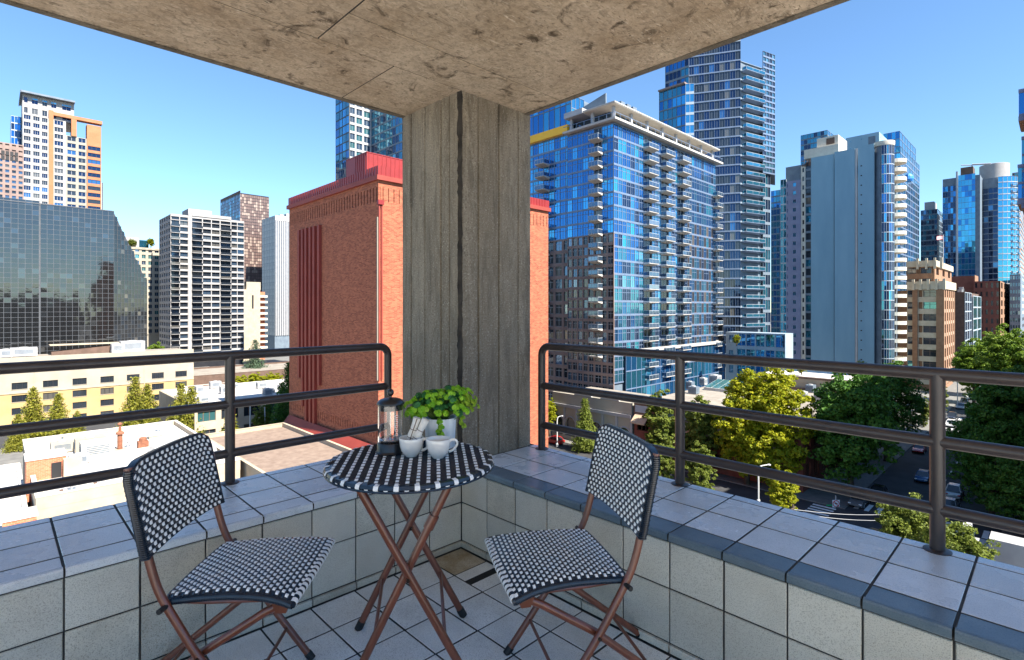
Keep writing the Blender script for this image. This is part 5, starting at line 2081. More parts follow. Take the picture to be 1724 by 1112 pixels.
# low shops behind: beige front with dark windows
b = Building('beige_shops', (45, 128, 0), 'beige low shop row with dark shopfront windows beyond the conifers')
ys = 117.0
b.box('core', 'beige_wall', 28, ys + 0.4, 0, 66, 148, 7.4)
b.facade((28, ys), (66, ys), 0.15, 7.5, 9, [0, 0.5, 1.0], (0.12, 0.88, 0.2, 0.75), 0.35, 'beige_wall', (('glass_dark', 3), ('glass_green', 1)), 'dark_brown', 'triple')
b.box('roof', 'white_roof', 28.3, ys + 0.41, 7.41, 65.7, 147.7, 7.5)
b.box('cornice', 'cream_wall', 28, ys - 0.2, 7.0, 66, ys - 0.003, 7.7)
b.box('awning', 'tarp_blue', 40, ys - 1.2, 2.6, 43.5, ys - 0.01, 3.0)
b.finish()
rr = random.Random(9)
for i in range(9):
    x, y = 31 + rr.uniform(0, 26), 121 + i * 2.6
    ac_unit(x, y, 7.5, rr.uniform(1.2, 2.6), rr.uniform(1.2, 2.2), rr.uniform(1.0, 1.8), ['first', 'second', 'third', 'fourth', 'fifth', 'sixth', 'seventh', 'eighth', 'ninth'][i] + ' rooftop unit from the front on the beige shop row roof', ['white_metal', 'machine_grey'][i % 2], 'units on the shop row roof')
lowbox('tan_terrace', 'low tan building with a long flat roof at the foot of the white tower', 38, 176, 84, 200, 6.4, 'dark_brown', 'pale_roof', 0.5)
lowbox('brown_low_building', 'dark brown low building beside the yellow building', 37, 152, 62, 166, 5.0, 'dark_brown', 'white_roof', 0.5)

# ------------------------------------------------------------------ right of the pillar: blue glass apartment building
XB, YB = W(1033, 118)
zB = 68.0
xeB = onY(1205, YB)
ywB = onX(955, XB)
b = Building('blue_glass_apartments', (XB + 20, YB + 8, 0), 'blue glass apartment building with stacked balconies and a white roof terrace', limit=300)
b.box('core', 'slate', XB + 0.35, YB + 0.35, 0, xeB - 0.1, ywB, zB - 0.1)
nf = 19
z0b = 10.0
fh = (zB - z0b) / nf
# right (lit) face: glass, then balcony stacks
bayE = [0]
LB = xeB - XB
pxs = [1033, 1041, 1048, 1055, 1062, 1069, 1076, 1084, 1098, 1103, 1108, 1113, 1126, 1131, 1136, 1141, 1153, 1157, 1161, 1165, 1169, 1173, 1177, 1181, 1185, 1189, 1193, 1197, 1201, 1205]
bf = [(onY(p, YB) - XB) / LB for p in pxs]
balc_b = {7: 0, 11: 1, 15: 2}
b.facade((XB, YB), (xeB, YB), z0b + fh * 11, zB, bf, nf - 11, (0.04, 0.96, 0.08, 0.95), 0.10, 'silver_mullion', (('glass_cyan', 2), ('glass_blue', 3), ('glass_navy', 1)), 'silver_mullion', 'cross', tilt=0.006, wname='mullions',
         skip=lambda i, j: i in balc_b or (j < 2 and i > 16 and (i * 7 + (j + 11) * 3) % 5 < 2))
b.facade((XB, YB), (xeB, YB), z0b, z0b + fh * 11, bf, 11, (0.04, 0.96, 0.08, 0.95), 0.10, 'silver_mullion', (('glass_cyan', 1), ('glass_blue', 2), ('glass_teal', 4), ('glass_navy', 3)), 'silver_mullion', 'cross', tilt=0.006, wname='lower_mullions',
         skip=lambda i, j: i in balc_b or (i > 16 and (i * 7 + j * 3) % 5 < 2))  # lower floors take darker tints: dark reflections put into the glass colour
# dark recesses at the balcony stacks, and dark panels low on the right
for i in balc_b:
    u0, u1 = bf[i] * LB, bf[i + 1] * LB
    for j in range(nf):
        z = z0b + fh * j
        b.pane('recess_window', pane_mesh('glass_dark', 'grey_frame', 'sash'), (XB, YB), (1, 0), (0, -1), 0.5 * (u0 + u1), z + fh * 0.52, (u1 - u0) * 0.9, fh * 0.84, 0.28)
for j in range(13):
    for i in range(17, len(bf) - 1):
        if (i * 7 + j * 3) % 5 < 2:
            u0, u1 = bf[i] * LB, bf[i + 1] * LB
            b.pane('window', pane_mesh('glass_dark', 'pink_concrete', 'sash'), (XB, YB), (1, 0), (0, -1), 0.5 * (u0 + u1), z0b + fh * (j + 0.52), (u1 - u0) * 0.9, fh * 0.84, 0.1)


def balcony_mesh(wd, dp, slab='balcony_concrete', rail='grey_frame', glass='glass_dusk'):
    m = MB()
    h = wd / 2
    m.add([(-h, 0, 0.0), (h, 0, 0.0), (h, -dp, 0.0), (-h, -dp, 0.0), (-h, 0, -0.55), (h, 0, -0.55), (h, -dp, -0.16), (-h, -dp, -0.16)],
          [(0, 3, 2, 1), (4, 5, 6, 7), (0, 1, 5, 4), (1, 2, 6, 5), (2, 3, 7, 6), (3, 0, 4, 7)], 0)
    t = 0.06
    m.box(-h, -dp, 0.95, h, -dp + t, 1.05, 1)
    m.box(-h, -dp + t, 0.95, -h + t, 0, 1.05, 1)
    m.box(h - t, -dp + t, 0.95, h, 0, 1.05, 1)
    for x in (-h, -h * 0.33, h * 0.33, h - t):
        m.box(x, -dp + 0.001, 0.0, x + t, -dp + t, 0.949, 1)
    m.box(-h + 0.03, -dp + 0.02, 0.08, h - 0.03, -dp + 0.04, 0.9, 2)
    m.box(-h + 0.02, -dp + t, 0.08, -h + 0.04, -0.05, 0.9, 2)
    m.box(h - 0.04, -dp + t, 0.08, h - 0.02, -0.05, 0.9, 2)
    return m.mesh('balcony', [slab, rail, glass])


for i in balc_b:
    u0, u1 = bf[i] * LB, bf[i + 1] * LB
    me = balcony_mesh(u1 - u0 + 0.6, 1.7)
    for j in range(nf):
        if j == nf - 1 and i == 99:
            continue
        inst('balcony', me, b.root, Vector((XB + 0.5 * (u0 + u1), YB, z0b + fh * j)) - b.loc)
me = balcony_mesh(3.4, 1.5)
for j in range(nf - 2):
    inst('balcony', me, b.root, Vector((xeB - 0.2, YB, z0b + fh * j)) - b.loc)
# left (shaded) face: blue glass above, stone grid below, a balcony stack near the corner
zsplit = z0b + fh * 11
yb1, yb2 = onX(1000, XB), onX(1014, XB)
LW = ywB - YB
fb = lambda px: (ywB - onX(px, XB)) / LW
cols = [0, fb(963), fb(972), fb(981), fb(990), fb(1000), fb(1013), fb(1022), 1.0]
b.facade((XB, ywB), (XB, YB), zsplit, zB, cols, 8, (0.03, 0.97, 0.04, 0.93), 0.10, 'silver_mullion', (('glass_blue', 1),), 'silver_mullion', 'cross', tilt=0.005, wname='side_mullions', skip=lambda i, j: i == 5)
b.facade((XB, ywB), (XB, YB), z0b - 8, zsplit, cols, 17, (0.10, 0.90, 0.18, 0.92), 0.25, 'pink_concrete', (('glass_dark', 3), ('glass_dusk', 1)), 'grey_frame', 'cross', tilt=0.004, wname='stone_grid')
for j in range(8):
    b.pane('recess_window', pane_mesh('glass_dark', 'grey_frame', 'sash'), (XB, ywB), (0, -1), (-1, 0), 0.5 * (cols[5] + cols[6]) * LW, zsplit + fh * (j + 0.5), (cols[6] - cols[5]) * LW * 0.9, fh * 0.85, 0.28)
me = balcony_mesh(2.7, 1.9)
for j in range(-9, 8):
    inst('balcony', me, b.root, Vector((XB, 0.5 * (yb1 + yb2), zsplit + fh * j)) - b.loc, (0, 0, math.radians(-90)))
# taller wing behind, with yellow band
XW = XB + 1.6
y0w, y1w = ywB + 0.01, onX(880, XW)
yA = y0w
zW = hz(168, depth(XW, ywB + 1)) + 1.0
b.box('wing_core', 'slate', XW + 0.3, y0w + 0.2, 0, XW + 26, y1w, zW - 0.2)
yy = zW - 8.2
b.facade((XW, y1w), (XW, y0w), yy + 0.9, zW, 9, [0, 0.72, 1], (0.03, 0.97, 0.03, 0.97), 0.10, 'slate', (('glass_sky', 1), ('glass_blue', 2)), tilt=0.004, wname='wing_mullions')
b.solo('yellow_band', 'yellow_panel', lambda m: m.box(XW - 1.0, y0w + 0.5, yy - 1.0, XW + 0.3, y1w - 0.5, yy + 0.85))
b.facade((XW, y1w), (XW, y0w), 3, zsplit, 6, 13, (0.12, 0.88, 0.18, 0.92), 0.25, 'pink_concrete', (('glass_dark', 3), ('glass_dusk', 1)), 'grey_frame', 'cross', tilt=0.004, wname='wing_stone_grid')
nw = int((yy - 1.0 - zsplit) / fh)
b.facade((XW, y1w), (XW, y0w), zsplit + 0.01, yy - 1.0, 9, nw, (0.04, 0.96, 0.05, 0.93), 0.10, 'silver_mullion', (('glass_blue', 3), ('glass_sky', 1)), 'silver_mullion', 'cross', tilt=0.005, wname='wing_mullions')
b.facade((XW, y0w + 0.05), (XW + 5, y0w + 0.05), zB + 1, zW, 3, 3, (0.04, 0.96, 0.04, 0.96), 0.1, 'silver_mullion', (('glass_cyan', 1),), wname='wing_end')
me = balcony_mesh(3.0, 2.4)
yc = onX(918, XW)
for j in range(-9, nw - 1):
    inst('balcony', me, b.root, Vector((XW, yc, zsplit + (yy - 1 - zsplit) / nw * j + 0.1)) - b.loc, (0, 0, math.radians(-90)))
# roof terrace: white rim, railing, columns, roof plate
b.box('terrace_rim', 'balcony_concrete', XB - 1.3, YB - 1.3, zB + 0.25, xeB + 2.0, ywB + 0.4, zB + 0.75)
b.solo('terrace_rail', 'silver_mullion', lambda m: (m.box(XB - 1.2, YB - 1.2, zB + 1.75, xeB + 1.9, YB - 1.12, zB + 1.85), m.box(XB - 1.2, YB - 1.1, zB + 1.7505, XB - 1.12, ywB + 0.3, zB + 1.8505),
                                               [m.box(XB - 1.2 + i * 2.1, YB - 1.19, zB + 0.751, XB - 1.12 + i * 2.1, YB - 1.11, zB + 1.749) for i in range(26)],
                                               [m.box(XB - 1.19, YB - 1.1 + i * 2.1, zB + 0.751, XB - 1.11, YB - 1.0 + i * 2.1, zB + 1.749) for i in range(7)]))
b.box('terrace_glazing', 'glass_dusk', XB + 3.0, YB + 3.0, zB + 0.76, xeB - 2, ywB - 0.2, zB + 3.9)
for i in range(8):
    x = XB + 0.4 + i * 6.9
    b.solo('terrace_column', 'white_metal', lambda m: m.box(x, YB + 0.2, zB + 0.751, x + 0.6, YB + 0.8, zB + 3.9))
for i in range(2):
    y = YB + 6 + i * 6.2
    b.solo('terrace_column', 'white_metal', lambda m: m.box(XB + 0.4, y, zB + 0.751, XB + 1.0, y + 0.6, zB + 3.9))
b.box('roof_plate', 'cream_balcony', XB - 0.9, YB - 0.9, zB + 3.91, xeB + 0.5, ywB - 5.5, zB + 4.05)
b.box('roof_plate', 'balcony_concrete', XB - 1.0, YB - 1.0, zB + 4.051, xeB + 0.6, ywB - 5.4, zB + 4.32)
b.box('upper_terrace', 'white_metal', XB - 0.9, ywB - 5.2, zB + 3.92, XB + 8, ywB + 0.3, zB + 5.2)
for i, px_ in enumerate((1040, 1050, 1060)):
    x = onY(px_, YB + 4)
    b.solo('roof_fin', 'slate', lambda m: m.box(x, YB + 3, zB + 4.51, x + 1.6, YB + 6.4, zB + 7.6))
b.solo('roof_screen', 'slate', lambda m: m.prism([(XB + 3, ywB - 9), (XB + 3.4, ywB - 9), (XB + 3.4, ywB - 0.5), (XB + 3, ywB - 0.5)], zB + 4.51, [zB + 8.6, zB + 8.6, zB + 6.6, zB + 6.6]))
b.solo('roof_crane', 'white_metal', lambda m: (m.tube([(XB + 24, YB + 5, zB + 4.5), (XB + 24, YB + 5, zB + 6.5), (XB + 28, YB + 4, zB + 7.4)], 0.25, 6), m.box(XB + 22, YB + 4, zB + 4.51, XB + 25, YB + 6, zB + 5.3)))
# glass podium extending to the right
xp = onY(1221, YB - 0.6)
b.box('podium_core', 'slate', XB + 10, YB - 0.3, 0, xp, YB + 10, 16.4)
b.facade((XB + 4, YB - 0.6), (xp, YB - 0.6), 0.2, 16.6, 24, 4, (0.03, 0.97, 0.03, 0.97), 0.1, 'silver_mullion', (('glass_blue', 2), ('glass_sky', 1)), tilt=0.006, wname='podium_mullions')
b.box('podium_coping', 'balcony_concrete', XB + 4, YB - 1.0, 16.61, xp + 0.2, YB + 2, 17.3)
b.solo('podium_mast', 'black_frame', lambda m: (m.box(xp - 2.2, YB - 0.8, 17.31, xp - 1.6, YB + 0.4, 24.0), m.box(xp - 1.59, YB - 0.7, 22.6, xp + 0.3, YB + 0.4, 23.99)))
b.finish()

# ------------------------------------------------------------------ tall dark-blue tower with white bands
Pc = (72.1, 168.0)
Pb = (Pc[0] - 0.951 * 15.5, Pc[1] + 0.309 * 15.5)
Pa = (Pb[0] - 0.6977 * 8.5, Pb[1] + 0.7164 * 8.5)
Pd = (Pc[0] + 0.873 * 11, Pc[1] + 0.488 * 11)
Pe = (Pd[0] + 0.873 * 6.2, Pd[1] + 0.488 * 6.2)
V2 = lambda p: LD(p[0], p[1])
A, B_, C_, D_, E_ = [V2(p) for p in (Pa, Pb, Pc, Pd, Pe)]
b = Building('banded_glass_tower', (C_[0] + 8, C_[1] + 12, 0), 'tallest dark blue glass tower with white floor bands behind the blue apartments', limit=300)
zt12 = 111.0
fw = LD(0, 1)
bk = lambda p, k: (p[0] * (1 + k / 170.0), p[1] * (1 + k / 170.0))
ins = 0.35
b.part('core', 'slate').prism([bk(A, ins), bk(B_, ins), bk(C_, ins), bk(C_, 25), bk(A, 25)], 0, zt12 - 0.2)
b.part('side_core', 'slate').prism([bk(C_, ins + 0.1), bk(D_, ins + 1.2), bk(D_, 24), bk(C_, 24)], 0, zt12 - 6.4)
nfl = 34
hb = (zt12 - 9) / nfl
gl_ = (('glass_navy', 3), ('glass_dark', 2))
b.facade(B_, C_, 9, zt12, 10, nfl, (0.015, 0.985, 0.12, 0.99), 0.18, 'silver_mullion', gl_, 'slate', 'sash', tilt=0.004, sout=0.03)
b.facade(A, B_, 9, zt12, 6, nfl, (0.04, 0.96, 0.22, 0.99), 0.18, 'slate', (('glass_blue', 1), ('glass_teal', 1), ('glass_navy', 1)), tilt=0.006, wname='side_wall')
Dm = D_
b.facade(C_, D_, 9, zt12 - 6.2, 6, nfl - 2, (0.05, 0.95, 0.12, 0.97), 0.9, 'bluewhite_panel', (('glass_teal', 3), ('glass_navy', 1)), 'slate', 'sash', tilt=0.006, wname='balcony_wall', piers=False)
ztE = hz(95, Pe[1])
zbE = hz(296, Pe[1])
n_e = 22
b.facade(bk(D_, -0.7), bk(E_, -0.7), zbE, ztE, 4, n_e, (0.06, 0.94, 0.26, 0.97), 0.18, 'silver_mullion', (('glass_teal', 2), ('glass_navy', 1)), 'slate', 'sash', tilt=0.005, wname='bay_wall', sout=0.03)
b.part('bay_core', 'slate').prism([bk(D_, -0.35), bk(E_, -0.35), bk(E_, 14), bk(D_, 14)], zbE + 0.1, ztE - 0.1)
E2 = (D_[0] + (E_[0] - D_[0]) * 0.6, D_[1] + (E_[1] - D_[1]) * 0.6)
b.facade(bk(D_, 0.3), bk(E2, 0.3), 9, zbE, 3, 15, (0.06, 0.94, 0.2, 0.97), 0.18, 'slate', (('glass_teal', 2), ('glass_navy', 2)), tilt=0.005, wname='lower_bay')
b.part('bay_core', 'slate').prism([bk(D_, 0.7), bk(E2, 0.7), bk(E2, 14), bk(D_, 14)], 0, zbE)
dd = ((D_[0] - C_[0]) / 11, (D_[1] - C_[1]) / 11)
rzb = math.atan2(dd[1], dd[0])
me = balcony_mesh(9.2, 1.6, 'silver_mullion', 'grey_frame', 'glass_teal')
for j in range(2, nfl - 2):
    z = 9 + (zt12 - 15.2) / (nfl - 2) * j
    inst('balcony', me, b.root, Vector((C_[0] + dd[0] * 5.3, C_[1] + dd[1] * 5.3, z)) - b.loc, (0, 0, rzb))
# lower attached volume at left with a sloping top
A2 = (A[0] - (B_[0] - A[0]) * 0.12, A[1] - (B_[1] - A[1]) * 0.12)
nA = (B_[1] - A2[1], -(B_[0] - A2[0]))
ln = math.hypot(*nA)
nA = (nA[0] / ln, nA[1] / ln)
sh = lambda p, k: (p[0] + nA[0] * k, p[1] + nA[1] * k)
zlv = hz(143, 172)
A3, B3 = sh(A2, 2.2), sh(B_, 2.2)
b.facade(A3, B3, 9, zlv, 6, 27, (0.04, 0.96, 0.1, 0.97), 0.15, 'slate', (('glass_blue', 2), ('glass_teal', 2)), tilt=0.008, wname='left_volume')
b.facade(B3, sh((B_[0] + (C_[0] - B_[0]) * 0.16, B_[1] + (C_[1] - B_[1]) * 0.16), 1.9), 9, zlv, 2, 27, (0.04, 0.96, 0.22, 0.97), 0.15, 'bluewhite_panel', (('glass_sky', 1),), tilt=0.004, wname='left_volume')
b.part('left_core', 'slate').prism([sh(A2, 1.9), sh(B_, 1.9), sh(B_, -3), sh(A2, -3)], 0, zlv - 0.1)
b.part('left_roof', 'pink_concrete').prism([sh(A2, 2.9), sh(B_, 2.9), sh(B_, -1), sh(A2, -1)], zlv + 0.01, zlv + 0.5)
b.part('crown', 'bluewhite_panel').prism([bk(B_, -0.1), bk(C_, -0.1), bk(C_, 3), bk(B_, 3)], zt12 + 0.01, zt12 + 0.6)
b.finish()

# white and blue low office behind the low roofs
XP = 150.0
yp0, yp1 = onX(1322, XP), onX(1240, XP)
b = Building('white_low_office', (XP + 10, (yp0 + yp1) / 2, 0), 'low white office with large blue windows right of the blue apartments')
b.box('core', 'bluewhite_panel', XP + 0.3, yp0, 0, XP + 6, onX(1222, XP), 20)
b.facade((XP, yp1), (XP, yp0), 3, 20, 5, 4, (0.06, 0.94, 0.12, 0.92), 0.25, 'bluewhite_panel', (('glass_teal', 1), ('glass_blue', 1)), 'white_metal', 'sash')
b.facade((XP, onX(1222, XP)), (XP, yp1 + 0.01), 3, 20, 1, 4, (0.3, 0.7, 0.3, 0.8), 0.2, 'white_wall', (('glass_dusk', 1),), wname='end_wall')
b.finish()

# ------------------------------------------------------------------ blue-grey slab tower with blank panels and round balconies
XS, YS = W(1472, 160)
zS = hz(247, 160)
b = Building('blank_wall_tower', (XS + 10, YS + 10, 0), 'blue-grey apartment tower with blank windowless panels and a stack of round balconies')
y = lambda px: onX(px, XS)
b.box('core', 'slate', XS + 0.5, YS, 0, XS + 22, y(1322), zS - 1.5)
for (pa, pb, out, dz) in ((1365.5, 1404.0, 0.0, 0.0), (1405.6, 1439.6, 0.45, 0.4), (1444.2, 1471.5, 0.1, 0.9)):
    b.solo('blank_panel', 'bluegrey_wall', lambda m: m.box(XS - out, y(pb), 0, XS + 0.49, y(pa), zS + dz))
b.solo('panel_joint', 'white_metal', lambda m: m.box(XS - 0.4, y(1443.4), 0, XS + 0.49, y(1440.2), zS + 0.3))
for j in range(22):
    z = 8 + j * 2.95
    b.solo('vent', 'dark_void', lambda m: m.box(XS - 0.16, y(1451.5), z, XS - 0.102, y(1449), z + 0.35))
b.facade((XS + 0.3, y(1365.4)), (XS + 0.3, y(1356.5)) if False else (XS + 0.3, y(1365.5) + 0.01), 8, zS - 1, 1, 22, (0.05, 0.95, 0.15, 0.95), 0.2, 'slate', (('glass_teal', 1),)) if False else None
b.facade((XS, y(1356)), (XS, y(1365.6)), 8, zS - 1, 1, 23, (0.06, 0.94, 0.2, 0.95), 0.3, 'slate', (('glass_teal', 1), ('glass_dark', 1)), wname='glass_strip')
b.facade((XS, y(1348.5)), (XS, y(1355.9)), 8, zS - 2.2, 1, 23, (0.3, 0.72, 0.3, 0.8), 0.3, 'cream_balcony', (('glass_dark', 1),), 'dark_brown', 'sash', wname='cream_strip')
b.facade((XS - 0.3, y(1324)), (XS - 0.3, y(1348.4)), 8, zS - 6.5, [0, 0.18, 0.95, 1.0], 22, (0.38, 0.64, 0.3, 0.75), 0.25, 'purple_panel', (('glass_sky', 1),), 'white_metal', 'sash', wname='purple_wall', skip=lambda i, j: i == 2)
b.facade((XS - 0.1, y(1314)), (XS - 0.1, y(1323.9)), 8, zS - 5.5, 2, 22, (0.08, 0.92, 0.1, 0.95), 0.25, 'grey_frame', (('glass_teal', 1), ('glass_sky', 1)), wname='left_wing')
b.box('left_core', 'slate', XS + 0.2, y(1348), 0, XS + 16, y(1314), zS - 6)
# curved glass corner
ccx, ccy, cr = XS + 2.6, YS - 1.9, 2.6
npz = 24
for k in range(7):
    a0 = math.radians(178 + k * 14)
    a1 = math.radians(178 + (k + 1) * 14)
    q0 = (ccx + cr * math.cos(a0), ccy + cr * math.sin(a0))
    q1 = (ccx + cr * math.cos(a1), ccy + cr * math.sin(a1))
    b.facade(q0, q1, 6, zS, 1, npz, (0.06, 0.94, 0.05, 0.97), 0.1, 'grey_frame', (('glass_navy', 3), ('glass_blue', 1), ('glass_teal', 1)), tilt=0.004, wname='curved_mullions')
b.solo('corner_core', 'slate', lambda m: m.lathe([(cr - 0.3, 0), (cr - 0.3, zS + 0.2)], 30, (ccx, ccy, 0)))
b.solo('corner_cap', 'cream_balcony', lambda m: m.lathe([(cr + 0.05, 0), (cr + 0.15, 0.4), (cr + 0.15, 1.3), (cr - 0.4, 1.4)], 30, (ccx, ccy, zS - 0.0)), smooth=True)
x0 = ccx + 2.6
b.facade((x0 - 1.0, YS - 0.9), (x0 + 3.5, YS - 0.9), 6, zS - 9, 2, 22, (0.08, 0.92, 0.06, 0.95), 0.15, 'slate', (('glass_teal', 1), ('glass_navy', 2)), wname='recess_wall')
b.box('recess_core', 'bluegrey_wall', x0 - 1.0, YS - 0.7, 0, XS + 22, YS + 5, zS - 8.8)
bm_ = MB()
prof = []
for k in range(15):
    a = math.radians(180 + 180 * k / 14)
    prof.append((3.3 * math.cos(a), 3.3 * math.sin(a)))
bm_.prism(prof + [(3.3, 0.3), (-3.3, 0.3)], -0.2, 0.0)
vs, fs = [], []
for (px_, py_) in prof:
    L1 = math.hypot(px_, py_)
    for s, zz in ((1.0, 0.001), (1.0, 0.95), (0.94, 0.95), (0.94, 0.001)):
        vs.append((px_ * s, py_ * s, zz))
for k in range(14):
    for q in range(4):
        r2 = (q + 1) % 4
        fs.append((k * 4 + q, (k + 1) * 4 + q, (k + 1) * 4 + r2, k * 4 + r2))
bm_.add(vs, fs)
rb = bm_.mesh('balcony', 'cream_balcony', smooth=False)
xb_ = onY(1507, YS - 1.2)
for j in range(24):
    inst('balcony', rb, b.root, Vector((xb_, YS - 1.0, 7.0 + j * 2.92)) - b.loc)
b.box('balcony_back', 'slate', xb_ - 3.4, YS - 0.99, 0, xb_ + 5, YS + 2, 75.5)
b.box('roof_block', 'cream_balcony', XS + 1, y(1410), zS + 0.3, XS + 12, y(1352), zS + 3.2)
b.box('roof_block', 'cream_balcony', XS + 2, y(1408), zS + 3.21, XS + 12, y(1372), zS + 6.4)
b.solo('roof_vent', 'dark_brown', lambda m: m.box(XS + 1.9, y(1402), zS + 3.8, XS + 1.99, y(1388), zS + 5.8))
for j in range(6):
    b.solo('roof_rail', 'dark_brown', lambda m: m.box(XS - 0.2, y(1364 - j * 2.4), zS - 2.4, XS + 0.0, y(1363 - j * 2.4), zS - 0.4 - (j % 2) * 0.8))
b.finish()
tp = thing('blue_tarp_bundle', (onY(1531, YS - 3.5), YS - 3.5, 7.0 + 20 * 2.83), 'bright blue tarp bundle hanging off an upper round balcony', 'tarp')
m = MB()
ra = random.Random(2)
cx, cy, cz = onY(1530, YS - 3.5), YS - 3.6, hz(300, depth(onY(1530, YS - 3.5), YS - 3.5))
m.lathe([(0.0, -1.5), (0.9, -1.2), (1.25, -0.4), (1.15, 0.4), (0.8, 1.1), (0.3, 1.5), (0.0, 1.55)], 12, (cx, cy, cz))
m.v = [(v[0] + ra.uniform(-.12, .12), v[1] + ra.uniform(-.12, .12), v[2] + ra.uniform(-.1, .1)) for v in m.v]
m.build('sheet', 'tarp_blue', tp)
m = MB()
m.tube([(cx, cy, cz + 1.5), (cx - 0.6, cy + 0.4, cz + 2.4)], 0.06, 6)
m.build('rope', 'tarp_blue', tp)


# ------------------------------------------------------------------ towers farther right
def boxtower(name, label, px_c, d, px_l, px_r, py_top, glass, wall, nb=(6, 6), fh_=3.2, zlow=30, cap=None, style='sash', fr='slate', win=(0.05, 0.95, 0.15, 0.95), glass_r=None, depth_r=None):
    X0, Y0 = W(px_c, d)
    zt = hz(py_top, d)
    xr_ = onY(px_r, Y0)
    yl_ = onX(px_l, X0)
    b = Building(name, ((X0 + xr_) / 2, (Y0 + yl_) / 2, 0), label)
    b.box('core', wall, X0 + 0.3, Y0 + 0.3, 0, xr_ - 0.05, yl_ - 0.05, zt - 0.1)
    n = max(1, int((zt - zlow) / fh_))
    b.facade((X0, yl_), (X0, Y0), zlow, zt, nb[0], n, win, 0.12, wall, glass, fr, style, tilt=0.005)
    b.facade((X0 + 0.01, Y0), (xr_, Y0), zlow, zt, nb[1], n, win, 0.12, wall, glass_r or glass, fr, style, tilt=0.005, wname='lit_wall')
    return b, X0, Y0, xr_, yl_, zt


b, *_ = boxtower('teal_tower', 'dark teal tower with a pale right face rising behind the blank panel tower', 1393, 330, 1348, 1422, 219, (('glass_teal', 2), ('glass_navy', 1)), 'slate', (8, 6), zlow=80, glass_r=(('glass_dusk', 1), ('glass_sky', 1)))
b.finish()
b, X0, Y0, xr_, yl_, zt = boxtower('slate_roof_tower', 'plain slate-blue tower top with a pale side behind the blank panel tower', 1480, 245, 1424, 1497, 222, (('glass_teal', 1),), 'bluegrey_wall', (3, 3), zlow=60, win=(0.4, 0.5, 0.4, 0.5))
b.box('louvre', 'slate', X0 - 0.15, onX(1474, X0), zt - 6.5, X0 - 0.001, onX(1462, X0), zt - 1.5)
b.finish()
b, X0, Y0, xr_, yl_, zt = boxtower('pale_glass_tower', 'pale blue glass tower with a slanted crown behind the round balconies', 1516, 260, 1487, 1548, 246, (('glass_blue', 1), ('glass_teal', 1)), 'silver_mullion', (4, 8), zlow=30,
                                   glass_r=(('glass_sky', 1), ('glass_teal', 1), ('glass_dusk', 1)), fr='silver_mullion')
b.facade((X0 + 0.3, yl_), (X0 + 0.3, Y0 + 0.3), zt, zt + 7.5, 4, 2, (0.05, 0.95, 0.05, 0.95), 0.1, 'silver_mullion', (('glass_sky', 1), ('glass_blue', 1)), wname='crown')
b.facade((X0 + 0.31, Y0 + 0.3), (onY(1543, Y0), Y0 + 0.3), zt, zt + 7.5, 6, 2, (0.05, 0.95, 0.05, 0.95), 0.1, 'silver_mullion', (('glass_sky', 1),), wname='crown')
b.box('crown_core', 'slate', X0 + 0.6, Y0 + 0.6, zt, onY(1543, Y0), yl_, zt + 7.2)
b.finish()
b, *_ = boxtower('teal_midrise', 'dark teal apartment tower left of the curved blue tower', 1578, 330, 1550, 1592, 352, (('glass_teal', 2), ('glass_navy', 2)), 'slate', (6, 3), zlow=30, fr='grey_frame')
b.box('penthouse', 'white_metal', _[0] + 1, onX(1572, _[0]), _[4], _[0] + 12, onX(1556, _[0]), _[4] + 5)
b.finish()

b, *_ = boxtower('blue_midrise', 'narrow blue glass tower in the gap left of the blank panel tower', 1326, 270, 1298, 1345, 318, (('glass_blue', 2), ('glass_teal', 2)), 'slate', (6, 4), zlow=10, fr='silver_mullion')
b.finish()

# curved blue glass tower
X0, Y0 = W(1642, 300)
b = Building('curved_blue_tower', (X0 + 12, Y0 + 8, 0), 'bright blue glass tower with a rounded white-banded end and a white roof drum')
z1 = hz(292, 300)
yl_ = onX(1613, X0)
b.box('core', 'slate', X0 + 0.3, Y0 - 2, 0, X0 + 30, onX(1587, X0), z1 - 1)
b.facade((X0, yl_), (X0, Y0), 20, z1, 5, 26, (0.02, 0.98, 0.03, 0.97), 0.06, 'silver_mullion', (('glass_sky', 2), ('glass_blue', 1)), tilt=0.004)
b.box('edge_fin', 'white_metal', X0 - 0.8, yl_ + 0.05, 0, X0 + 0.2, yl_ + 0.9, hz(285, 300))
b.facade((X0, onX(1587, X0)), (X0, yl_ + 1.0), 20, hz(308, 300), 5, 24, (0.04, 0.96, 0.05, 0.95), 0.1, 'slate', (('glass_blue', 1), ('glass_navy', 1)), tilt=0.004, wname='left_wall')
b.box('left_core', 'slate', X0 + 0.3, yl_, 0, X0 + 20, onX(1587, X0), hz(309, 300))
cxy = W(1674, 311)
rc = 0.5 * (1705 - 1643) / F_PX * 311
z2 = hz(300, 305)
nseg = 16
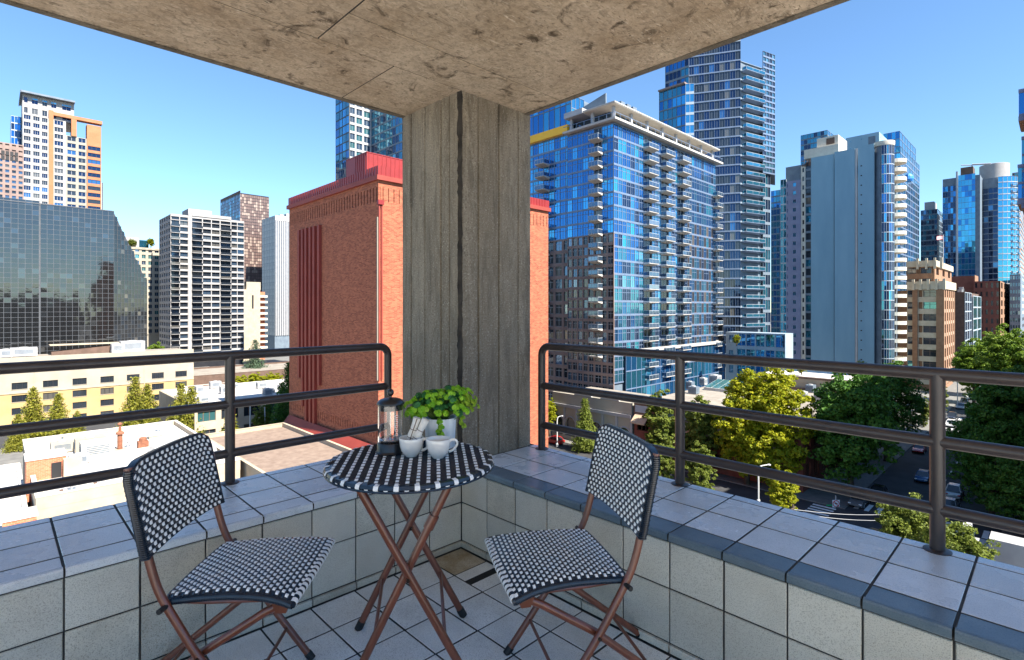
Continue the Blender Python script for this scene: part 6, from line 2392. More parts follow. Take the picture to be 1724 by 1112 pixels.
for k in range(nseg):
    a0 = TH + math.radians(90) + math.radians(180) * k / nseg
    a1 = TH + math.radians(90) + math.radians(180) * (k + 1) / nseg
    q0 = (cxy[0] + rc * math.cos(a0), cxy[1] + rc * math.sin(a0))
    q1 = (cxy[0] + rc * math.cos(a1), cxy[1] + rc * math.sin(a1))
    dark = k < 5
    b.facade(q0, q1, 20, z2 - (6 if dark else 0), 1, 24 if not dark else 23, (0.03, 0.97, 0.12, 0.98), 0.12, 'white_metal' if not dark else 'slate', (('glass_sky', 1),) if not dark else (('glass_navy', 1),), tilt=0.003, wname='drum_bands' if not dark else 'drum_dark', sout=0.15)
    if 7 <= k <= 11:
        me = balcony_mesh(rc * 0.2, 0.8, 'white_metal', 'white_metal', 'glass_sky')
        if k in (8, 10):
            for j in range(22):
                inst('balcony', me, b.root, Vector(((q0[0] + q1[0]) / 2, (q0[1] + q1[1]) / 2, 22 + j * (z2 - 24) / 22)) - b.loc, (0, 0, (a0 + a1) / 2 + math.pi / 2))
b.solo('drum_core', 'slate', lambda m: m.lathe([(rc * 0.985 - 0.3, 0), (rc * 0.985 - 0.3, z2 - 0.2)], 40, (cxy[0], cxy[1], 0)))
b.solo('roof_drum', 'white_wall', lambda m: m.lathe([(rc * 0.62, 0), (rc * 0.62, hz(278, 311) - z2), (rc * 0.58, hz(278, 311) - z2 + 0.2)], 32, (cxy[0], cxy[1], z2 - 0.3)), smooth=True)
b.box('plant_screen', 'dark_brown', X0 + 1, Y0 + 1, z1 - 1, X0 + 10, yl_ - 1, hz(279, 300))
b.solo('roof_crane', 'white_metal', lambda m: (m.tube([(X0 + 8, Y0 + 2, hz(279, 300)), (X0 + 8, Y0 + 2, hz(272, 300)), (X0 + 8, Y0 - 6, hz(275, 300))], 0.5, 6), m.tube([(X0 + 8, Y0 + 2, hz(273, 300)), (X0 + 8, Y0 + 7, hz(270, 300))], 0.3, 6)))
b.finish()

# ------------------------------------------------------------------ brown art deco block
XA, YA = W(1588, 170)
b = Building('brown_deco_block', (XA + 8, YA + 8, 0), 'brown brick art deco block with cream trim and wide dark windows')
zA = hz(487, 170)
yw = onX(1527, XA)
b.box('core', 'brown_brick', XA + 0.5, YA + 0.4, 0, onY(1607, YA), yw + 5, zA - 0.3)
nfa = 8
wl_ = (('glass_dark', 5), ('glass_green', 1))
b.facade((XA, yw), (XA, YA), 2.0, zA, [0, 0.32, 0.44, 0.83, 1.0], nfa, (0.04, 0.96, 0.36, 0.93), 0.45, 'terracotta_cream', wl_, 'dark_brown', 'cross', skip=lambda i, j: i in (1, 3))
for (pa, pb) in ((1545, 1536.5), (1590, 1576.5)):
    b.solo('brick_pier', 'brown_brick', lambda m: m.box(XA - 0.5, onX(pa, XA), 0, XA + 0.3, onX(pb, XA), zA + 1.6))
xr_ = onY(1606, YA)
b.facade((XA, YA), (xr_, YA), 2.0, zA, 5, nfa, (0.28, 0.72, 0.34, 0.98), 0.4, 'brown_brick', wl_, wname='lit_wall', pout=0.25)
for i in range(5):
    for j in range(nfa):
        uu = (xr_ - XA) * (i + 0.28) / 5
        ue = (xr_ - XA) * (i + 0.72) / 5
        zz = 2.0 + (zA - 2) * j / nfa
        b.solo('cream_spandrel', 'terracotta_cream', lambda m: m.box(XA + uu, YA - 0.12, zz + 0.2, XA + ue, YA - 0.001, zz + (zA - 2) / nfa * 0.33))
b.box('cream_parapet', 'terracotta_cream', XA - 0.6, YA - 0.6, zA + 0.01, xr_ + 0.3, yw, zA + 2.6)
for px_ in (1577, 1590, 1538, 1550, 1563):
    yy_ = onX(px_, XA)
    b.solo('finial', 'terracotta_cream', lambda m: m.box(XA - 0.9, yy_ - 0.35, zA - 0.2, XA - 0.2, yy_ + 0.35, zA + 3.3))
zA2 = hz(450, 176)
XA2, YA2 = XA + 2.0, YA + 2.5
xr2 = onY(1602, YA2)
yw2 = onX(1526, XA2)
b.facade((XA2, yw2), (XA2, YA2), zA + 0.3, zA2, [0, 0.38, 0.5, 0.92, 1.0], 2, (0.05, 0.95, 0.4, 0.92), 0.35, 'brown_brick', wl_, 'dark_brown', 'cross', wname='upper_wall', skip=lambda i, j: i in (1, 3))
b.facade((XA2, YA2), (xr2, YA2), zA + 0.3, zA2, 3, 2, (0.3, 0.7, 0.3, 0.95), 0.35, 'brown_brick', wl_, wname='upper_lit_wall')
b.box('upper_core', 'brown_brick', XA2 + 0.45, YA2 + 0.45, zA, xr2 - 0.1, yw2, zA2 - 0.1)
b.box('upper_parapet', 'terracotta_cream', XA2 - 0.5, YA2 - 0.5, zA2 + 0.01, xr2 + 0.4, yw2, zA2 + 2.0)
for px_ in (1574, 1585, 1560, 1545):
    yy_ = onX(px_, XA2)
    b.solo('finial', 'terracotta_cream', lambda m: m.box(XA2 - 0.8, yy_ - 0.3, zA2 - 0.8, XA2 - 0.1, yy_ + 0.3, zA2 + 2.8))
b.finish()
fx, fy = XA2 + 4, onX(1588, XA2 + 4)
fz = zA2 + 2
fg = thing('flag', (fx, fy, fz), 'red and white striped flag on a pole over the brown deco block', 'flag')
m = MB()
m.tube([(fx, fy, fz - 2), (fx, fy, fz + 8.5)], 0.12, 6)
m.build('pole', 'white_metal', fg)
fd = Vector((-RX, -RY, 0)).normalized()
for k in range(7):
    m = MB()
    vs, fs = [], []
    for i in range(9):
        s = i / 8 * 2.2
        o = Vector((fx, fy, fz + 8.2)) + fd * (s + 0.12) + Vector((FX, FY, 0)) * 0.25 * math.sin(s * 2.2) - Vector((0, 0, s * 0.12))
        vs += [tuple(o - Vector((0, 0, 0.17 * k))), tuple(o - Vector((0, 0, 0.17 * (k + 1))))]
    for i in range(8):
        fs.append((i * 2, i * 2 + 2, i * 2 + 3, i * 2 + 1))
    m.add(vs, fs)
    m.build('stripe', 'sign_red' if k % 2 == 0 else 'sign_white', fg)

# grey glass and oxblood buildings beyond
XG, YG = W(1625, 195)
b = Building('dark_glass_midrise', (XG + 5, YG + 5, 0), 'narrow brown and grey-green glass building between the deco block and the oxblood building')
zG = hz(492, 195)
b.box('core', 'dark_brown', XG, YG + 0.3, 0, onY(1649, YG), onX(1600, XG), zG)
b.facade((XG, YG), (onY(1636, YG), YG), 4, zG, 3, 8, (0.06, 0.94, 0.06, 0.94), 0.1, 'grey_frame', (('glass_dusk', 1),), wname='grid')
b.facade((onY(1636.2, YG), YG - 0.4), (onY(1650, YG), YG - 0.4), 4, zG - 1, 2, 6, (0.05, 0.95, 0.06, 0.94), 0.1, 'grey_frame', (('glass_green', 1),), wname='grid')
for i in range(5):
    b.solo('roof_machine', ['machine_grey', 'black_frame', 'white_metal'][i % 3], lambda m: m.box(XG + 1 + i * 1.5, YG + 1 + (i % 2), zG, XG + 2.1 + i * 1.5, YG + 2.3 + (i % 2), zG + 1.0 + 0.5 * (i % 3)))
b.finish()
XO_, YO_ = W(1684, 235)
b = Building('oxblood_office', (XO_ + 10, YO_ + 8, 0), 'oxblood brick office block with an orange sunlit corner behind the street trees')
zO = hz(473, 235)
ylo = onX(1639, XO_)
b.box('core', 'oxblood_brick', XO_ + 0.4, YO_ + 0.4, 0, onY(1712, YO_), ylo, zO - 0.1)
b.facade((XO_, ylo), (XO_, YO_), 3, zO, 5, 9, (0.3, 0.7, 0.25, 0.8), 0.35, 'oxblood_brick', (('glass_dark', 1),))
b.facade((XO_, YO_), (onY(1712, YO_), YO_), 3, zO, 7, 9, (0.25, 0.75, 0.2, 0.85), 0.35, 'brown_brick', (('glass_dark', 1),), wname='lit_wall')
b.box('back_block', 'oxblood_brick', XO_ + 2, onX(1640, XO_ + 2), 0, XO_ + 20, onX(1602, XO_ + 2), hz(464, 240))
b.box('back_block_face', 'brown_brick', XO_ + 2.01, onX(1640, XO_ + 2) - 0.3, 0, XO_ + 16, onX(1640, XO_ + 2) - 0.01, hz(463, 240))
b.finish()
b, *_ = boxtower('grey_office_right', 'tall grey striped office tower at the right edge behind the curved blue tower', 1716, 360, 1704, 1760, 290, (('glass_dark', 1), ('glass_green', 1)), 'pink_concrete', (3, 8), zlow=10, win=(0.1, 0.9, 0.35, 0.85), style='plain', fr=None)
b.finish()
b, *_ = boxtower('navy_office_right', 'navy blue panel building low at the right edge behind the street trees', 1718, 250, 1700, 1760, 462, (('glass_dusk', 1),), 'slate', (4, 8), zlow=6, win=(0.2, 0.8, 0.3, 0.8), style='plain', fr=None)
b.finish()

# apartment tower across the side street; only its projecting bays reach into the frame
b = Building('bay_window_tower', (104, -20, 0), 'glass tower with projecting box bays cut off by the right edge')
b.box('core', 'slate', 78, -46, 0, 131, 1.9, 36)  # unseen near block, added and sized to cast shade over the junction
b.facade((78, 1.95), (131, 1.95) if False else (78, 1.95), 0, 1, 1, 1) if False else None
b.facade((77.9, 1.9), (77.9, -46), 0.2, 36, 18, 11, (0.08, 0.92, 0.2, 0.92), 0.2, 'grey_frame', (('glass_teal', 1), ('glass_navy', 1)))
xq = 131.0
b.box('shaft', 'slate', xq, -30, 0, xq + 16, 4.3, 66)
for (pt, pb_, pxl) in ((152, 205, 1714.5), (232, 352, 1719.5), (278, 345, 1713)):
    d_ = depth(xq + 1.5, 5.0)
    za, zc_ = hz(pb_, d_), hz(pt, d_)
    yb_ = onX(pxl, xq + 1.0)
    b.solo('bay', 'purple_panel', lambda m: (m.box(xq + 1.0, 4.31, za, xq + 9, yb_, za + 0.8), m.box(xq + 1.0, 4.31, zc_ - 0.5, xq + 9, yb_, zc_)))
    b.solo('bay_soffit', 'orange_wall', lambda m: m.box(xq + 1.1, 4.31, za - 0.25, xq + 8.9, yb_ - 0.1, za - 0.002))
    b.facade((xq + 1.05, yb_ - 0.05), (xq + 1.05, 4.32), za + 0.8, zc_ - 0.5, 1, max(1, int((zc_ - za) / 3)), (0.05, 0.95, 0.1, 0.95), 0.1, 'purple_panel', (('glass_teal', 1), ('glass_blue', 1)), wname='bay_wall')
    b.box('bay_core', 'slate', xq + 1.2, 4.315, za + 0.801, xq + 8.8, yb_ - 0.12, zc_ - 0.501)
b.finish()

# ------------------------------------------------------------------ low buildings along the street on the right
XL = 84.0
b = Building('brick_awning_building', (XL + 15, 40, 0), 'low brick building with tan awnings behind the bright yellow-green trees')
zL_ = 9.9
ya, yb_ = onX(1352, XL), onX(1068, XL)
b.box('core', 'oxblood_brick', XL + 0.4, ya + 0.3, 0, XL + 36, yb_, zL_ - 0.3)
b.box('roof', 'pale_roof', XL + 0.6, ya + 0.5, zL_ - 0.29, XL + 35.5, yb_ - 0.3, zL_ - 0.1)
b.facade((XL, yb_), (XL, ya), 0.2, zL_ - 2.2, 6, [0, 0.5, 1], (0.12, 0.62, 0.2, 0.8), 0.4, 'oxblood_brick', (('glass_dark', 2), ('glass_green', 1)), 'dark_brown', 'triple')
b.box('band', 'dark_brown', XL - 0.1, ya, zL_ - 2.19, XL + 0.39, yb_, zL_ + 0.3)
Lw = yb_ - ya
for i in range(6):
    y0_, y1_ = yb_ - Lw * (i + 0.66) / 6, yb_ - Lw * (i + 0.06) / 6
    b.solo('white_panel', 'bluewhite_panel', lambda m: m.box(XL - 0.2, y0_, zL_ - 1.9, XL - 0.101, y1_, zL_ - 0.7))
    b.solo('awning', 'awning_tan', lambda m: m.add([(XL - 0.1, y0_, zL_ - 2.2), (XL - 0.1, y1_, zL_ - 2.2), (XL - 1.7, y1_, zL_ - 3.5), (XL - 1.7, y0_, zL_ - 3.5),
                                                   (XL - 0.1, y0_, zL_ - 2.35), (XL - 0.1, y1_, zL_ - 2.35), (XL - 1.7, y1_, zL_ - 3.75), (XL - 1.7, y0_, zL_ - 3.75)],
                                                  [(0, 1, 2, 3), (7, 6, 5, 4), (0, 4, 5, 1), (1, 5, 6, 2), (2, 6, 7, 3), (3, 7, 4, 0)]))
b.facade((XL + 0.3, ya), (XL + 36, ya), 0.2, zL_ - 0.31, 9, 2, (0.2, 0.8, 0.25, 0.8), 0.3, 'oxblood_brick', (('glass_dark', 1),), 'dark_brown', 'triple', wname='end_wall')
b.box('parapet', 'dark_brown', XL + 35.6, ya, zL_ - 0.3, XL + 36, yb_, zL_ + 0.5)
# skylight
sx0, sy0 = onX(1, 1), 0
cx_, cy_ = W(1233, 110)
b.solo('skylight_frame', 'machine_grey', lambda m: m.prism([(cx_ - 3.2, cy_ - 4.6), (cx_ + 3.2, cy_ - 4.6), (cx_ + 3.2, cy_ + 4.6), (cx_ - 3.2, cy_ + 4.6)], zL_ - 0.09, [zL_ + 0.5, zL_ + 1.6, zL_ + 1.6, zL_ + 0.5]))
for i in range(6):
    for j in range(2):
        m = MB()
        xa, xb2 = cx_ - 3.0 + j * 3.1, cx_ - 0.05 + j * 3.1 - 0.1
        yA_, yB2 = cy_ - 4.4 + i * 1.5, cy_ - 4.4 + i * 1.5 + 1.35
        zz = lambda x: zL_ + 0.5 + (x - cx_ + 3.2) / 6.4 * 1.1 + 0.02
        m.add([(xa, yA_, zz(xa)), (xb2, yA_, zz(xb2)), (xb2, yB2, zz(xb2)), (xa, yB2, zz(xa)), (xa, yA_, zz(xa) + .05), (xb2, yA_, zz(xb2) + .05), (xb2, yB2, zz(xb2) + .05), (xa, yB2, zz(xa) + .05)],
              [(4, 5, 6, 7), (0, 1, 5, 4), (1, 2, 6, 5), (2, 3, 7, 6), (3, 0, 4, 7)])
        m.build('skylight_pane', 'glass_green', b.root)
b.finish()
rr = random.Random(4)
spots = [(1162, 112, 'black boxed roof unit beside the skylight'), (1184, 118, 'tall grey roof unit left of the skylight'), (1204, 120, 'grey roof unit farthest back near the glass podium'), (1168, 106, 'low white roof unit at the edge of the awning building roof'),
         (1352, 100, 'dark cube roof unit right of the skylight'), (1383, 98, 'grey cube roof unit behind the dark green tree'), (1365, 108, 'small white roof unit between two cube units')]
for i, (px_, d_, lab) in enumerate(spots):
    x, y_ = W(px_, d_)
    ac_unit(x, y_, zL_ - 0.1, rr.uniform(1.2, 2.2), rr.uniform(1.2, 2.2), rr.uniform(1.2, 2.2), lab, ['slate', 'machine_grey', 'white_metal'][i % 3], 'units on the awning building roof')
b = Building('beige_long_building', (130, 36, 0), 'long low beige building with blind panels behind the awning building roof')
ya2, yb2_ = onX(1445, 120.0), onX(1280, 120.0)
b.box('core', 'beige_wall', 120.2, ya2, 0, 147, yb2_, 12.2)
b.facade((120, yb2_), (120, ya2), 9, 12.3, 6, 1, (0.08, 0.92, 0.2, 0.75), 0.12, 'beige_wall', (('beige_wall', 1),), pname='blind_panel')
b.box('coping', 'dark_brown', 119.8, ya2 - 0.1, 12.31, 147, yb2_ + 0.1, 12.6)
b.box('roof', 'white_roof', 120.4, ya2 + 0.3, 12.62, 146.5, yb2_ - 0.3, 12.7)
b.finish()

# pale building with arches
ys0, ys1 = yb_ + 0.6, onX(930, XL)
b = Building('arched_building', (XL + 7, (ys0 + ys1) / 2, 0), 'pale cream building with arched openings and scrolled parapet beyond the street')
b.box('core', 'cream_wall', XL + 0.5, ys0, 0, XL + 13, ys1, 9.0)
b.box('roof', 'pale_roof', XL + 0.8, ys0 + 0.3, 9.001, XL + 12.7, ys1 - 0.3, 9.1)
b.box('cornice', 'white_wall', XL - 0.35, ys0, 6.6, XL + 0.49, ys1, 7.2)
b.box('parapet', 'cream_wall', XL, ys0, 7.21, XL + 0.49, ys1, 9.4)
b.box('base', 'greige_wall', XL - 0.15, ys0, 0, XL + 0.49, ys1, 0.9)
narch = 6
La = ys1 - ys0
wm = MB()
for i in range(narch):
    yc_ = ys0 + La * (i + 0.5) / narch
    hw_ = La / narch / 2
    r_ = 1.25
    # wall with a round-headed opening
    ang = [math.pi * k / 10 for k in range(11)]
    vs = [(XL, yc_ - hw_, 0.9), (XL, yc_ - r_, 0.9), (XL, yc_ - r_, 3.4)]
    arcp = [(XL, yc_ - r_ * math.cos(a), 3.4 + r_ * math.sin(a)) for a in ang]
    o = len(wm.v)
    wm.add([(XL, yc_ - hw_, 0.9), (XL, yc_ - r_, 0.9), (XL, yc_ - r_, 3.4), (XL, yc_ - hw_, 3.4)], [(0, 1, 2, 3)[::-1]])
    wm.add([(XL, yc_ + r_, 0.9), (XL, yc_ + hw_, 0.9), (XL, yc_ + hw_, 3.4), (XL, yc_ + r_, 3.4)], [(0, 1, 2, 3)[::-1]])
    for k in range(10):
        p, q = arcp[k], arcp[k + 1]
        f0 = -1 + 2 * k / 10
        f1 = -1 + 2 * (k + 1) / 10
        wm.add([p, q, (XL, yc_ + hw_ * f1, 6.6), (XL, yc_ + hw_ * f0, 6.6)], [(0, 1, 2, 3)[::-1]])
        wm.add([p, q, (XL + 0.5, q[1], q[2]), (XL + 0.5, p[1], p[2])], [(0, 1, 2, 3)])
    wm.add([(XL, yc_ - hw_, 3.4), (XL, yc_ - r_, 3.4), (XL, yc_ - hw_, 6.6)], [(0, 1, 2)[::-1]])
    wm.add([(XL, yc_ + r_, 3.4), (XL, yc_ + hw_, 3.4), (XL, yc_ + hw_, 6.6)], [(0, 1, 2)[::-1]])
    b.solo('arched_window', 'glass_dark', lambda m: m.add([(XL + 0.45, yc_ - r_, 0.9)] + [(XL + 0.45, p[1], p[2]) for p in arcp] + [(XL + 0.45, yc_ + r_, 0.9)], [tuple(range(13))[::-1]]))
    b.solo('arch_trim', 'white_wall', lambda m: m.tube([(XL - 0.02, yc_ - (r_ + 0.15) * math.cos(a), 3.4 + (r_ + 0.15) * math.sin(a)) for a in ang], 0.13, 6))
    b.solo('pilaster', 'white_wall', lambda m: m.box(XL - 0.2, yc_ - hw_ - 0.25, 0.91, XL - 0.003, yc_ - hw_ + 0.25, 6.59))
wm.build('arcade_wall', 'cream_wall', b.root)
for i in (1, 3):
    yc_ = ys0 + La * (i + 0.5) / narch
    b.solo('scroll_pediment', 'white_wall', lambda m: m.add([(XL - 0.1, yc_ - 2.2, 9.41), (XL - 0.1, yc_ + 2.2, 9.41), (XL - 0.1, yc_ + 1.4, 10.3), (XL - 0.1, yc_, 10.9), (XL - 0.1, yc_ - 1.4, 10.3),
                                                             (XL + 0.4, yc_ - 2.2, 9.41), (XL + 0.4, yc_ + 2.2, 9.41), (XL + 0.4, yc_ + 1.4, 10.3), (XL + 0.4, yc_, 10.9), (XL + 0.4, yc_ - 1.4, 10.3)],
                                                            [(4, 3, 2, 1, 0), (5, 6, 7, 8, 9), (0, 1, 6, 5), (1, 2, 7, 6), (2, 3, 8, 7), (3, 4, 9, 8), (4, 0, 5, 9)]))
b.finish()

# ------------------------------------------------------------------ trees
leafmat('leaf_lime', (0.1561, 0.202, 0.00551), (0.3674, 0.349, 0.01378), trans=0.4)
leafmat('leaf_green', (0.07175, 0.1435, 0.01025), (0.1947, 0.2665, 0.02563), trans=0.35)
leafmat('leaf_dark', (0.03075, 0.09225, 0.01281), (0.08712, 0.1921, 0.02306), trans=0.3)
leafmat('leaf_olive', (0.07749, 0.1107, 0.01328), (0.1882, 0.2214, 0.03321), trans=0.35)
leafmat('needle_gold', (0.1148, 0.132, 0.01378), (0.2755, 0.2526, 0.0287), trans=0.25)
leafmat('needle_blue', (0.041, 0.082, 0.0451), (0.1148, 0.164, 0.0984), trans=0.25)
nmat('bark', (0.045, 0.032, 0.022), (0.10, 0.075, 0.055), scale=6, rough=0.95, stretch=(1, 1, 0.2), bump=0.6, bscale=20)


def leaves_np(cent, nrm, size, seed, ell=0.62):
    """folded leaf quads at the centres, roughly facing nrm"""
    r = np.random.default_rng(seed)
    n = len(cent)
    nn = nrm + r.normal(0, 0.75, (n, 3))
    nn /= np.linalg.norm(nn, axis=1)[:, None] + 1e-9
    a = r.normal(0, 1, (n, 3))
    t = np.cross(nn, a)
    t /= np.linalg.norm(t, axis=1)[:, None] + 1e-9
    bt = np.cross(nn, t)
    s = size * r.uniform(0.5, 1.5, n)[:, None]
    v = np.stack([cent - t * s, cent + bt * s * ell + nn * s * 0.12, cent + t * s, cent - bt * s * ell + nn * s * 0.12], 1).reshape(-1, 3)
    q = np.arange(n * 4).reshape(n, 4)
    return v, q


def broadleaf(seed, h, rx, rz, base, nclump=260, per=34, leaf=0.2, mat='leaf_green'):
    r = np.random.default_rng(seed)
    lobes = []
    nl = 11
    for i in range(nl):
        a = 2.4 * i + r.uniform(-0.4, 0.4)
        zz = (i + 0.5) / nl
        k = math.sqrt(max(0.05, 1 - (2 * zz - 0.95) ** 2))
        rad = rx * 0.52 * k * r.uniform(0.75, 1.15)
        lobes.append((rad * math.cos(a), rad * math.sin(a), base + (h - base) * (0.14 + 0.72 * zz), rx * r.uniform(0.42, 0.62), rz * r.uniform(0.26, 0.40)))
    C, Nn = [], []
    for k in range(nclump):
        lb = lobes[r.integers(nl)]
        d = r.normal(0, 1, 3)
        d /= np.linalg.norm(d)
        rad = r.uniform(0.72, 1.05) if r.random() < 0.85 else r.uniform(0.2, 0.7)
        c = np.array([lb[0] + d[0] * lb[3] * rad, lb[1] + d[1] * lb[3] * rad, lb[2] + d[2] * lb[4] * rad])
        cr_ = rx * r.uniform(0.10, 0.19)
        p = r.normal(0, 1, (per, 3))
        p /= np.linalg.norm(p, axis=1)[:, None]
        p *= (r.uniform(0.35, 1.0, per) ** 0.5)[:, None] * cr_
        p[:, 2] *= 0.6
        C.append(c + p)
        up = np.array([0, 0, 0.9])
        Nn.append(np.repeat((d * 0.6 + up)[None], per, 0) + p / cr_ * 0.7)
    C = np.concatenate(C)
    Nn = np.concatenate(Nn)
    Nn /= np.linalg.norm(Nn, axis=1)[:, None]
    v, q = leaves_np(C, Nn, leaf, seed + 1)
    crown = np_mesh('crown', v, q, mat)
    m = MB()
    rt = 0.018 * h + 0.08
    m.tube([(0, 0, -0.1), (0.05, 0.02, base * 0.6), (0.0, 0.06, base), (0.08, 0.0, base + (h - base) * 0.5)], [rt * 1.25, rt, rt * 0.85, rt * 0.4], 9)
    for lb in lobes:
        z0 = base * r.uniform(0.8, 1.1)
        m.tube([(0, 0.03, z0), (lb[0] * 0.45, lb[1] * 0.45, z0 + (lb[2] - z0) * 0.6), (lb[0], lb[1], lb[2])], [rt * 0.5, rt * 0.3, rt * 0.1], 6)
    trunk = m.mesh('trunk', 'bark', smooth=True)
    return crown, trunk


def conifer(seed, h, r0, base=0.6, levels=30, mat='needle_gold', leaf=0.16, per=40, droop=0.25, power=0.8):
    r = np.random.default_rng(seed)
    C, Nn = [], []
    m = MB()
    rt = 0.016 * h + 0.05
    m.tube([(0, 0, -0.1), (0, 0, h * 0.5), (0, 0, h * 0.98)], [rt, rt * 0.6, rt * 0.1], 8)
    for i in range(levels):
        t = i / levels
        z = base + (h - base) * t
        R = r0 * (1 - t) ** power * r.uniform(0.82, 1.12) + 0.12
        nb = max(4, int(9 * (1 - t) + 4))
        a0 = r.uniform(0, 6.28)
        for k in range(nb):
            a = a0 + 2 * math.pi * k / nb + r.uniform(-0.25, 0.25)
            Rb = R * r.uniform(0.72, 1.1)
            d = np.array([math.cos(a), math.sin(a), 0])
            ns = max(2, int(Rb / 0.45))
            for s in range(ns):
                f = (s + 0.6) / ns
                c = d * Rb * f + np.array([0, 0, z + Rb * 0.18 * f - droop * Rb * f * f])
                pr_ = max(6, int(per * (0.4 + 0.6 * f)) // 2)
                p = r.normal(0, 0.19 + 0.05 * Rb, (pr_, 3))
                p[:, 2] *= 0.6
                C.append(c + p)
                Nn.append(np.repeat((d * 0.5 + np.array([0, 0, 0.85]))[None], pr_, 0))
            if i % 3 == 0 and k % 2 == 0:
                m.tube([(0, 0, z), tuple(d * Rb * 0.9 + np.array([0, 0, z + Rb * 0.1 - droop * Rb * 0.7]))], [rt * 0.25, 0.02], 4)
    C = np.concatenate(C)
    Nn = np.concatenate(Nn)
    v, q = leaves_np(C, Nn, leaf, seed + 1, ell=0.5)
    return np_mesh('crown', v, q, mat), m.mesh('trunk', 'bark', smooth=True)


def plant_tree(name, meshes, x, y, label, group, rz=0.0, s=1.0, z=0.0, sxy=1.0, cat='tree'):
    root = thing(name, (x, y, z), label, cat, group)
    for nm, me in (('crown', meshes[0]), ('trunk', meshes[1])):
        inst(nm, me, root, (0, 0, 0), (0, 0, rz), (s * sxy, s * sxy, s))
    return root


lime = [broadleaf(31, 14.5, 4.6, 11.5, 2.4, 482, 64, 0.178, 'leaf_lime'), broadleaf(37, 9.5, 2.6, 6.5, 2.4, 299, 60, 0.148, 'leaf_lime')]
olive = [broadleaf(41, 9.0, 2.4, 7.0, 1.2, 276, 64, 0.133, 'leaf_olive'), broadleaf(43, 12.5, 3.2, 9.0, 2.5, 413, 64, 0.163, 'leaf_olive')]
dark = [broadleaf(51, 16.0, 5.6, 11.5, 3.6, 494, 64, 0.200, 'leaf_dark'), broadleaf(53, 17.5, 6.5, 12.5, 4.2, 529, 64, 0.207, 'leaf_dark')]
green = [broadleaf(61, 17.0, 5.2, 12.0, 4.0, 482, 64, 0.200, 'leaf_green'), broadleaf(63, 7.2, 3.4, 4.8, 2.0, 379, 64, 0.118, 'leaf_olive')]
con = [conifer(71, 11.0, 3.1), conifer(73, 10.0, 2.9, levels=28), conifer(75, 12.5, 3.4, levels=34)]
con_b = conifer(81, 13.0, 4.2, levels=26, mat='needle_blue', droop=0.1)
con_g = conifer(83, 9.5, 2.4, levels=28, mat='leaf_olive')
con_d = conifer(85, 14.0, 3.0, levels=32, mat='leaf_dark')

G1 = 'conifers in front of the yellow building'
for (px_, d_, k, rz, s, lab) in ((56, 107, 0, 0.3, 1.0, 'golden conifer, leftmost of the two at the left of the yellow building'),
                                 (98, 107, 1, 1.3, 0.98, 'golden conifer, right one of the two at the left of the yellow building'),
                                 (228, 112, 2, 2.2, 1.0, 'tall golden conifer before the middle of the yellow building'),
                                 (248, 110, 0, 4.0, 1.02, 'golden conifer close to the right of the tall middle one'),
                                 (305, 107, 2, 5.1, 0.95, 'tall golden conifer at the right end of the yellow building'),
                                 (322, 105, 1, 0.8, 1.15, 'golden conifer just right of the one at the yellow building end'),
                                 (388, 92, 1, 2.9, 0.92, 'small golden conifer behind the left railing post'),
                                 (30, 100, 1, 2.0, 0.7, 'low golden conifer at the back of the white shed'),
                                 (130, 104, 0, 3.0, 0.62, 'low golden conifer behind the brick stair house')):
    x, y = W(px_, d_)
    plant_tree('conifer_tree', con[k], x, y, lab, G1, rz, s)
x, y = W(430, 182)
plant_tree('cedar_tree', con_b, x, y, 'wide blue-green cedar in front of the beige apartment block', None, 0, 1.25)
for i, (px_, d_, s) in enumerate(((405, 150, 0.8), (428, 146, 0.95), (450, 148, 0.85), (462, 150, 0.9))):
    x, y = W(px_, d_)
    plant_tree('shrub', lime[1], x, y, ['rounded bright green shrub, leftmost in the row below the cedar', 'rounded bright green shrub, second from left below the cedar', 'rounded bright green shrub, third from left below the cedar', 'rounded bright green shrub, rightmost beside the red brick block'][i],
               'green shrubs below the cedar', i * 1.1, s * 0.75, 2.0, 1.5, 'shrub')
for i, (px_, d_, s, lab) in enumerate(((474, 98, 0.95, 'dark conifer in the shade left of the red brick block'), (486, 108, 1.15, 'tall dark conifer behind the edge of the red brick block'), (452, 112, 0.6, 'short dark conifer by the shop row'))):
    x, y = W(px_, d_)
    plant_tree('dark_conifer_tree', con_d, x, y, lab, None, i, s)
x, y = W(440, 104)
plant_tree('street_tree', olive[0], x, y, 'thin olive street tree in front of the shop row', None, 0, 0.8)
x, y = W(262, 200)
plant_tree('street_tree', green[0], x, y, 'green tree between the dark office and the white tower', None, 0.5, 0.75)

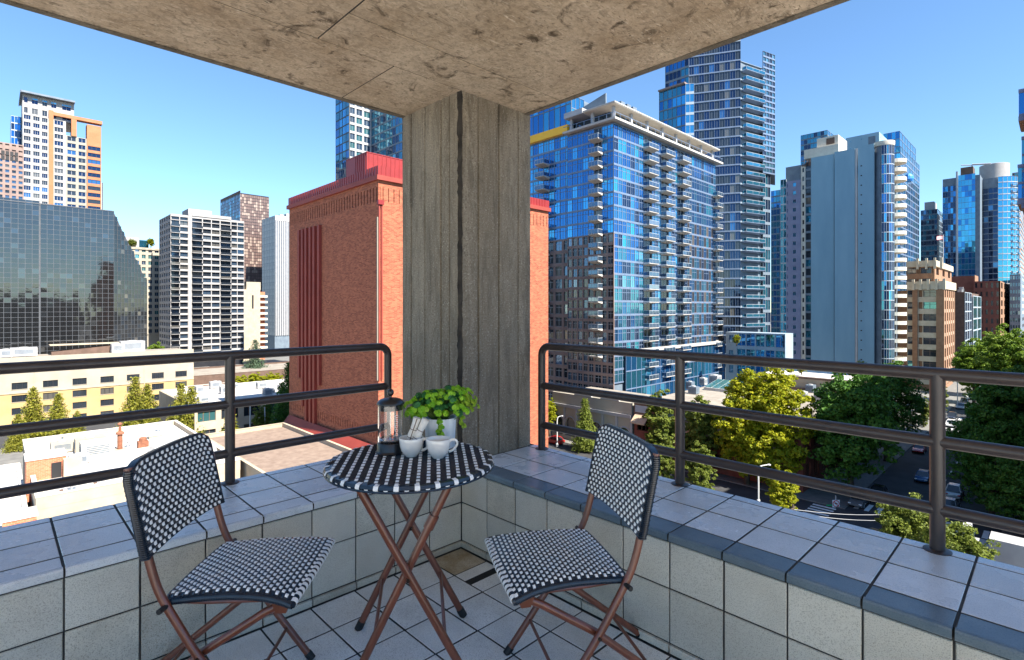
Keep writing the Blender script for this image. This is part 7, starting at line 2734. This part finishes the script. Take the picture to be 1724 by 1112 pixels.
G2 = 'street trees on the right'
for (nm, mesh, x, y, lab, rz, s) in (
        ('conical_tree', con_g, *W(985, 100), 'slim conical tree in front of the arched building', 0.0, 1.05),
        ('street_tree', olive[0], 81.9, onX(1112, 81.9), 'slender olive tree left of the near right railing post', 0.4, 1.3),
        ('street_tree', olive[0], 81.9, onX(1150, 81.9), 'short slender olive tree at the foot of the brick pier', 2.4, 0.62),
        ('street_tree', olive[1], 81.7, onX(1178, 81.7), 'slender olive tree left of the big yellow-green tree', 1.4, 0.95),
        ('street_tree', lime[0], 82.2, onX(1258, 82.2), 'big yellow-green tree filling the middle of the right view', 0.9, 1.12),
        ('street_tree', lime[0], 83.3, onX(1305, 83.3), 'tall yellow-green tree, right one of the bright pair', 3.3, 1.18),
        ('street_tree', olive[0], 70.0, onX(1120, 70.0), 'low olive tree on the near kerb, left of the railing post', 3.0, 0.92),
        ('street_tree', olive[0], 69.5, onX(1178, 69.5), 'low olive tree on the near kerb, right of the railing post', 4.4, 0.86),
        ('street_tree', lime[1], 70.2, onX(1318, 70.2), 'low lime tree on the near kerb beside the pale street lamp', 2.2, 0.72),
        ('street_tree', lime[1], 83.0, onX(925, 83.0), 'small lime tree behind the right end of the red brick block', 1.0, 0.8),
        ('street_tree', dark[0], 88.0, onX(1432, 88.0), 'big dark green tree at the street corner', 0.0, 1.08),
        ('street_tree', dark[1], 112.0, onX(1492, 112.0), 'darker tree behind the big corner tree', 1.9, 0.92),
        ('street_tree', dark[1], 97.0, 4.0, 'huge dark tree right of the railing post at the right edge', 2.6, 1.0),
        ('street_tree', dark[1], 92.0, 6.0, 'dark tree leaning over the side street right of the railing post', 1.2, 0.72),
        ('street_tree', dark[0], 112.0, 3.6, 'dark tree behind the huge one at the right edge', 4.0, 1.0),
        ('street_tree', dark[0], 84.0, 2.6, 'dark tree low at the right edge over the crosswalk', 5.0, 0.62),
        ('street_tree', green[0], 196.0, onX(1640, 196.0), 'sunlit green tree in front of the oxblood office', 1.0, 0.98),
        ('street_tree', green[0], 182.0, onX(1702, 182.0), 'tall sunlit green tree at the right edge', 2.0, 1.22),
        ('street_tree', green[0], 214.0, onX(1672, 214.0), 'sunlit green tree between two taller ones by the oxblood office', 3.0, 1.05),
        ('street_tree', green[1], 67.0, onX(1530, 67.0), 'low olive tree just over the ledge, left of the railing post', 0.0, 0.95),
        ('street_tree', green[1], 64.5, onX(1610, 64.5), 'low olive tree just over the ledge, right of the railing post', 2.0, 0.9),
        ('street_tree', olive[0], 150.0, 21.2, 'small street tree by the far crosswalk', 1.0, 0.7),
        ('street_tree', olive[0], 172.0, 21.0, 'small street tree in front of the brown deco block', 2.0, 0.75),
        ('street_tree', dark[0], 170.0, 4.0, 'far dark tree on the shaded side of the side street', 0.6, 0.8),
        ('street_tree', dark[0], 145.0, 3.0, 'middle dark tree on the shaded side of the side street', 3.6, 0.85)):
    plant_tree(nm, mesh, x, y, lab, G2, rz, s)
# planting on the low terraces
for i, (px_, d_, z, s, lab) in enumerate(((1240, 139, 17.0, 0.3, 'small shrub on the glass podium edge'), (1350, 112, 12.6, 0.28, 'left small shrub on the beige long building'), (1450, 115, 12.6, 0.3, 'lime shrub on the beige long building by the round balconies'), (1510, 150, 6.0, 0.6, 'yellowish shrub at the foot of the round balconies'),
                                          (222, 254, 55.6, 0.5, 'left shrub on the cream block roof terrace'), (254, 258, 55.6, 0.5, 'right shrub on the cream block roof terrace'))):
    x, y = W(px_, d_)
    plant_tree('shrub', lime[1] if i != 4 else green[1], x, y, lab, 'roof shrubs', i, s, z, 1.4, 'shrub')


# ------------------------------------------------------------------ cars
nmat('tyre', (0.015, 0.015, 0.015), rough=0.8)
nmat('car_glass', (0.02, 0.025, 0.03), rough=0.05, spec=0.8)
nmat('rim', (0.5, 0.5, 0.5), rough=0.3, metal=0.9)
nmat('headlight', (0.8, 0.8, 0.78), rough=0.1)
nmat('tail_light', (0.4, 0.01, 0.01), rough=0.2)
for nm, c in (('car_red', (0.42, 0.015, 0.012)), ('car_blue', (0.03, 0.09, 0.20)), ('car_white', (0.7, 0.7, 0.69)), ('car_black', (0.015, 0.015, 0.018)), ('car_silver', (0.42, 0.43, 0.45)), ('car_grey', (0.12, 0.125, 0.13))):
    nmat(nm, c, rough=0.22, spec=0.6, coat=0.8)


def car(x, y, rz, paint, label, suv=False):
    root = thing('parked_car', (x, y, 0.004 if True else 0), label, 'car', 'cars on the streets')
    hh = 0.18 if suv else 0.0

    def P_(mb, name, mat, parent=root, smooth=False):
        me = mb.mesh(name, mat, smooth=smooth)
        if smooth:
            auto_smooth(me)
        o = bpy.data.objects.new(name, me)
        COL.objects.link(o)
        o.parent = parent
        return o
    m = MB()
    # lower body loft: stations along x, each with half width and z range
    st_ = [(-2.2, 0.70, 0.42, 0.70), (-2.12, 0.82, 0.30, 0.86), (-1.5, 0.89, 0.24, 0.93 + hh), (-0.5, 0.90, 0.22, 0.92 + hh), (0.6, 0.90, 0.22, 0.92 + hh), (1.3, 0.88, 0.24, 0.88 + hh), (2.0, 0.82, 0.28, 0.74 + hh), (2.2, 0.66, 0.40, 0.60 + hh)]
    vs, fs = [], []
    for (sx_, hw_, za, zb) in st_:
        vs += [(sx_, -hw_ * 0.92, za), (sx_, -hw_, (za + zb) / 2), (sx_, -hw_ * 0.93, zb), (sx_, hw_ * 0.93, zb), (sx_, hw_, (za + zb) / 2), (sx_, hw_ * 0.92, za)]
    for i in range(len(st_) - 1):
        for k in range(6):
            j = (k + 1) % 6
            fs.append((i * 6 + k, (i + 1) * 6 + k, (i + 1) * 6 + j, i * 6 + j))
    fs.append((0, 1, 2, 3, 4, 5))
    e = (len(st_) - 1) * 6
    fs.append((e + 5, e + 4, e + 3, e + 2, e + 1, e))
    m.add(vs, fs)
    body = P_(m, 'body', paint, smooth=True)
    m = MB()
    zr_ = 1.45 + hh * 2
    m.add([(-1.75, -0.80, 0.92 + hh), (0.95, -0.80, 0.90 + hh), (0.95, 0.80, 0.90 + hh), (-1.75, 0.80, 0.92 + hh), (-1.1, -0.62, zr_), (0.15, -0.62, zr_), (0.15, 0.62, zr_), (-1.1, 0.62, zr_)],
          [(4, 5, 6, 7), (0, 1, 5, 4), (1, 2, 6, 5), (2, 3, 7, 6), (3, 0, 4, 7)])
    P_(m, 'windows', 'car_glass')
    m = MB()
    m.add([(-1.15, -0.64, zr_ - 0.02), (0.2, -0.64, zr_ - 0.02), (0.2, 0.64, zr_ - 0.02), (-1.15, 0.64, zr_ - 0.02), (-1.05, -0.58, zr_ + 0.04), (0.1, -0.58, zr_ + 0.04), (0.1, 0.58, zr_ + 0.04), (-1.05, 0.58, zr_ + 0.04)],
          [(4, 5, 6, 7), (0, 1, 5, 4), (1, 2, 6, 5), (2, 3, 7, 6), (3, 0, 4, 7)])
    for s in (-1, 1):
        m.tube([(0.93, s * 0.80, 0.92 + hh), (0.18, s * 0.635, zr_)], 0.04, 5)
        m.tube([(-1.72, s * 0.80, 0.94 + hh), (-1.1, s * 0.635, zr_)], 0.06, 5)
        m.tube([(-0.4, s * 0.81, 0.93 + hh), (-0.42, s * 0.63, zr_)], 0.04, 5)
    P_(m, 'roof', paint)
    for sx_ in (-1.35, 1.35):
        for s in (-1, 1):
            m = MB()
            m.tube([(sx_, s * 0.70, 0.33), (sx_, s * 0.91, 0.33)], 0.33, 14)
            wh = P_(m, 'wheel', 'tyre')
            m = MB()
            m.tube([(sx_, s * 0.905, 0.33), (sx_, s * 0.925, 0.33)], 0.21, 10)
            P_(m, 'rim', 'rim', wh)
    for s in (-1, 1):
        m = MB()
        m.box(2.08, s * 0.62 - 0.16, 0.58 + hh, 2.19, s * 0.62 + 0.16, 0.70 + hh)
        P_(m, 'headlight', 'headlight')
        m = MB()
        m.box(-2.2, s * 0.66 - 0.14, 0.66, -2.1, s * 0.66 + 0.14, 0.82)
        P_(m, 'tail_light', 'tail_light')
    root.rotation_euler = (0, 0, rz)
    return root


H90 = math.radians(90)
car(79.9, onX(933, 79.9), H90, 'car_red', 'red car parked beside the red brick block')
car(124.0, 18.2, math.pi, 'car_red', 'red car parked behind the big dark corner tree')
car(104.0, 14.8, math.pi, 'car_blue', 'blue car driving in the shaded side street')
car(*W(1603, 128), math.pi, 'car_black', 'dark car parked at the far crosswalk', True)
car(*W(1601, 121), math.pi, 'car_white', 'white car parked behind the dark car at the far crosswalk')
car(92.0, 10.2, 0, 'car_grey', 'grey car waiting at the shaded junction')
car(98.5, 10.4, 0, 'car_silver', 'silver car waiting behind the grey one at the junction', True)
for i in range(9):
    xx = 178 + i * 7.0
    car(xx, 18.3 if i % 3 else 9.0, math.pi, ['car_white', 'car_silver', 'car_black', 'car_grey'][i % 4], 'far car, number %s from the front in the street beyond the crosswalk' % ['one', 'two', 'three', 'four', 'five', 'six', 'seven', 'eight', 'nine'][i], i % 2 == 0)
car(72.4, 14.0, -H90, 'car_black', 'black car by the kerb under the low olive trees')

car(*W(1446, 73), math.pi, 'car_grey', 'dark grey car under the big dark corner tree')
car(*W(1478, 75), math.pi, 'car_black', 'black car in the junction shade left of the railing post', True)

# white box truck seen from above
tk = thing('box_truck', (*W(1716, 54), 0), 'white box truck roof at the bottom right over the ledge', 'truck')
x, y = W(1716, 54)
m = MB()
m.box(x - 1.3, y - 4.4, 0.9, x + 1.3, y + 2.2, 3.3)
m.build('cargo_box', 'white_metal', tk)
m = MB()
m.box(x - 1.1, y + 2.21, 0.6, x + 1.1, y + 4.0, 2.3)
m.build('cab', 'white_metal', tk)
for sx_ in (-1.05, 1.05):
    for yy_ in (-3.2, 3.0):
        m = MB()
        m.tube([(x + sx_ - 0.15, y + yy_, 0.45), (x + sx_ + 0.15, y + yy_, 0.45)], 0.45, 14)
        m.build('wheel', 'tyre', tk)
m = MB()
m.box(x - 1.0, y + 3.6, 1.5, x + 1.0, y + 4.02, 2.2)
m.build('windscreen', 'car_glass', tk)


# ------------------------------------------------------------------ street furniture
def lamp(x, y, h, arm, label, s=1.0):
    r = thing('street_lamp', (x, y, 0.13), label, 'street lamp', 'street lamps')
    m = MB()
    ax, ay = arm
    m.tube(smooth_path([(x, y, 0.13), (x, y, h * 0.55), (x, y, h - 0.9), (x + ax * 0.25, y + ay * 0.25, h - 0.2), (x + ax, y + ay, h)], 4), [0.11] * 13 + [0.08] * 4, 8)
    m.build('pole', 'pole_metal', r, smooth=True)
    m = MB()
    m.lathe([(0.0, -0.14), (0.2, -0.1), (0.26, 0.02), (0.16, 0.12), (0.0, 0.15)], 10, (x + ax * 1.12, y + ay * 1.12, h))
    m.build('lamp_head', 'white_metal', r, smooth=True)
    m = MB()
    m.lathe([(0.22, 0), (0.22, 0.5), (0.13, 0.6)], 8, (x, y, 0.13))
    m.build('base', 'pole_metal', r)


x, y = W(1277, 73)
lamp(x, y, hz(783, 73), (0.9, -0.9), 'pale curved street lamp in front of the yellow-green trees')
x, y = W(1612, 142)
lamp(x, y, 10.0, (0.2, -1.6), 'street lamp at the far crosswalk')
x, y = W(421, 104)
lamp(x, y, 9.0, (-1.2, 0.3), 'street lamp in front of the shop row, left one')
x, y = W(446, 104)
lamp(x, y, 8.6, (1.2, -0.2), 'street lamp in front of the shop row, right one')
x, y = W(938, 103)
lamp(x, y, 6.0, (0.6, -0.6), 'street lamp beside the red car')

# no-left-turn sign with street name blade
x, y = W(1407, 72)
sg = thing('traffic_sign', (x, y, 0.13), 'white no-left-turn sign on a pole at the junction', 'traffic sign')
m = MB()
zt = hz(836, 72)
m.tube([(x, y, 0.13), (x, y, zt + 0.1)], 0.06, 8)
m.build('pole', 'pole_metal', sg)
zc = hz(848, 72)
nx, ny = -FX, -FY


def disp(u, v, o):                            # u along view right, v up, o towards the street side
    return (x + RX * u + nx * o, y + RY * u + ny * o, zc + v)


def plate(mb, pts, o, th=0.02):
    n = len(pts)
    vs = [disp(u, v, o) for u, v in pts] + [disp(u, v, o - th) for u, v in pts]
    fs = [tuple(range(n)), tuple(range(2 * n - 1, n - 1, -1))] + [(i, n + i, n + (i + 1) % n, (i + 1) % n) for i in range(n)]
    mb.add(vs, fs)


m = MB()
plate(m, [(-0.5, -0.5), (0.5, -0.5), (0.5, 0.5), (-0.5, 0.5)], 0.09)
pl = m.build('plate', 'sign_white', sg)
m = MB()
for k in range(24):
    a0, a1 = 2 * math.pi * k / 24, 2 * math.pi * (k + 1) / 24
    plate(m, [(0.36 * math.cos(a0), 0.36 * math.sin(a0)), (0.46 * math.cos(a0), 0.46 * math.sin(a0)), (0.46 * math.cos(a1), 0.46 * math.sin(a1)), (0.36 * math.cos(a1), 0.36 * math.sin(a1))], 0.105)
c45 = math.cos(math.radians(45))
plate(m, [(-0.38 * c45 - 0.03, 0.38 * c45 - 0.03), (0.38 * c45 - 0.03, -0.38 * c45 - 0.03), (0.38 * c45 + 0.03, -0.38 * c45 + 0.03), (-0.38 * c45 + 0.03, 0.38 * c45 + 0.03)], 0.112)
m.build('red_ring', 'sign_red', pl)
m = MB()
plate(m, [(0.08, -0.24), (0.16, -0.24), (0.16, 0.10), (-0.06, 0.10), (-0.06, 0.19), (-0.24, 0.05), (-0.06, -0.09), (-0.06, 0.02), (0.08, 0.02)], 0.10)
m.build('arrow', 'sign_black', pl)
m = MB()
plate(m, [(-1.3, -0.32), (-0.52, -0.32), (-0.52, -0.12), (-1.3, -0.12)], 0.085)
m.build('street_blade', 'sign_green', sg)
m = MB()
plate(m, [(-0.18, -1.6), (0.28, -1.6), (0.28, -1.1), (-0.18, -1.1)], 0.085)
m.build('small_plate', 'sign_white', sg)

# parking sign with black lettering
d_ = 50
x, y = W(1628, d_)
zc = hz(889, d_)
ps = thing('parking_sign', (x, y, 0.13), 'white NO parking sign on a pole right of the railing post', 'traffic sign')
m = MB()
m.tube([(x, y, 0.13), (x, y, zc + 0.5)], 0.05, 8)
m.build('pole', 'pole_metal', ps)
m = MB()
plate(m, [(-0.42, -0.5), (0.42, -0.5), (0.42, 0.5), (-0.42, 0.5)], 0.08)
pl = m.build('plate', 'sign_white', ps)
tm = text_mesh('NO', 0.5, 'sign_black', 0.004)
rzt = TH - math.radians(90)
inst('lettering', tm, pl, Vector(disp(0, 0.22, 0.095)) - root_loc(ps), (math.radians(90), 0, rzt))
m = MB()
plate(m, [(-0.3, -0.2), (0.3, -0.2), (0.3, -0.13), (-0.3, -0.13)], 0.09)
plate(m, [(-0.25, -0.38), (0.2, -0.38), (0.2, -0.31), (-0.25, -0.31)], 0.09)
m.build('arrow_bar', 'sign_black', pl)

# overhead cables and the utility pole that carries them
for i, (pa, da, ya_, pb2, db, yb3, lab) in enumerate(((1335, 64, 858, 1560, 60, 862, 'upper pale overhead cable crossing the junction'), (1335, 64, 864, 1560, 60, 874, 'lower pale overhead cable crossing the junction'),
                                                   (1440, 80, 838, 1520, 62, 905, 'slanting guy cable over the junction'))):
    xa, yA_ = W(pa, da)
    xb2, yB2 = W(pb2, db)
    za, zb = hz(ya_, da), hz(yb3, db)
    m = MB()
    pts = [(xa + (xb2 - xa) * t, yA_ + (yB2 - yA_) * t, za + (zb - za) * t - 0.5 * math.sin(math.pi * t)) for t in [k / 10 for k in range(11)]]
    m.tube(pts, 0.035, 5)
    o = m.build('overhead_cable', 'white_metal', None, label=lab, cat='cable')
for i, (px_, d_, top_y, lab) in enumerate(((1335, 64, 850, 'dark utility pole at the left end of the cables'), (1560, 60, 855, 'dark utility pole among the low olive trees'))):
    x, y = W(px_, d_)
    up_ = thing('utility_pole', (x, y, 0.13), lab, 'pole')
    m = MB()
    zt = hz(top_y, d_)
    m.tube([(x, y, 0.13), (x, y, zt)], [0.14, 0.1], 8)
    m.build('shaft', 'bark', up_)
    m = MB()
    m.box(x - 0.7, y - 0.06, zt - 0.5, x + 0.7, y + 0.06, zt - 0.38)
    m.build('crossarm', 'bark', up_)

# ------------------------------------------------------------------ blocks on the far side of our own block; the glass facades mirror them
for (x0, x1, y0, h, wall, lab) in ((-70, -12, -78, 41, 'dark_brown', 'dark brown office block seen only as a reflection in the dark glass office'),
                                   (-8, 44, -86, 34, 'slate', 'slate office block mirrored low in the dark glass office'),
                                   (50, 72, -70, 44, 'oxblood_brick', 'brick block mirrored in the lit face of the blue apartments')):
    b = Building('office_block', ((x0 + x1) / 2, y0 - 10, 0), lab, limit=60)
    b.box('core', wall, x0, y0 - 22, 0, x1, y0 - 0.4, h)
    b.facade((x1, y0), (x0, y0), 0.2, h, int((x1 - x0) / 3.2), int(h / 3.3), (0.15, 0.85, 0.25, 0.85), 0.3, wall, (('glass_dark', 2), ('glass_dusk', 1)))
    b.finish()
